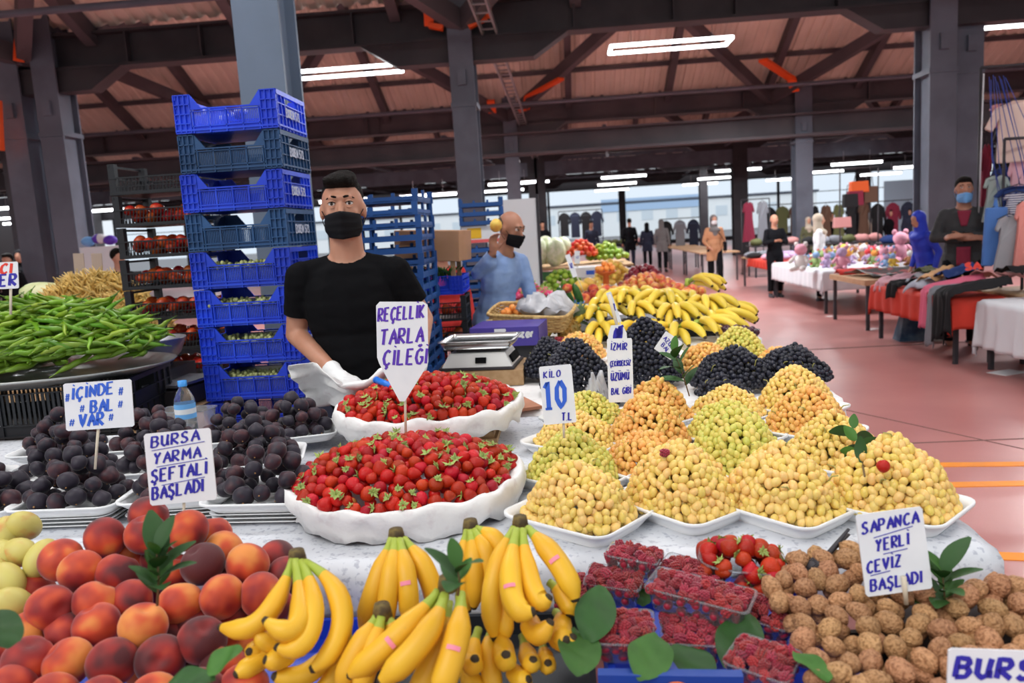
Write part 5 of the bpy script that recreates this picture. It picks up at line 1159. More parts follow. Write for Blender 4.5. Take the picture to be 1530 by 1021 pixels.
hand_of('banana bunch behind, left of the tallest bunch', (703, 786, B + .20), 0, [
    ([(698, 793, B + .19), (690, 830, B + .16), (690, 870, B + .15), (700, 915, B + .16)], .0180), ([(703, 794, B + .18), (708, 830, B + .14), (712, 870, B + .13), (708, 910, B + .14)], .0175), ([(708, 793, B + .18), (726, 815, B + .15), (735, 850, B + .14), (732, 890, B + .15)], .0175), ([(712, 790, B + .19), (735, 798, B + .17), (752, 815, B + .16), (765, 850, B + .16)], .0175)])
hand_of('tall banana bunch right of centre whose crown touches the grapes', (777, 781, B + .17), 0, [
    ([(768, 790, B + .15), (745, 830, B + .10), (722, 890, B + .06), (740, 957, B + .07)], .0185), ([(772, 792, B + .13), (758, 850, B + .06), (755, 935, B), (800, 913, B)], .0195, 1), ([(781, 792, B + .13), (784, 850, B + .07), (800, 925, B + .03), (822, 890, B + .03)], .0185), ([(788, 790, B + .14), (815, 815, B + .10), (850, 855, B + .07), (860, 900, B + .06)], .0195, 1),
    ([(760, 860, B + .12), (752, 900, B + .09), (752, 930, B + .08), (757, 957, B + .07)], .0165), ([(820, 870, B + .12), (845, 890, B + .10), (855, 905, B + .09), (851, 922, B + .08)], .018)])
hand_of('cluster of banana tips under the tall bunch', (800, 900, B + .17), 0, [
    ([(790, 905, B + .12), (790, 940, B + .05), (800, 970, B + .02), (824, 927, B + .02)], .0185), ([(830, 915, B + .12), (850, 930, B + .08), (830, 960, B + .05), (848, 957, B + .03)], .0185), ([(820, 930, B + .12), (830, 960, B + .07), (845, 970, B + .05), (858, 950, B + .04)], .0175),
    ([(740, 930, B + .10), (760, 985, B + .04), (755, 1000, B + .02), (756, 976, B)], .0185), ([(715, 940, B + .1), (700, 985, B + .05), (705, 1010, B + .02), (710, 982, B)], .0180), ([(780, 950, B + .1), (790, 990, B + .05), (795, 1000, B + .03), (797, 984, B + .02)], .0165),
    ([(760, 985, B + .08), (770, 1015, B + .03), (780, 1020, B + .02), (791, 1015, B + .01)], .0165), ([(810, 960, B + .1), (815, 990, B + .06), (818, 1000, B + .05), (819, 990, B + .04)], .016), ([(690, 980, B + .08), (700, 1020, B + .05), (720, 1050, B + .04), (745, 1050, B + .02)], .018), ([(735, 940, B + .1), (725, 970, B + .07), (735, 1010, B + .05), (740, 1040, B + .04)], .018)])
sprig('small leafy green sprig standing in the middle of the front bananas', D(684, 890, B - .08), D(684, 850, B - .09), 6, 1.05, seed=3, spread=.9)
sprig('leafy green sprig stuck in the peach heap', D(235, 905, 1.26), D(234, 825, 1.24), 16, .95, seed=5, spread=.75)
sprig('leafy green sprig beside the walnut card', D(1410, 935, 1.40), D(1408, 855, 1.38), 15, 1.1, seed=8, spread=1.0)
sprig('leafy green sprig rising from the grapes beside the aisle', P(1292, 712, TZ + .12), D(1275, 640, 2.0), 9, 1.15, seed=9)
sprig('dark-stemmed leafy twig between the tilted card and the aisle grapes', P(1030, 592, TZ + .09), D(1008, 528, 2.72), 9, 1.5, seed=10)
for i, (px, py, dep, rx, rz, s, lab) in enumerate(((20, 965, 1.12, .5, 1.2, .9, 'large green leaf left of the lowest peaches'), (305, 1010, 1.12, .6, -1.0, .6, 'green leaf between the peaches and the first banana bunch'), (250, 1022, 1.1, .2, -1.3, .5, 'dark green leaf tip at the bottom edge below the peaches'),
        (868, 1010, 1.24, .35, .1, 1.0, 'broad green leaf below the left raspberry punnet'), (880, 960, 1.30, .9, -.2, .8, 'green leaf between bananas and raspberries'), (960, 1018, 1.22, .35, -.3, 1.0, 'broad green leaf under the lower left raspberry punnet'), (1088, 1000, 1.30, .7, -.5, .9, 'green leaf between the lower raspberry punnets'),
        (1130, 925, 1.42, .5, 1.6, .5, 'small green leaf under the right raspberry punnet'), (965, 905, 1.5, .4, .5, .8, 'green leaf behind the front raspberry punnets'), (1240, 1018, 1.2, .3, .6, .7, 'green leaf tip at the bottom of the walnuts'), (1050, 1030, 1.25, .4, .2, .9, 'green leaf hanging over the blue crate edge'))):
    ob('broad_leaf', BIGLEAF[i % 2], None, D(px, py, dep), (rx, .2, rz), s * .72, lab, 'leaf')
# raspberry punnets: rim centre px, distance, half width/depth, heading, tilt
RASP_STUFF = []
def punnet(label, c, a, b_, h, eul, fill_label, gname, me_fruit, fs, n, seed, name='clear_punnet', dome=.010, oval=False, pack=.72):
    me = MB(); prof = [(-.14, 0.0), (-.12, .001), (0, h), (.05, h + .001), (.055, h - .003)]
    rings = []
    for da, z in prof:
        pts = rrect(a * (1 + da), b_ * (1 + da), min(a, b_) * (.28 if not oval else .8)); rings += [(x, y, z) for x, y in pts]
    nn = len(rings) // len(prof); me.add(rings, [(k * nn + i, k * nn + (i + 1) % nn, (k + 1) * nn + (i + 1) % nn, (k + 1) * nn + i) for k in range(len(prof) - 1) for i in range(nn)] + [tuple(range(nn))])
    R = Euler(eul).to_matrix(); org = c - R @ V(0, 0, h)
    o = me.build(name, m_clear, None, True, org, eul, label=label, cat='punnet'); solidify(o, .0007, 0)
    if n < 0: return o
    rr = random.Random(seed)
    top = darts(6000, fs * pack, lambda: (lambda u, v: V(u * a * .90, v * b_ * .90, h - fs * .30 + dome * (1 - max(abs(u), abs(v)) ** 2) + rr.uniform(-.003, .004)))(rr.uniform(-1, 1), rr.uniform(-1, 1)))
    side = darts(3000, fs * .85, lambda: (lambda u, v, z: V(u * a * (.76 + .10 * z), v * b_ * (.76 + .10 * z), z * h * .8 + fs * .3))(*((rr.choice((-1, 1)), rr.uniform(-1, 1)) if rr.random() < .5 else (rr.uniform(-1, 1), rr.choice((-1, 1)))), rr.uniform(0, .75)))
    if me_fruit is me_rasp: RASP_STUFF.extend([org + R @ p for p in side]); side = []
    for p in top + side:
        f = ob(me_fruit.name.split('.')[0], me_fruit, None, org + R @ p, rrot(), fs * rr.uniform(.85, 1.15), fill_label, me_fruit.name.split('.')[0], gname)
        if me_fruit is me_straw and rr.random() < .5: ob('calyx', me_calyx, f)
pn = [((948, 826), 1.56, .050, .036, (-.15, .1, -.30), 'tilted clear punnet of raspberries touching the grape tray'), ((918, 862), 1.52, .052, .036, (.0, .05, -.25), 'clear punnet of raspberries below the tilted one, beside the tall bananas'),
      ((1047, 880), 1.42, .088, .044, (-.10, .10, -.42), 'long clear punnet of raspberries lying across two others'), ((934, 936), 1.34, .046, .048, (.0, .0, -.12), 'clear punnet of raspberries above the broad leaf, lower left'), ((1033, 940), 1.38, .050, .043, (.0, .0, -.15), 'clear punnet of raspberries under the long punnet'),
      ((1035, 850), 1.56, .060, .036, (-.05, .1, -.5), 'clear punnet of raspberries half hidden behind the long punnet'), ((1146, 912), 1.42, .048, .040, (.0, .1, -.55), 'clear punnet of raspberries against the walnuts'), ((1140, 982), 1.27, .050, .045, (-.05, .08, -.55), 'clear punnet of raspberries at the bottom edge beside the walnuts'), ((866, 878), 1.58, .045, .040, (0, .15, -.5), 'clear punnet of raspberries just right of the tall bananas')]
for i, ((px, py), dep, a, b_, eul, lab) in enumerate(pn):
    punnet(lab, D(px, py, dep), a, b_, .042, (eul[0] + .12, eul[1], eul[2]), 'dark red raspberry in the ' + lab.replace(' of raspberries', ''), 'raspberries in the ' + lab.replace('clear punnet of raspberries', 'punnet'), me_rasp, .0205, 0, 70 + i)
punnet('clear oval punnet of large strawberries behind the raspberries', D(1108, 832, 1.56), .078, .056, .05, (.1, .08, -.2), 'large bright red strawberry in the clear punnet behind the raspberries', 'large strawberries in the clear punnet', me_straw, .036, 0, 91, dome=.035, oval=True)
b = MB()
for p in RASP_STUFF: b.ell(p, (.0085, .0085, .0105), Euler(rrot()).to_matrix(), 8, 6)
b.build('raspberry_layers', m_rasp, None, label='raspberries seen through the sides of the clear punnets', cat='raspberries', kind='stuff')
# paper and box edge under the punnets
b = MB(); c = D(1000, 1003, 1.23); b.box((0, 0, -.03), (.22, .02, .055)); o = b.build('blue_carton', mat('blue_carton', (.01, .05, .28), .5), None, False, c, (0, 0, -.06), label='blue carton edge with an orange oval mark under the punnets', cat='box')
l = MB(); l.lathe([(0, 0), (.017, 0), (.017, .002), (0, .002)], 20, sy=.55); l.build('orange_mark', mat('orange_print', (.8, .15, .03), .5), o, True, (.01, -.011, -.02), (PI / 2, 0, 0))
# walnuts
WP = [(1180, 835), (1275, 822), (1300, 875), (1400, 890), (1480, 868), (1560, 880), (1580, 1060), (1200, 1060), (1195, 950), (1150, 885)]
def inpoly(x, y, poly):
    c = False; j_ = len(poly) - 1
    for i in range(len(poly)):
        xi, yi = poly[i]; xj, yj = poly[j_]
        if (yi > y) != (yj > y) and x < (xj - xi) * (y - yi) / (yj - yi) + xi: c = not c
        j_ = i
    return c
def px_heap(poly, d, zf, tries, seed):
    rr = random.Random(seed); xs = [p[0] for p in poly]; ys = [p[1] for p in poly]
    def s():
        px, py = rr.uniform(min(xs), max(xs)), rr.uniform(min(ys), max(ys))
        if not inpoly(px, py, poly): return None
        return D(px, py, zf(px, py) + rr.uniform(-.004, .008))
    return darts(tries, d, s)
wd = lambda px, py: plane_depth(px, py, .86, 1.12, .955, 1.58)
me_waln2 = MB().ell((0, 0, 0), (.46, .44, .56), n=20, k=14, fn=walnfn).mesh('walnut', m_waln)
for p in px_heap(WP, .0335, wd, 9000, 21):
    ob('walnut', me_waln, None, p, rrot(), .0395 * random.uniform(.88, 1.1), 'brown shelled-on walnut in the heap at the lower right', 'walnut', 'walnuts in the lower right heap')
for p in px_heap(WP, .037, lambda x, y: wd(x, y) + .030, 5000, 22):
    ob('walnut', me_waln2, None, p, rrot(), .038, 'brown walnut of the second layer at the lower right', 'walnut', 'walnuts in the lower right heap')
b = MB(); b.grid(10, 8, lambda u, v: (.52 + u * .62, 1.10 + v * .34, .80 + v * .055 + .004 * NZ(u * 6, v * 6))); solidify(b.build('blue_sack', mat('dark_sack', (.03, .02, .02), .8), None, label='dark sack cloth under the walnut heap', cat='sack'), .004)
# nutcracker
t = thing('nutcracker', 'black metal nutcracker lying on the walnuts', 'nutcracker', D(1222, 845, 1.50))
for s, nm in ((-1, 'handle'), (1, 'handle')):
    b = MB(); p0, p1 = D(1222, 845, 1.50), D(1268, 795 + s * 4, 1.56 + s * .01); b.tube([V(0, 0, 0), (p1 - p0) * .5 + V(.004 * s, 0, .006 * s), p1 - p0], [.005, .0055, .0035], 8, flat=.7); b.build(nm, m_dark, t)
b = MB(); b.ell((-.008, -.01, 0), (.016, .022, .012), n=12, k=8)
for k in range(6): b.tube([(-.024, -.028 + k * .006, .002), (-.008, -.026 + k * .006, .013), (.008, -.028 + k * .006, .002)], .0016, 5)
b.build('jaw', m_dark, t)
# ------------------------------------------------------------------ middle of the stall
def heap(label, cat, gname, me, size, cx, cy, z, a, b, h, seed, maxn=60, squash=1.0, child=None, rz=0.0, vary=.12, low=True):
    rr = random.Random(seed); R = Matrix.Rotation(rz, 3, 'Z')
    def s():
        t = rr.uniform(0, 2 * PI); q = math.sqrt(rr.random()); return V(q * a * math.cos(t), q * b * math.sin(t), max(size * .45, h * (1 - q ** 2)) )
    for p in darts(3000, size * .9, s, maxn) + (darts(500, size * .95, lambda: V(rr.uniform(-.6, .6) * a, rr.uniform(-.6, .6) * b, rr.uniform(size * .45, max(size * .5, h * .45))), maxn // 3) if low else []):
        o = ob(me.name.split('.')[0], me, None, V(cx, cy, z) + R @ p, rrot(), size * rr.uniform(1 - vary, 1 + vary), label, cat, gname)
        if child and rr.random() < .7: ob(child[0], child[1], o)
def pmesh(name, m, r=(.5, .5, .46), dm=(.14, .03, .0), n=14, k=10): return MB().ell((0, 0, 0), r, n=n, k=k, fn=lambda p: dimple(p, *dm)).mesh(name, m)
m_lime = mat('lime_skin', (.20, .36, .025), .35, (.30, .42, .04), 2, rnd=.5, hue=.03); m_mang = mat('mango_skin', (.80, .55, .10), .4, (.78, .40, .08), 1.5, .45, .65, rnd=.2); m_apple = mat('nectarine_skin', (.62, .07, .03), .35, (.82, .42, .10), 1.6, .42, .62, rnd=.35, hue=.03, coord='Generated')
m_orange_f = mat('apricot_skin', (.85, .25, .04), .5, (.85, .35, .08), 2, rnd=.2); m_plum = mat('plum_skin', (.05, .008, .02), .3, rnd=.5); m_drag = mat('dragonfruit_skin', (.70, .03, .16), .45, (.78, .14, .22), 3, rnd=.2); m_dragt = mat('dragonfruit_tip', (.30, .42, .10), .5)
m_avo = mat('dark_green_skin', (.025, .10, .012), .4, (.05, .16, .02), 4, rnd=.4); m_pome = mat('dark_red_skin', (.22, .008, .02), .35, rnd=.3)
me_lime = pmesh('lime', m_lime, (.48, .48, .5), (.02, -.03, 0)); me_mang = pmesh('mango', m_mang, (.40, .40, .56), (0, 0, 0)); me_apple = pmesh('nectarine', m_apple); me_apri = pmesh('apricot', m_orange_f); me_plum = pmesh('plum', m_plum); me_avo = pmesh('cucumber', m_avo, (.24, .24, .75), (0, 0, 0)); me_pome = pmesh('cherry', m_pome)
def drag_mesh():
    b = MB(); b.ell((0, 0, 0), (.42, .42, .52), n=14, k=10)
    for i in range(4):
        for j_ in range(6):
            a = 2 * PI * (j_ + .5 * (i % 2)) / 6; z = -.25 + i * .2; r = .42 * math.sqrt(max(.05, 1 - (z / .52) ** 2)); c, s = math.cos(a), math.sin(a)
            b.add([(c * r - s * .09, s * r + c * .09, z), (c * r + s * .09, s * r - c * .09, z), (c * (r + .13), s * (r + .13), z + .26), (c * r * .9, s * r * .9, z + .12)], [(0, 1, 2), (0, 2, 3), (1, 3, 2)], 1 if i > 1 else 0)
    return b.mesh('dragon_fruit', [m_drag, m_dragt])
me_drag = drag_mesh()
# scale
sc = PY(722, 549, 3.36); t = thing('weighing_scale', 'white and black electronic scale with a steel pan behind the rear basin', 'scale', (-.405, 3.70, TZ + .076), (0, 0, -.10))
b = MB(); b.box((0, 0, .035), (.40, .34, .07)); b.build('wooden_board', m_wood, None, False, (-.405, 3.70, TZ + .003), label='thick wooden board under the electronic scale', cat='board')
m_swhite = mat('scale_white', (.72, .72, .70), .4); m_ssteel = mat('pan_steel', (.50, .51, .52), .22, metal=.85)
b = MB(); w, d = .30, .28; b.add([(-w / 2 - .02, -d / 2, 0), (w / 2 + .02, -d / 2, 0), (w / 2 + .02, d / 2, 0), (-w / 2 - .02, d / 2, 0), (-w / 2 + .02, -d / 2 + .03, .075), (w / 2 - .02, -d / 2 + .03, .075), (w / 2 - .02, d / 2 - .03, .075), (-w / 2 + .02, d / 2 - .03, .075)], [(3, 2, 1, 0), (4, 5, 6, 7), (0, 1, 5, 4), (1, 2, 6, 5), (2, 3, 7, 6), (3, 0, 4, 7)])
bevel(b.build('housing', m_swhite, t, False), .006)
b = MB(); b.box((0, 0, .006), (w + .05, d + .01, .012)); b.build('base_trim', m_dark, t, False)
b = MB(); b.box((.02, -.128, .042), (.05, .012, .026), mtx=Matrix.Rotation(-.35, 3, 'X')); b.build('display', m_black, t, False); b = MB(); b.box((.156, 0, .040), (.01, .18, .035), mtx=Matrix.Rotation(-.4, 3, 'Y')); b.build('keypad', m_black, t, False)
b = MB(); b.box((0, 0, .086), (.20, .18, .022)); b.build('spider', m_dark, t, False)
pm = tray_mesh('pan', .165, .135, .034, .012, .012, m_ssteel, .015); ob('pan', pm, t, (0, 0, .098), (0, 0, 0))
# brown card, purple carton, baskets
b = MB(); b.box((0, 0, .012), (.17, .20, .012)); c = P(772, 566, TZ); b.build('cardboard_sheet', mat('brown_cardboard', (.45, .20, .12), .8, (.38, .17, .10), 10), None, False, (c.x + .02, 3.08, TZ), (.0, .0, .4), label='reddish-brown cardboard piece between the scale and the KİLO card', cat='cardboard')
m_purp = mat('purple_carton', (.05, .03, .24), .5, (.07, .05, .30), 4)
t = thing('fruit_carton', 'purple fruit carton with white lettering behind the scale', 'box', (-.31, 4.30, TZ + .095), (0, 0, -.12))
b = MB(); b.box((0, 0, .045), (.34, .30, .09)); b.build('dark_box', m_crateb, None, False, (-.24, 4.30, TZ + .003), label='low dark box under the purple fruit carton', cat='box')
b = MB(); b.box((0, -.16, .05), (.36, .01, .10)); b.box((0, .16, .05), (.36, .01, .10)); b.box((-.18, 0, .05), (.01, .32, .10)); b.box((.18, 0, .05), (.01, .32, .10)); b.box((0, 0, .096), (.36, .32, .006)); b.build('panel', m_purp, t, False)
b = MB(); stroke_text(b, 'Spencer', -.01, .045, .04, fit=.165, pen=.24, slant=.1, contrast=.1, z=.001, rise=0); b.build('lettering', m_card, t, False, (0, -.167, 0), (PI / 2, 0, 0), kind='stuff')
b = MB(); b.box((-.02, -.166, .085), (.06, .002, .016)); b.build('white_mark', m_card, t, False)
m_wick = mat('wicker', (.62, .42, .17), .65, (.45, .28, .10), 60, .45, .6)
def basket(label, c, a, b_, h, rz=0.0, tilt=(0, 0), oval=False):
    t = thing('wicker_basket', label, 'basket', c, (tilt[0], tilt[1], rz)); mb = MB()
    n = 44; ring = [(math.cos(2 * PI * k / n), math.sin(2 * PI * k / n)) for k in range(n)]
    if not oval: ring = [(x / max(abs(x), abs(y)) ** .85, y / max(abs(x), abs(y)) ** .85) for x, y in ring]
    for lv in range(int(h / .011)):
        z = .008 + lv * .011; f = .86 + .14 * z / h
        mb.tube([V(x * a * f * (1 + .018 * (1 if (k + lv) % 2 else -1)), y * b_ * f * (1 + .018 * (1 if (k + lv) % 2 else -1)), z) for k, (x, y) in enumerate(ring + ring[:1])], .0062, 5, flat=.9)
    mb.build('woven_side', m_wick, t, kind='stuff'); r = MB(); r.tube([V(x * a * 1.01, y * b_ * 1.01, h + .004) for x, y in ring + ring[:1]], .010, 8); r.build('rim', m_wick, t)
    r = MB(); r.box((0, 0, .006), (a * 1.5, b_ * 1.5, .008)); r.build('bottom', m_wick, t, False); return t
basket('rectangular wicker basket tilted toward the scale, holding apricots and a grey bag', V(-.20, 4.74, TZ + .12), .25, .12, .10, -.30, (.22, .05))
for sx, px in ((0, 732), (1, 802)): b = MB(); b.box((0, 0, .07), (.035, .012, .16)); c = PY(px, 488, 4.5); b.build('wood_block', mat('yellow_wood', (.62, .45, .20), .7), None, False, (c.x, 4.5, TZ + .05), label=('left' if sx == 0 else 'right') + ' of the two small pale wood blocks propping the tilted basket', cat='wood block')
heap('orange apricot in the tilted wicker basket', 'apricot', 'apricots in the tilted basket', me_apri, .040, -.29, 4.80, TZ + .19, .10, .07, .05, 1, 26)
def pbag(u, v): r = .115 * math.sin(PI * min(.97, v * .9 + .06)) * (1 + .5 * NZ(math.cos(2 * PI * u) * 2.5, math.sin(2 * PI * u) * 2.5, v * 5)); return (r * 1.35 * math.cos(2 * PI * u), r * math.sin(2 * PI * u), .12 * v ** .8 + .07 * NZ(math.cos(2 * PI * u) * 2, math.sin(2 * PI * u) * 2, v * 3))
m_bag = mat('greyish_plastic_bag', (.52, .52, .54), .3, (.42, .42, .45), 12, bump=.6, bscale=18, spec=.6)
b = MB(); b.grid(28, 10, pbag); b.build('plastic_bag', m_bag, None, True, (-.12, 4.72, TZ + .17), (.1, .1, 0), label='crumpled grey translucent plastic bag on the tilted basket', cat='bag')
b = MB(); b.grid(28, 10, pbag); o = b.build('plastic_bag', m_bag, None, True, P(893, 612, TZ + .01), (0, 0, 0), scale=(.25, .25, .9), label='twisted white plastic bag end standing before the black grapes', cat='bag')
basket('oval wicker basket holding dragon fruits beside the blue-shirted man', V(-.24, 5.95, TZ + .05), .19, .12, .12, 0, oval=True)
b = MB(); b.box((0, 0, .024), (.40, .28, .048)); b.build('carton_base', m_card, None, False, (-.24, 5.95, TZ + .002), label='low white carton under the dragon fruit basket', cat='box')
for i, (dx, dy, dz) in enumerate(((-.12, -.03, .15), (-.04, -.05, .16), (.05, -.03, .155), (.12, -.02, .15), (-.08, .04, .18), (.02, .05, .19), (.09, .04, .17), (0, -.01, .21))):
    ob('dragon_fruit', me_drag, None, (-.24 + dx, 5.95 + dy, TZ + .05 + dz), (random.uniform(.6, 1.6), random.uniform(-.8, .8), random.uniform(0, 6)), .092, 'bright pink dragon fruit with greenish tips in the oval basket', 'dragon fruit', 'dragon fruits in the oval basket')
m_bowl = mat('bright_blue_bowl', (.01, .16, .62), .35)
def bowl(label, c, R0, h, m, name='plastic_bowl', cat='bowl'):
    b = MB(); b.lathe([(0, .0), (R0 * .55, 0), (R0 * .82, h * .5), (R0, h), (R0 * 1.05, h), (R0 * 1.04, h - .006), (R0 * .86, h * .45), (R0 * .5, .008), (0, .008)], 30); return b.build(name, m, None, True, c, label=label, cat=cat)
c = P(846, 462, 1.02); c = V(.01, 5.75, TZ)
bowl('bright blue plastic bowl of dark green cucumbers behind the pineapple', c + V(0, 0, .05), .125, .11, m_bowl); b = MB(); b.lathe([(.07, 0), (.08, .05), (0, .05)], 16); b.build('upturned_tub', m_bowl, None, loc=c, label='upturned blue tub carrying the blue bowl', cat='tub')
heap('dark green cucumber in the blue bowl', 'cucumber', 'cucumbers in the blue bowl', me_avo, .12, c.x, c.y, TZ + .15, .09, .08, .05, 2, 14, low=False)
ob('nectarine', me_apple, None, (c.x + .01, c.y - .02, TZ + .26), (.3, 0, 0), .075, 'single pale red nectarine lying on the cucumbers', 'nectarine')
# pineapple leaning
m_pine = mat('pineapple_skin', (.50, .26, .05), .6, (.28, .20, .05), 14, .4, .6, bump=.5, bscale=30); m_pinel = mat('pineapple_leaf', (.13, .22, .11), .5, (.20, .28, .18), 8)
pc = V(.015, 4.72, TZ + .075); t = thing('pineapple', 'pineapple leaning back with its grey-green crown up, in front of the blue bowl', 'pineapple', pc, (-.75, .50, 0))
b = MB(); b.ell((0, 0, 0), (.060, .060, .095), n=20, k=14)
for i in range(9):
    for j_ in range(10):
        ph = .35 + i * .30; a = 2 * PI * (j_ + .5 * (i % 2)) / 10; b.ell((.060 * math.sin(ph) * math.cos(a), .060 * math.sin(ph) * math.sin(a), .095 * math.cos(ph)), (.011, .011, .010), n=5, k=4)
b.build('fruit_body', m_pine, t)
for i in range(34):
    a = i * 2.4; f = i / 34; L = .07 + .09 * (1 - f) * .6 + .05 * f; til = 1.15 * (1 - f) + .08; lm = PLM.setdefault(0, leaf_mesh(1, .16, .18, .35, m_pinel, 2, 5)) if 'PLM' in globals() else None
    if lm is None: PLM = {0: leaf_mesh(1, .16, .18, .35, m_pinel, 2, 5)}; lm = PLM[0]
    R = Matrix.Rotation(a, 3, 'Z') @ Matrix.Rotation(PI / 2 - til, 3, 'X'); ob('crown_leaf', lm, t, (0, 0, .088 + .02 * f), R.to_euler(), L)
punnet('dark clear punnet of cherries between the purple carton and the pineapple', V(-.06, 4.52, TZ + .06), .10, .07, .055, (0, .0, -.5), 'dark red cherry in the punnet before the pineapple', 'cherries in the punnet', me_pome, .028, 0, 93)
punnet('clear punnet of dark plums at the aisle edge of the stall', V(.93, 4.35, TZ + .10), .09, .07, .05, (0, .1, .2), 'dark blue-black plum in the punnet at the aisle edge', 'plums in the aisle punnet', me_plum, .042, 0, 94)
b = MB(); b.box((0, 0, .024), (.2, .18, .048)); b.build('carton_base', m_card, None, False, (.93, 4.35, TZ + .002), label='white carton under the plum punnet', cat='box')
# bananas lying in fanned bunches
def banana_proto(label, cat='bananas', n=6, seed=0):
    rr = random.Random(seed); t = thing('banana_bunch', label, cat, (0, 0, 0))
    b = MB(); b.tube([V(0, 0, .075), V(0, 0, .05), V(0, .0, .035)], [.012, .015, .020], 8); b.build('crown', m_bang, t)
    for k in range(n):
        f = (k / (n - 1) - .5) if n > 1 else 0; row = k % 2; a = f * 1.3; L = .19 + rr.uniform(-.01, .01); dx, dy = math.sin(a), -math.cos(a)
        h0 = .055 - row * .028
        banana(t, [V(dx * .01, dy * .01, h0), V(dx * L * .35, dy * L * .35, h0 + .045), V(dx * L * .8, dy * L * .8, h0 + .03), V(dx * L * 1.02, dy * L * 1.02, h0 - .018)], .0175, 9, m_banf)
    return t
BT = 'yellow banana bunch lying in the rows of bananas in the middle of the stall'
protos = [banana_proto(BT, n=6, seed=1), banana_proto(BT, n=5, seed=2), banana_proto(BT, n=7, seed=3)]
placed = []
bp = [(.20, 4.75, 0, .3), (.20, 4.95, .08, -.3), (.42, 4.70, .0, .1), (.42, 4.95, .09, .5), (.62, 4.55, 0, -.2), (.64, 4.80, .08, .2), (.64, 5.05, .14, -.4), (.84, 4.75, .03, .6), (.86, 5.0, .10, .1), (.40, 5.25, .14, -.1), (.22, 5.2, .10, .4), (.62, 5.35, .12, 0), (.84, 5.35, .10, -.5), (.10, 5.35, .04, -.8), (-.05, 5.10, .0, -.3),
      (.30, 5.6, .12, .3), (.52, 5.7, .12, -.3), (.90, 5.9, .16, 1.2), (.74, 4.55, .02, .9), (.96, 5.15, .02, 1.1)]
for i, (x, y, z, rz) in enumerate(bp):
    o = protos[i % 3] if i < 3 else copy_tree(protos[i % 3]); o.location = (x, y, TZ + .006 + z); o.rotation_euler = (0, 0, rz); o.scale = (1.4,) * 3
    side = 'at the front' if y < 4.9 else ('in the middle rows' if y < 5.3 else 'in the back rows'); o['label'] = 'yellow banana bunch lying %s of the mid-stall banana display, %s' % (side, 'nearest the pineapple' if x < .3 else ('toward the aisle' if x > .7 else 'in its centre')); o['group'] = 'banana bunches ' + side + (' near the pineapple' if x < .3 else (' toward the aisle' if x > .7 else ' centre'))
b = MB(); b.box((.50, 5.15, TZ + .04), (.85, .75, .06)); b.build('banana_riser', m_crateb, None, False, label='low black riser under the middle banana rows', cat='riser')
# more heaps towards the back
heap('green lime in the heap behind the cucumbers', 'lime', 'limes behind the cucumbers', me_lime, .062, -.02, 7.9, TZ + .01, .26, .34, .26, 11, 80)
heap('yellow mango in the heap right of the limes', 'mango', 'mangoes right of the limes', me_mang, .095, .20, 6.95, TZ + .01, .24, .26, .20, 12, 40)
heap('red and yellow nectarine in the large heap behind the bananas', 'nectarine', 'nectarines behind the bananas', me_apple, .078, .76, 7.3, TZ + .01, .32, .75, .20, 13, 110)
heap('red nectarine set among the aisle-side bananas', 'nectarine', 'nectarines among the bananas', me_apple, .078, .82, 5.62, TZ + .16, .13, .10, .08, 14, 14)
heap('dark red apple at the back of the nectarine heap', 'apple', 'dark apples at the back', pmesh('apple', m_pome), .075, .85, 8.6, TZ + .01, .25, .35, .22, 15, 50)
heap('dark peach beside the tall orange stand', 'peach', 'dark peaches beside the stand', me_peach, .082, .23, 6.25, TZ + .10, .13, .12, .10, 16, 12)
b = MB(); b.box((.23, 6.25, TZ + .05), (.28, .26, .1)); b.build('fruit_box', m_card, None, False, label='white box under the dark peaches beside the orange stand', cat='box')
# little stand of plates with orange fruit
t = thing('fruit_stand', 'small tiered orange plate stand between the mangoes and the nectarines', 'stand', (.36, 6.9, TZ)); m_terra = mat('terracotta_plastic', (.65, .16, .04), .5)
b = MB(); b.lathe([(0, 0), (.09, 0), (.03, .03), (.025, .26), (.09, .29), (.10, .30), (0, .295)], 20); b.build('pedestal', m_terra, t)
heap('orange apricot piled on the small tiered stand', 'apricot', 'apricots on the stand', me_apri, .05, .36, 6.9, TZ + .30, .075, .075, .07, 17, 16)
heap('orange-red nectarine around the foot of the tiered stand', 'nectarine', 'nectarines round the stand foot', me_apple, .085, .37, 6.72, TZ + .0, .10, .06, .20, 18, 12)
# carton of yellow corn-like fruit and the crates past the end of the heap
heap('pale yellow pear heaped behind the nectarines', 'pear', 'pale pears at the back', me_mang, .08, .55, 9.1, TZ + .01, .24, .30, .26, 19, 45)
for i in range(2): ob('fruit_crate', me_ck, None, (1.28, 11.4, .0 + i * .16 + .0), (0, 0, .1), 1, ('lower' if i == 0 else 'upper') + ' of the two dark crates on the floor past the end of the stall', 'crate')
# --- second stall at the back with bagged cabbages and tomatoes
table('vegetable_table', 'far vegetable table carrying bagged cabbages and tomatoes', -1.0, 1.1, 12.4, 14.4, .95)
m_cab = mat('bagged_cabbage', (.50, .58, .34), .35, (.66, .68, .52), 9, rnd=.2, bump=.5, bscale=14); me_cab = pmesh('bagged_cabbage', m_cab, (.4, .4, .56), (0, 0, 0))
for (x, y, z, s) in ((-.42, 12.7, .27, .46), (-.12, 12.75, .25, .42), (-.62, 12.9, .24, .42), (-.28, 13.1, .28, .42), (-.0, 13.2, .26, .4)):
    ob('bagged_cabbage', me_cab, None, (x, y, .95 + z * .96), (0, .1, x * 3), s, 'tall plastic bag of pale cabbages standing on the far vegetable table', 'cabbages', 'bagged cabbages on the far table')
heap('red tomato in the heap right of the bagged cabbages', 'tomato', 'tomatoes on the far table', me_tom, .09, .30, 13.2, 1.08, .28, .28, .26, 21, 50)
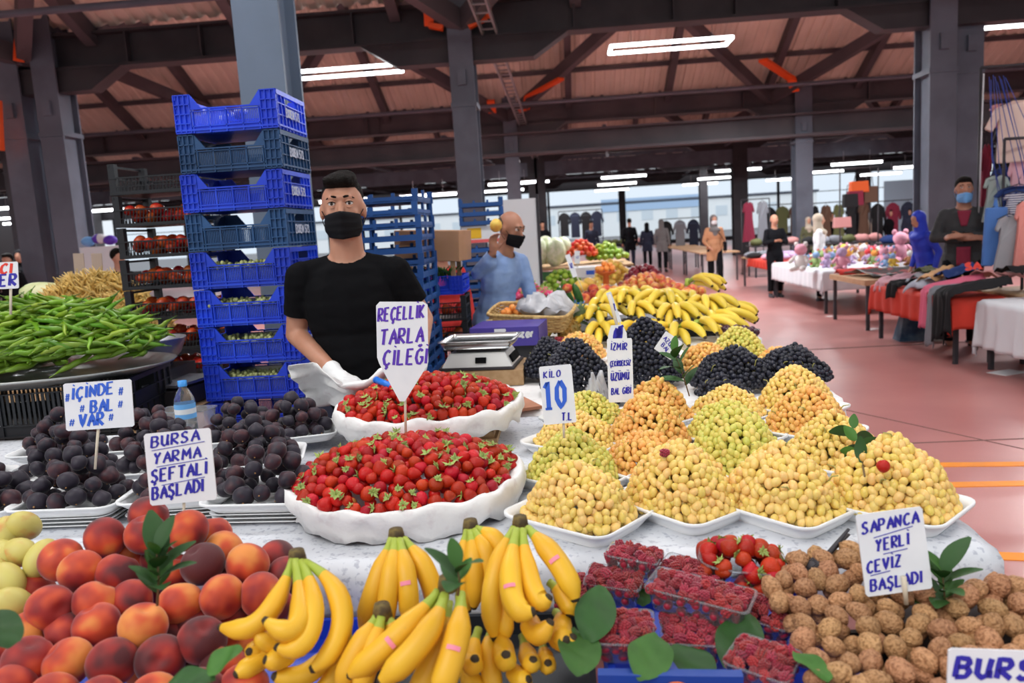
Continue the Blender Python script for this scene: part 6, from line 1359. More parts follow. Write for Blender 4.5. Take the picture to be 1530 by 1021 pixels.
heap('green pepper behind the far tomatoes', 'pepper', 'green peppers on the far table', me_lime, .10, .72, 13.4, 1.0, .34, .34, .26, 22, 60)
b = MB()
for (x, y, w, h, c_) in ((-.4, 12.45, .9, .14, 0),): b.box((x, y, .95 - .12), (w, .05, h))
b.build('green_signboard', mat('green_board', (.03, .14, .04), .6), None, False, label='green board along the front of the far vegetable table', cat='board')
for i, (x, y, c_, lab) in enumerate(((-.35, 12.3, m_red, 'red crate in front of the far vegetable table'), (.15, 12.25, m_crate3, 'dull blue crate beside the red crate before the far table'))):
    ob('fruit_crate', crate_mesh(.5, .35, .2, c_, False), None, (x, 12.1, .42), (0, 0, 0), 1, lab, 'crate'); b = MB(); b.box((0, 0, .20), (.45, .3, .40)); b.build('box_base', m_dark, None, False, (x, 12.1, .0), label='dark box under the ' + lab.split(' in front')[0].split(' beside')[0], cat='box')
for (x, y, w, d, h, z, m, lab) in ((.45, 11.0, .6, .5, .14, TZ, m_card, 'white carton of goods past the limes'), (.95, 10.6, .35, .5, .10, TZ, mat('pale_carton', (.55, .42, .38), .8), 'pale carton at the far end of the stall')):
    t = thing('goods_carton', lab, 'box', (x, y, z)); q = MB(); q.box((0, 0, h / 2), (w, d, h)); q.build('box_body', m, t, False); q = MB(); q.box((0, -d / 2 - .002, h * .5), (w * .5, .004, h * .4)); q.build('print', m_inkb, t, False)
table('stall_table', 'wooden trestle table past the limes at the far end of the stall', -.1, 1.2, 9.9, 11.6, .875)
b = MB(); b.lathe([(.0, 0), (.24, 0), (.28, .55), (.30, .56), (.28, .54), (.0, .5)], 24); b.build('blue_bin', m_crate, None, loc=(.85, 15.6, 0), label='blue plastic bin on the floor past the far vegetable table', cat='bin')
b = MB(); b.box((0, 0, .95), (.36 * 1.02, .04, 1.9)); c = PY(775, 370, 8.5); t = thing('display_screen', 'tall white display panel standing behind the blue-shirted man', 'panel', (c.x + .02, 8.6, 0)); b.build('board', m_white, t, False)
b = MB(); b.box((.20, 0, .97), (.03, .06, 1.94)); b.box((-.20, 0, .97), (.03, .06, 1.94)); b.box((0, .1, .02), (.5, .4, .03)); b.build('frame', m_dark, t, False)
# stacks behind and between the two vendors
b = MB()
for k in range(7):
    ob('lattice_crate', me_lc, None, (-.90, 5.35, .168 * k), (0, 0, .03), .98, 'black lattice crate with tomatoes, number counted up the low stack between the two men' if False else 'black lattice crate in the low stack between the two men', 'crate', 'black crates between the two men')
    rr = random.Random(k)
    if k < 7 and k > 2:
        for p in darts(300, .07, lambda: V(rr.uniform(-.19, .19), rr.uniform(-.14, .02), .05 + rr.uniform(0, .03)), 9): ob('tomato', me_tom, None, V(-.90, 5.35, .168 * k) + p, rrot(), .07, 'ripe tomato in the black crates between the two men', 'tomato', 'tomatoes in the low black stack')
t = thing('fruit_crate', 'bright blue crate of leafy greens on the black crates between the two men', 'crate', (-.90, 5.35, 1.185)); ob('crate_body', crate_mesh(.48, .38, .12, m_crate, False), t)
b = MB(); rr = random.Random(9)
for q_ in range(60): a = V(rr.uniform(-.2, .2), rr.uniform(-.16, .16), .08); b.tube([a, a + V(rr.uniform(-.03, .03), rr.uniform(-.04, .02), .06), a + V(rr.uniform(-.07, .07), rr.uniform(-.09, .05), .10)], [.004, .012, .003], 5, flat=.3)
b.build('leafy_greens', m_leafl, t, kind='stuff')
t = thing('cardboard_carton', 'brown cardboard carton with a round mark on the greens crate', 'box', (-.87, 5.36, 1.40), (0, .06, -.12)); b = MB(); b.box((0, 0, .11), (.44, .34, .20)); bevel(b.build('carton_body', mat('kraft_cardboard', (.48, .26, .15), .8, (.44, .24, .13), 5), t, False), .004)
b = MB(); b.lathe([(.012, 0), (.02, 0), (.02, .001), (.012, .001)], 18); b.build('round_mark', mat('brown_print', (.25, .08, .05), .8), t, True, (.02, -.1715, .09), (PI / 2, 0, 0)); b = MB(); b.box((-.08, -.171, .14), (.2, .002, .004)); b.box((-.08, -.171, .125), (.2, .002, .003)); b.build('print_line', mat('brown_print', (.25, .08, .05), .8), t, False)
ob('support', None) if False else None
b = MB()
for (x, y) in ((-1.06, 5.2), (-.72, 5.2), (-1.06, 5.5), (-.72, 5.5)): b.box((x, y, 1.34), (.03, .03, .12))
b.build('wooden_spacer', m_wood, None, False, label='wooden spacers under the brown cardboard carton', cat='spacer', kind='stuff')
for k in range(24):
    if k in (19, 20): continue
    ob('slim_fruit_tray', me_st, None, (-.70 - (0 if k < 19 else .0), 7.1, .078 * k), (0, 0, .1), (.92, .8, 1.0), 'slim blue stacking tray in the pile behind the raised hand of the bald man' if k > 20 else 'slim blue stacking tray below the yellow carton', 'crate', 'slim blue trays above the yellow carton' if k > 20 else 'slim blue trays below the yellow carton')
t = thing('fruit_carton', 'white and yellow printed fruit carton in the blue pile behind the raised hand', 'box', (-.70, 7.1, .078 * 19 + .003), (0, 0, .1)); b = MB(); b.box((0, 0, .072), (.36, .34, .144)); b.build('carton_body', m_card, t, False)
b = MB(); b.box((-.07, -.172, .085), (.12, .003, .09)); b.build('yellow_print', mat('yellow_print', (.82, .48, .02), .5), t, False); b = MB(); b.box((0, -.172, .016), (.35, .003, .028)); b.build('pink_print', mat('pink_print', (.75, .12, .12), .5), t, False)
ob('yellow_quince', me_mang, None, FRUITPOS, (.5, .3, 0), (.105, .105, .085), 'yellow fruit held up in the bald man\'s raised hand', 'fruit')
# ------------------------------------------------------------------ left side: peppers, beans, bowl
table('stall_table', 'wooden trestle table on the left carrying peppers and beans', -4.6, -1.72, 2.96, 4.15, .85); table('stall_table', 'back-left trestle table under the straw-coloured beans', -4.6, -2.45, 4.2, 5.6, .85)
LZ = .856
m_pep = mat('green_pepper_skin', (.13, .27, .014), .32, (.22, .36, .03), 9, rnd=.55, hue=.05); m_peps = mat('pepper_stalk', (.10, .18, .03), .6)
def pepper_mesh(seed):
    rr = random.Random(seed); b = MB(); pts = []; p = V(0, 0, 0); a = rr.uniform(0, 1)
    for i in range(9): pts.append(p.copy()); a += rr.uniform(-.35, .75) * (1 if seed % 2 else -1); p = p + V(math.cos(a), math.sin(a), rr.uniform(-.25, .25)) * .0185
    m_ = sum(pts, V(0, 0, 0)) / 9; pts = [q_ - m_ for q_ in pts]
    b.tube(pts, [.0035, .0075, .0088, .0088, .0082, .0075, .006, .004, .0012], 8); b.tube([pts[0] - (pts[1] - pts[0]) * 1.4, pts[0] - (pts[1] - pts[0]) * .5, pts[0]], [.0016, .0016, .0042], 6, mi=1)
    return b.mesh('green_pepper', [m_pep, m_peps])
m_pep2 = m_pep
PEPM = [pepper_mesh(s) for s in range(6)]
ob('lattice_crate', crate_mesh(.95, .55, .21, m_crateb, False, bars=8), None, (-2.32, 3.28, LZ), (0, 0, .10), 1, 'wide black crate under the tray of green peppers', 'crate')
b = MB(); b.lathe([(0, .0), (.50, .0), (.60, .030), (.615, .034), (.60, .022), (.50, -.006), (0, -.006)], 48, sy=.56); b.build('metal_tray', mat('dull_aluminium', (.42, .43, .42), .35, metal=.7), None, True, (-2.32, 3.26, LZ + .225), (.02, 0, .12), label='wide dull metal tray heaped with green peppers', cat='tray')
rr = random.Random(31)
def pz():
    t = rr.uniform(0, 2 * PI); q = math.sqrt(rr.random()) if rr.random() < .6 else rr.uniform(.7, 1); x, y = q * .56 * math.cos(t), q * .30 * math.sin(t); return V(x, y, .015 + .30 * max(0, 1 - ((x - .08) / .56) ** 2 - (y / .34) ** 2) ** .8)
for lay, n in ((0, 290),):
    for p in darts(9000, .040, pz, n):
        o = ob('green_pepper', PEPM[rr.randrange(6)], None, V(-2.32, 3.28, LZ + .235 - lay) + p, (rr.uniform(-.45, .45), rr.uniform(-.45, .45), rr.choice((0, PI)) + rr.uniform(-.9, .9)), rr.uniform(1.05, 1.45), 'long thin green pepper in the heap on the metal tray', 'pepper', 'green peppers on the metal tray')
b = MB()
for p in darts(4000, .045, pz, 330):
    mm = PEPM[rr.randrange(6)]; R = Euler((rr.uniform(-.4, .4), rr.uniform(-.4, .4), rr.uniform(-.9, .9))).to_matrix(); b.add([R @ (v_.co * 1.35) + V(p.x * .94, p.y * .94, max(.0, p.z - .028)) for v_ in mm.vertices], [tuple(f_.vertices) for f_ in mm.polygons])
for p in darts(1500, .06, pz, 120):
    mm = PEPM[rr.randrange(6)]; R = Euler((rr.uniform(-.3, .3), rr.uniform(-.3, .3), rr.uniform(-.9, .9))).to_matrix(); b.add([R @ (v_.co * 1.4) + V(p.x * .88, p.y * .85, max(.0, p.z - .06)) for v_ in mm.vertices], [tuple(f_.vertices) for f_ in mm.polygons])
b.build('pepper_layers', m_pep, None, True, (-2.32, 3.28, LZ + .235), label='densely packed lower green peppers of the heap on the metal tray', cat='peppers', kind='stuff', group='green peppers on the metal tray')
bowl('large grey aluminium bowl behind the pepper tray', V(-2.06, 3.78, LZ + .16), .165, .14, mat('aluminium', (.36, .37, .40), .38, metal=.75), 'metal_bowl'); b = MB(); b.box((0, 0, .08), (.3, .26, .16)); b.build('crate_base', m_crateb, None, False, (-2.06, 3.80, LZ), label='black box under the aluminium bowl', cat='box')
t = thing('weighing_scale', 'black scale with a grey top right of the pepper crate', 'scale', (-1.74, 3.50, TZ - .02), (0, 0, -.1)) if False else thing('weighing_scale', 'black scale with a grey top right of the pepper crate', 'scale', (-1.86, 3.72, LZ), (0, 0, -.2))
b = MB(); b.box((0, -.06, .04), (.18, .30, .08)); b.build('housing', m_dark, t, False); b = MB(); b.box((0, -.04, .10), (.19, .32, .012)); b.build('platter', mat('aluminium', (.36, .37, .40), .38), t, False)
# beans: far too many to count
m_bean = mat('straw_bean', (.72, .50, .17), .5, (.62, .42, .12), 6, rnd=.5, island=True); b = MB(); rr = random.Random(8)
for q_ in range(1500):
    t_ = rr.uniform(0, 2 * PI); q = math.sqrt(rr.random()); x, y = q * .46 * math.cos(t_), q * .34 * math.sin(t_); z = .30 * (1 - q ** 2.4) + rr.uniform(-.02, .03); a = rr.uniform(-1.2, 1.2); d = V(math.sin(a), -.6 + rr.uniform(-.3, .3), math.cos(a) * .8).normalized() * .055
    b.tube([V(x, y, z) - d, V(x, y, z + .006), V(x, y, z) + d], [.003, .0062, .002], 5)
b.ell((0, 0, .0), (.44, .32, .27), n=20, k=12); b.v = [(x_, y_, z_ * 1.25) for x_, y_, z_ in b.v]
b.build('bean_heap', m_bean, None, True, (-2.88, 4.72, LZ + .20), label='big heap of straw-yellow dried beans between the pillars and tomato crates', cat='beans', kind='stuff')
b = MB(); b.box((0, 0, .10), (1.0, .7, .20)); b.build('bean_crate', m_crateb, None, False, (-2.88, 4.72, LZ), label='black tray under the straw-yellow beans', cat='tray')
b = MB(); b.box((0, 0, .04), (.20, .12, .08)); b.build('brown_tray', mat('brown_plastic', (.20, .05, .03), .5), None, False, D(146, 489, 4.15), label='small brown plastic tub in front of the beans', cat='tub')
for px, lab in ((119, 'brown card standing in the beans, left one'), (146, 'brownish card standing in the beans, right one')):
    c = PY(px, 402, 5.0); b = MB(); b.box((0, 0, 0), (.07, .006, .20)); b.build('paper_card', mat('tan_card', (.42, .33, .28), .7), None, False, c, (0, .05, 0), label=lab, cat='card')
c = PY(68, 438, 4.9); b = MB(); b.ell((0, 0, 0), (.16, .12, .07), n=20, k=12, fn=lambda p: p * (1 + .03 * math.sin(8 * math.atan2(p.z, p.y)))); b.build('melon', mat('melon_skin', (.52, .60, .28), .5, (.66, .66, .40), 5), None, True, c, (0, .1, 0), label='long pale green melon behind the green peppers', cat='melon')
b = MB(); b.box((0, 0, 0), (.7, .5, .32)); b.build('dark_crate', m_crateb, None, False, (c.x - .05, 4.95, c.z - .24), label='dark crate under the pale green melon', cat='crate')
c = PY(153, 380, 11); t = thing('partition_screen', 'large white panel wall behind the straw-coloured beans', 'panel', (c.x, 11, 0)); b = MB(); b.box((0, 0, .85), (.62, .05, 1.70)); b.build('board', m_white, t, False)
for i, (dx, m) in enumerate(((-.18, m_bluemask), (-.02, m_inkp), (.14, m_inkp), (.0, m_white))): b = MB(); b.ell((dx, 0, 1.78 + .03 * (i % 2)), (.10, .08, .07)); b.build('bundle', m, t)
# bottle and clear box beside the blue crates
m_water = mat('bottle_plastic', (.90, .95, 1.0), .04, trans=.95, ior=1.2); bp_ = P(299, 628, TZ + .03)
t = thing('water_bottle', 'small clear water bottle with a light blue cap and label behind the figs', 'bottle', (-1.42, 2.80, TZ + .004), scale=1.12)
b = MB(); b.lathe([(0, 0), (.031, .0), (.033, .01), (.033, .05), (.0315, .055), (.033, .06), (.033, .13), (.024, .155), (.013, .172), (.013, .182)], 24); b.build('bottle_body', m_water, t)
b = MB(); b.lathe([(.0335, .072), (.0337, .075), (.0337, .118), (.0335, .121)], 24); b.build('bottle_label', mat('label_blue', (.15, .42, .80), .5), t); b = MB(); b.lathe([(.0338, .088), (.0339, .105)], 24); b.build('label_band', m_card, t)
b = MB(); b.lathe([(.0145, .178), (.0145, .196), (0, .197)], 20); b.build('cap', mat('cap_blue', (.05, .30, .75), .4), t)
punnet('empty clear punnet behind the water bottle', V(-1.46, 2.885, TZ + .10), .10, .05, .09, (0, 0, -.1), 'x', 'x', me_plum, .3, -1, 95)
# ------------------------------------------------------------------ right side: market tables
RZ = .66
m_rcloth = mat('red_tablecloth', (.62, .045, .025), .75, (.55, .04, .022), 5, bump=.2, bscale=12); m_wcloth = mat('white_tablecloth', (.66, .68, .72), .7, bump=.2, bscale=12); m_tant = mat('tan_table_top', (.50, .30, .17), .6, (.45, .27, .15), 8)
table('market_table', 'folding table under the white cloth with the plates, at the right edge', 3.90, 5.1, 5.6, 7.75, RZ); cloth_cover('white_tablecloth', 'white cloth over the plate table at the right edge', 3.90, 5.1, 5.6, 7.75, RZ, .44, m_wcloth, seed=3)
table('market_table', 'folding table under the red cloth piled with clothes', 3.74, 4.22, 7.95, 9.95, RZ); cloth_cover('red_tablecloth', 'red cloth hanging from the clothes table in front of the man with folded arms', 3.74, 4.22, 7.95, 9.95, RZ, .30, m_rcloth, seed=5)
table('market_table', 'tan-topped table with black legs carrying dark trinkets', 3.84, 5.1, 10.5, 11.9, RZ, mtop=m_tant, th=.07)
table('market_table', 'long folding table under the white cloth crowded with toys', 3.95, 5.6, 12.5, 15.5, RZ); cloth_cover('white_tablecloth', 'white cloth over the toy table', 3.95, 5.6, 12.5, 15.5, RZ, .30, m_wcloth, seed=7)
table('market_table', 'folding table under the small red cloth in the aisle row', 4.0, 5.0, 15.7, 18.4, RZ); cloth_cover('red_tablecloth', 'small red cloth on the table beyond the toys', 4.0, 5.0, 15.7, 17.6, RZ, .16, m_rcloth, seed=9)
for i, (y0, y1) in enumerate(((20.2, 23.0), (23.3, 26.1), (26.4, 29.0))): table('market_table', ('nearest', 'middle', 'farthest')[i] + ' of the three empty tan tables far down the aisle', 3.4, 4.4, y0, y1, .72, mtop=m_tant)
m_plate = mat('white_plates', (.62, .63, .62), .3)
me_plate = MB().lathe([(0, 0), (.075, 0), (.125, .014), (.127, .017), (.12, .016), (.07, .004), (0, .004)], 20).mesh('plate', m_plate)
for s_, (x, y, n) in enumerate(((4.32, 7.42, 22), (4.42, 7.05, 12), (4.62, 7.25, 20))):
    for k in range(n): ob('plate', me_plate, None, (x, y, RZ + .008 + k * .0115), (0, 0, 0), 1, 'white plate in the ' + ('tall left', 'short front', 'tall right')[s_] + ' stack on the white cloth', 'plate', ('tall left', 'short front', 'tall right')[s_] + ' stack of plates')
for (px, py, w) in ((1304, 492, .16), (1240, 473, .12), (1505, 557, .28)): b = MB(); b.box((0, 0, .002), (w, w * .7, .003)); b.build('paper_scrap', m_card, None, False, P(px, py, 0), (0, 0, .4), label='white paper scrap on the red floor, ' + ('below the red tablecloth' if px == 1304 else ('left of the tan table leg' if px == 1240 else 'beside the plate table leg')), cat='paper')
def drape(label, m, a, b_, w, hang=0.0, seed=0, name='garment', thick=.055, z0=None):
    """garment lying on the clothes table; runs from a to b, and hangs over the aisle edge by hang"""
    a = Vector(a); b_ = Vector(b_); d = (b_ - a); L = d.length; d.normalize(); s = V(-d.y, d.x, 0)
    def f(u, v):
        t = v * (L + hang); x = (u - .5) * 2
        wd = w * (1 - .25 * abs(math.sin(v * 5 + seed))) * .5
        p = a + d * min(t, L); over = max(0, t - L)
        z = (a.z + (b_.z - a.z) * min(1, t / L)) + thick * (1 - x * x) + .02 * NZ(u * 4 + seed, v * 8) + .012 * math.sin(u * 14 + seed)
        return p + s * x * wd + d * (.025 + .03 * math.sin(u * 12) * over / max(hang, .01) if over else 0) + V(0, 0, z - p.z - over)
    mb = MB(); mb.grid(14, 20, f); o = mb.build(name, m, None, True, label=label, cat='clothing', group=None); solidify(o, .006, 0); return o
col = lambda n, c: mat('cloth_' + n, c, .85, bump=.3, bscale=16)
cpink, cpink2, cgrey, clg, cbk, ctan, cnavy, crose, colv = col('pale_pink', (.72, .42, .48)), col('pink', (.72, .16, .26)), col('grey', (.22, .23, .26)), col('light_grey', (.42, .46, .54)), col('black', (.01, .01, .012)), col('tan', (.62, .36, .17)), col('navy', (.015, .04, .16)), col('rose', (.60, .28, .27)), col('olive', (.12, .13, .05))
z = RZ + .03
drape('pale pink sweatshirt at the far end of the clothes table', cpink, (4.2, 9.75, z + .05), (3.76, 9.72, z), .30, .12, 1)
drape('black garment hanging over the red cloth near its far end', cbk, (4.1, 9.35, z), (3.72, 9.28, z), .22, .17, 2)
drape('grey sweater lying along the clothes table', cgrey, (4.2, 9.5, z + .08), (3.85, 9.0, z + .06), .30, 0, 3)
drape('light grey sweatpants under the tan hoodie', clg, (4.15, 9.2, z + .07), (3.78, 8.8, z + .02), .32, .06, 4)
drape('tan hoodie with a navy collar on the clothes pile', ctan, (4.2, 9.0, z + .16), (3.84, 8.75, z + .08), .26, 0, 5)
drape('navy sweatshirt with red letters on the clothes pile', cnavy, (4.25, 8.65, z + .20), (3.92, 8.6, z + .12), .34, 0, 6)
drape('pink trousers hanging from the clothes table to below the red cloth', cpink2, (4.25, 8.4, z + .10), (3.70, 8.42, z + .01), .17, .40, 7)
drape('grey trousers hanging beside the pink ones', cgrey, (4.1, 8.25, z + .04), (3.69, 8.26, z), .11, .56, 8)
drape('black trousers hanging widest over the red cloth', cbk, (4.25, 8.06, z + .08), (3.69, 8.08, z + .02), .26, .50, 9)
drape('second pair of black trousers nearest the plates', cbk, (4.25, 7.92, z + .10), (3.70, 7.93, z + .03), .18, .42, 10)
drape('rose-coloured knitwear at the back of the clothes pile', crose, (4.7, 8.6, z + .10), (4.2, 8.3, z + .14), .34, 0, 11); drape('black coat at the back of the clothes pile', cbk, (4.9, 8.2, z + .18), (4.3, 8.1, z + .18), .4, 0, 12); drape('olive patterned scarf behind the tan hoodie', colv, (4.25, 9.55, z + .12), (4.0, 9.3, z + .12), .2, 0, 13)
table('market_table', 'folding table behind the clothes pile with more knitwear', 4.3, 5.0, 7.8, 8.85, RZ)
b = MB(); stroke_text(b, 'SA.', 0, 0, .07, fit=.16, pen=.3, slant=0, contrast=.1, z=.001); b.build('sweater_letters', m_inkr, None, False, PY(1443, 403, 8.35), (PI / 2 - .5, 0, -.35), label='red letters on the navy sweatshirt', cat='lettering')
# dark trinkets and bags under the table
m_trk = mat('dark_patterned', (.02, .02, .022), .5, (.30, .03, .03), 9, .56, .6, bump=.4, bscale=10); drape('dark patterned handbags and trinkets spread on the tan table', m_trk, (4.9, 11.2, RZ + .02), (3.98, 11.1, RZ + .02), .9, 0, 14, 'trinket_spread', .07); drape('red patterned cloth at the aisle corner of the tan table', m_red, (4.5, 11.75, RZ + .01), (3.9, 11.7, RZ + .01), .25, 0, 15)
m_shop = mat('dark_blue_bag', (.02, .06, .12), .5, (.10, .16, .22), 6)
c = P(1365, 508, 0)
b = MB(); b.add([(-.2, -.1, 0), (.18, -.14, 0), (.2, .14, 0), (-.18, .16, 0), (-.14, -.06, .3), (.16, -.02, .24), (.15, .08, .27), (-.12, .1, .31)], [(3, 2, 1, 0), (0, 1, 5, 4), (1, 2, 6, 5), (2, 3, 7, 6), (3, 0, 4, 7)]); solidify(b.build('shopping_bag', m_shop, None, False, c, label='dark blue shopping bag slumped under the clothes table', cat='bag'), .006)
b = MB(); b.add([(0, 0, 0), (.3, .0, 0), (.26, .05, .22), (.02, .05, .26), (.0, .05, 0), (.3, .06, 0)], [(0, 1, 2, 3), (4, 3, 2, 5)]); solidify(b.build('paper_bag', mat('grey_paper', (.42, .42, .38), .8), None, False, c + V(.1, -.2, 0), label='greyish paper bag leaning beside the dark blue bag', cat='bag'), .006)
# toys
def toy(c, s, m1, m2, seed, lab):
    rr = random.Random(seed); t = thing('stuffed_toy', lab, 'toy', c, (0, 0, rr.uniform(-.8, .4) - .3), 'stuffed toys on the white cloth', s)
    b = MB(); b.ell((0, 0, .32), (.26, .22, .32), n=10, k=8); b.build('torso', m1, t); b = MB(); b.ell((0, -.02, .78), (.24, .22, .22), n=10, k=8); b.build('head', m2, t)
    for sx in (-1, 1):
        b = MB(); b.ell((sx * .18, 0, .99), (.09, .05, .10), n=8, k=6); b.build('ear', m1, t); b = MB(); b.cap((sx * .22, -.05, .5), (sx * .34, -.2, .34), .08, .08, 8, 3); b.build('arm', m1, t); b = MB(); b.cap((sx * .14, -.1, .1), (sx * .2, -.36, .08), .10, .10, 8, 3); b.build('leg', m1, t)
pal = [col(n, c_) for n, c_ in (('toy_pink', (.75, .35, .45)), ('toy_white', (.75, .74, .72)), ('toy_orange', (.75, .30, .06)), ('toy_brown', (.35, .16, .07)), ('toy_yellow', (.78, .52, .08)), ('toy_lilac', (.50, .38, .60)), ('toy_red', (.65, .05, .06)), ('toy_blue', (.25, .40, .65)), ('toy_green', (.30, .42, .16)), ('toy_cream', (.72, .60, .42)))]
rr = random.Random(12); cn = ['pink', 'white', 'orange', 'brown', 'yellow', 'lilac', 'red', 'blue', 'green', 'cream']
for i in range(46):
    x, y = rr.uniform(4.1, 5.5), rr.uniform(12.6, 15.3); a, b2 = rr.randrange(10), rr.randrange(10)
    toy(V(x, y, RZ + .006), rr.uniform(.16, .30), pal[a], pal[b2], i, 'stuffed toy with a %s body and %s head on the white cloth' % (cn[a], cn[b2]))
for i, (px, py, Y, s, a, b2, lab) in enumerate(((1197, 395, 12.9, .42, 1, 0, 'big white toy dog with a pink snout at the near corner of the toys'), (1258, 398, 12.7, .34, 0, 5, 'pink and lilac stuffed toy beside the white toy dog'), (1345, 352, 13.6, .5, 0, 0, 'tall pink stuffed toy left of the blue-hooded person'))):
    c = PY(px, py, Y); toy(V(c.x, Y, RZ + .006), s, pal[a], pal[b2], 60 + i, lab)
for i in range(16):
    x, y = rr.uniform(4.05, 4.9), rr.uniform(15.8, 18.2); c_ = rr.choice(pal[:2] + [cgrey, cbk, clg, pal[5]]); b = MB(); b.ell((0, 0, .05), (.17, .13, .07), n=10, k=6, fn=lambda p: p * (1 + .2 * noise.noise(p * 3 + V(i, 0, 0)))); b.build('folded_cloth', c_, None, True, (x, y, RZ + .012), label='crumpled garment on the table beyond the toys', cat='clothing', group='garments beyond the toys')
# hanging garments
def garment(label, px, py, Y, w, h, m, kind='shirt', cat='clothing', group=None, rz=0.0, hanger=True, seed=0):
    c = PY(px, py, Y); t = thing('hanging_garment', label, cat, c, (0, 0, rz), group)
    if kind == 'shirt': pr = [(-.16, 0), (-.5, -.10), (-.72, -.42), (-.55, -.48), (-.42, -.28), (-.44, -1), (.44, -1), (.42, -.28), (.55, -.48), (.72, -.42), (.5, -.10), (.16, 0)]
    elif kind == 'trousers': pr = [(-.4, 0), (-.5, -1), (-.08, -1), (0, -.3), (.08, -1), (.5, -1), (.4, 0)]
    elif kind == 'bag': pr = [(-.5, -.3), (-.55, -1), (.55, -1), (.5, -.3)]
    else: pr = [(-.10, .0), (-.34, -.06), (-.46, -.24), (-.38, -.28), (-.30, -.2), (-.32, -.45), (-.5, -1), (-.2, -.98), (.1, -1), (.5, -1), (.32, -.45), (.30, -.2), (.38, -.28), (.46, -.24), (.34, -.06), (.10, .0), (0, -.05)]
    th_ = .035 if kind != 'bag' else .10; n = len(pr); v = [(x * w, -th_ + .02 * math.sin(x * 9 + seed), y_ * h) for x, y_ in pr] + [(x * w, th_ + .02 * math.sin(x * 9 + seed), y_ * h) for x, y_ in pr]
    b = MB(); b.add(v, [tuple(range(n)), tuple(range(2 * n - 1, n - 1, -1))] + [(i, n + i, n + (i + 1) % n, (i + 1) % n) for i in range(n)])
    me = b.mesh('fabric', m, False); o = ob('fabric' if kind != 'bag' else 'bag_body', me, t); bevel(o, .015, 2)
    hb = MB(); 
    if kind == 'bag': hb.tube([(-.3 * w, 0, -.3 * h), (-.2 * w, 0, .15 * h), (.2 * w, 0, .15 * h), (.3 * w, 0, -.3 * h)], .008, 6)
    else: hb.tube([(-.4 * w, 0, -.06 * h), (0, 0, .02), (.4 * w, 0, -.06 * h)], .005, 5); hb.tube([(0, 0, .02), (0, 0, .07), (.02, 0, .085)], .003, 5)
    hb.build('strap' if kind == 'bag' else 'hanger', m_dark, t); return t
def rack(label, x0, x1, y, z, z2=None):
    t = thing('clothes_rack', label, 'rack', ((x0 + x1) / 2, y, 0)); w = (x1 - x0) / 2
    b = MB(); b.tube([(-w, 0, z), (w, 0, z)], .015, 8); b.build('rail', m_dark, t)
    for s in (-1, 1): b = MB(); b.tube([(s * w, 0, 0), (s * w, 0, z)], .015, 8); b.tube([(s * w, -.2, .02), (s * w, .2, .02)], .015, 6); b.build('upright', m_dark, t)
cm = col('maroon', (.20, .015, .04)); cb2 = col('denim', (.08, .20, .52)); cgr = col('grey_green', (.30, .36, .34)); cst = mat('striped_cloth', (.65, .65, .68), .8, (.03, .04, .12), 3, .49, .5)
def stripes(name, c1, c2, sc_):
    m = bpy.data.materials.new(name); m.use_nodes = True; n, l = m.node_tree.nodes, m.node_tree.links; w = n.new('ShaderNodeTexWave'); w.bands_direction = 'Z'; w.inputs['Scale'].default_value = sc_; t = n.new('ShaderNodeTexCoord'); r = n.new('ShaderNodeValToRGB'); r.color_ramp.interpolation = 'CONSTANT'
    r.color_ramp.elements[0].color = (*c1, 1); r.color_ramp.elements[1].position = .5; r.color_ramp.elements[1].color = (*c2, 1); l.new(t.outputs['Object'], w.inputs['Vector']); l.new(w.outputs[0], r.inputs[0]); l.new(r.outputs[0], n['Principled BSDF'].inputs['Base Color']); n['Principled BSDF'].inputs['Roughness'].default_value = .85; return m
cst = stripes('striped_cloth', (.7, .7, .72), (.03, .04, .14), 14)
x0, x1 = PY(1460, 200, 9.0).x, PY(1600, 200, 9.0).x; rack('tall display frame of hanging clothes at the right edge', x0 + .05, x1, 9.05, 2.98); rack('inner frame of hanging clothes at the right edge', x0 + .15, x1, 8.75, 2.2); rack('low clothes frame at the right edge', x0 + .2, x1, 8.45, 1.35)
for i, (px, py, Y, w, h, m, k, lab) in enumerate(((1524, 150, 8.9, .36, .55, col('peach', (.75, .58, .50)), 'shirt', 'pale peach blouse hanging at the top right'), (1492, 155, 9.1, .15, .22, crose, 'dress', 'small rose top hanging left of the peach blouse'), (1500, 250, 9.2, .26, .55, cnavy, 'dress', 'navy garment hanging behind the pink dress'), (1524, 235, 8.95, .20, .65, cpink, 'dress', 'pale pink dress hanging below the peach blouse'),
        (1490, 262, 8.8, .22, .42, cgr, 'dress', 'grey-green garment hanging low at the right'), (1522, 278, 8.7, .26, .20, cnavy, 'shirt', 'dark blue blouse hanging right of the grey-green one'), (1518, 288, 8.6, .20, .22, cst, 'dress', 'navy and white striped top below the dark blue blouse'), (1488, 310, 8.55, .19, .52, cb2, 'trousers', 'blue denim trousers hanging beside the man with folded arms'),
        (1508, 322, 8.4, .22, .50, col('soft_grey', (.32, .32, .34)), 'dress', 'soft grey skirt hanging right of the denim trousers'), (1532, 300, 8.3, .16, .6, col('coral', (.75, .28, .24)), 'dress', 'coral garment hanging at the very right edge'), (1474, 215, 9.3, .10, .95, cm, 'dress', 'narrow maroon dress hanging beside the double pillar'), (1502, 190, 9.3, .20, .50, cbk, 'dress', 'black garment hanging behind the small rose top'))):
    garment(lab, px, py, Y, w * 1.25, h * 1.15, m, k, rz=-.25, seed=i)
b = MB(); rr = random.Random(3)
for k in range(9): a = PY(1478 + k * 3, 118 + rr.uniform(-6, 6), 8.85); e = PY(1495 + k * 9, 300 + rr.uniform(-40, 60), 8.7); b.tube([a, (a + e) / 2 + V(.08 * rr.uniform(-1, 1), 0, -.1), e], .004, 5)
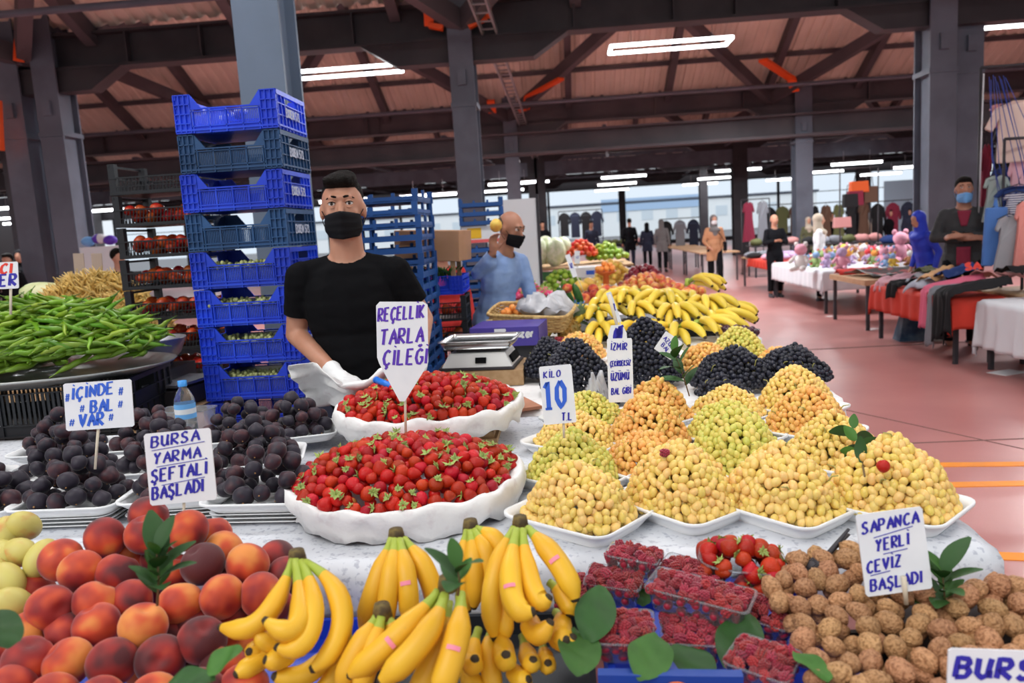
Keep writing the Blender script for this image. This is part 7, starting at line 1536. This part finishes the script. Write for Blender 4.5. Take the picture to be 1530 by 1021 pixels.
b.build('blue_cord', mat('blue_rope', (.03, .06, .30), .7), None, label='blue cords draped from the clothes frame at the right edge', cat='cord', kind='stuff')
b = MB(); a, e = PY(1470, 110, 9.0), PY(1462, 330, 9.0); b.tube([a, e], .008, 5); b.build('thin_chain', m_ledbody, None, label='thin pale cord hanging in front of the double pillar', cat='cord')
# far racks
rx = [(835, 900, 28, 2.1), (985, 1046, 27, 1.62), (1108, 1150, 22, 2.0), (1140, 1198, 25, 1.85), (1206, 1300, 23, 1.8), (1255, 1312, 18, 2.45), (1300, 1390, 24, 1.75)]
for i, (pa, pb, Y, zt) in enumerate(rx):
    xa, xb = PY(pa, 330, Y).x, PY(pb, 330, Y).x; rack(('far dark clothes rack left of the three shoppers', 'long far rack of dark coats behind the tan tables', 'rack of maroon garments beside the dark pillar', 'rack of brown and black garments left of the grey pillar', 'rack of dark dresses behind the white-dressed woman', 'tall rack of handbags over the toy table', 'rack of dark coats before the bluish panel')[i], xa, xb, Y, zt)
    if i == 5: continue
    n = max(2, int((xb - xa) / .34)); cs_ = [[cbk, m_nav], [cbk, cgrey, m_nav], [cm, cgrey, cbk, cm], [cbk, colv, mat('cloth_brown', (.10, .05, .03), .8)], [cbk, mat('cloth_brown', (.10, .05, .03), .8), colv], [], [cbk, cm, m_nav]][i]
    for k in range(n):
        t = garment('dark garment hanging on the ' + ('far left rack', 'long far rack of coats', 'maroon rack', 'brown and black rack', 'dress rack behind the woman in white', '', 'coat rack before the bluish panel')[i], 0, 0, 1, .34, (.85, .95, 1.15, 1.0, 1.15, 1, 1.15)[i] * rr.uniform(.8, 1.1), cs_[k % len(cs_)], ('shirt', 'shirt', 'dress', 'shirt', 'dress', '', 'shirt')[i], group=('garments on the far left rack', 'coats on the long far rack', 'garments on the maroon rack', 'garments on the brown rack', 'dresses behind the woman in white', '', 'coats before the bluish panel')[i], seed=k)
        t.location = (xa + (k + .5) * (xb - xa) / n, Y, zt - .06)
for (px, py, w, h, m, lab) in ((1270, 281, .20, .42, cbk, 'black handbag hanging left of the orange one'), (1277, 276, .22, .45, cm, 'maroon handbag hanging under the orange one'), (1283, 264, .26, .34, col('orange_leather', (.62, .10, .02)), 'orange handbag hanging above the toy table'), (1299, 268, .20, .50, mat('cloth_brown', (.10, .05, .03), .8), 'brown handbag hanging right of the orange one'), (1258, 318, .24, .32, crose, 'dusty pink handbag hanging low behind the toys')):
    garment(lab, px, py, 18, w * 1.3, h, m, 'bag', 'bag')
c0, c1 = PY(1325, 288, 30), PY(1360, 380, 30); b = MB(); b.box((0, 0, 1.25), (1.0, .06, 2.5)); b.build('bluish_panel', mat('bluish_panel', (.35, .45, .55), .5), None, False, (c0.x + .4, 30, 0), label='pale bluish panel standing before the far windows', cat='panel')
for (pa, pb, Y, h) in ((1125, 1200, 20.5, .8), (1205, 1330, 19, .82), (1325, 1395, 17, .82), (890, 1000, 31, .8)):
    xa, xb = PY(pa, 350, Y).x, PY(pb, 350, Y).x; table('market_table', 'dark far table of goods between the racks and the toys', xa, xb, Y, Y + .9, h, mtop=m_dark, group='far dark tables')
    for k in range(int((xb - xa) / .3)): q = MB(); q.ell((0, 0, .07), (.17, .14, .10), n=9, k=6, fn=lambda p: p * (1 + .25 * noise.noise(p * 2.5 + V(k, Y, 0)))); q.build('folded_cloth', rr.choice([cbk, cnavy, cgrey, cm, colv, crose, clg]), None, True, (xa + .15 + k * .3, Y + .3, h + .012), label='bundle of goods on the dark far tables', cat='clothing', group='bundles on the far dark tables')
# ------------------------------------------------------------------ say which one is which inside small groups
bpy.context.view_layer.update()
def pix(p):
    q = p - CAM; w = max(.01, q.dot(fw)); return 765 + FPX * q.dot(rt) / w, 510.5 - FPX * q.dot(up) / w
ORD = ['first', 'second', 'third', 'fourth', 'fifth', 'sixth', 'seventh', 'eighth', 'ninth', 'tenth', 'eleventh', 'twelfth', 'thirteenth', 'fourteenth', 'fifteenth', 'sixteenth', 'seventeenth', 'eighteenth', 'nineteenth', 'twentieth']
byl = {}
for o in COL.objects:
    if o.parent is None and o.get('group') and o.get('label') and o.get('kind') != 'stuff': byl.setdefault((o['group'], o['label']), []).append(o)
for (grp, lab), os_ in byl.items():
    n = len(os_)
    if n < 2 or n > 50 or 'hidden' in lab or 'hidden' in grp or 'lower crates' in grp: continue
    base = lab if len(lab.split()) <= 9 else None
    if base is None:
        nm = {'grape_bunch': 'bunch'}.get(os_[0].name.split('.')[0], os_[0].name.split('.')[0].replace('_', ' ')); g_ = grp.replace('grape bunches, ', 'the ').replace(' (bunches)', '')
        base = nm + (' in ' if nm == 'bunch' else ' among ') + ('' if g_.startswith('the ') else 'the ') + g_
        if len(base.split()) > 10: continue
    xs = [o.location.x for o in os_]; ys = [o.location.y for o in os_]
    if max(xs) - min(xs) < .03 and max(ys) - min(ys) < .03:      # a vertical stack
        os_.sort(key=lambda o: -o.location.z)
        for i, o in enumerate(os_):
            if i < 20: o['label'] = base + ', ' + ORD[i] + ' from the top'
            else: o['label'] = base + ', ' + ORD[n - 1 - i] + ' from the bottom'
        continue
    P_ = sorted(((pix(o.matrix_world.translation), o) for o in os_), key=lambda t: t[0][1]); R_ = max(1, round(math.sqrt(n / 2.2))); per = math.ceil(n / R_)
    for r_ in range(R_):
        row = sorted(P_[r_ * per:(r_ + 1) * per], key=lambda t: t[0][0])
        for i, (_, o) in enumerate(row):
            o['label'] = base + ', ' + ORD[i] + ' from left' + (', ' + ORD[r_] + ' row down' if R_ > 1 else '')
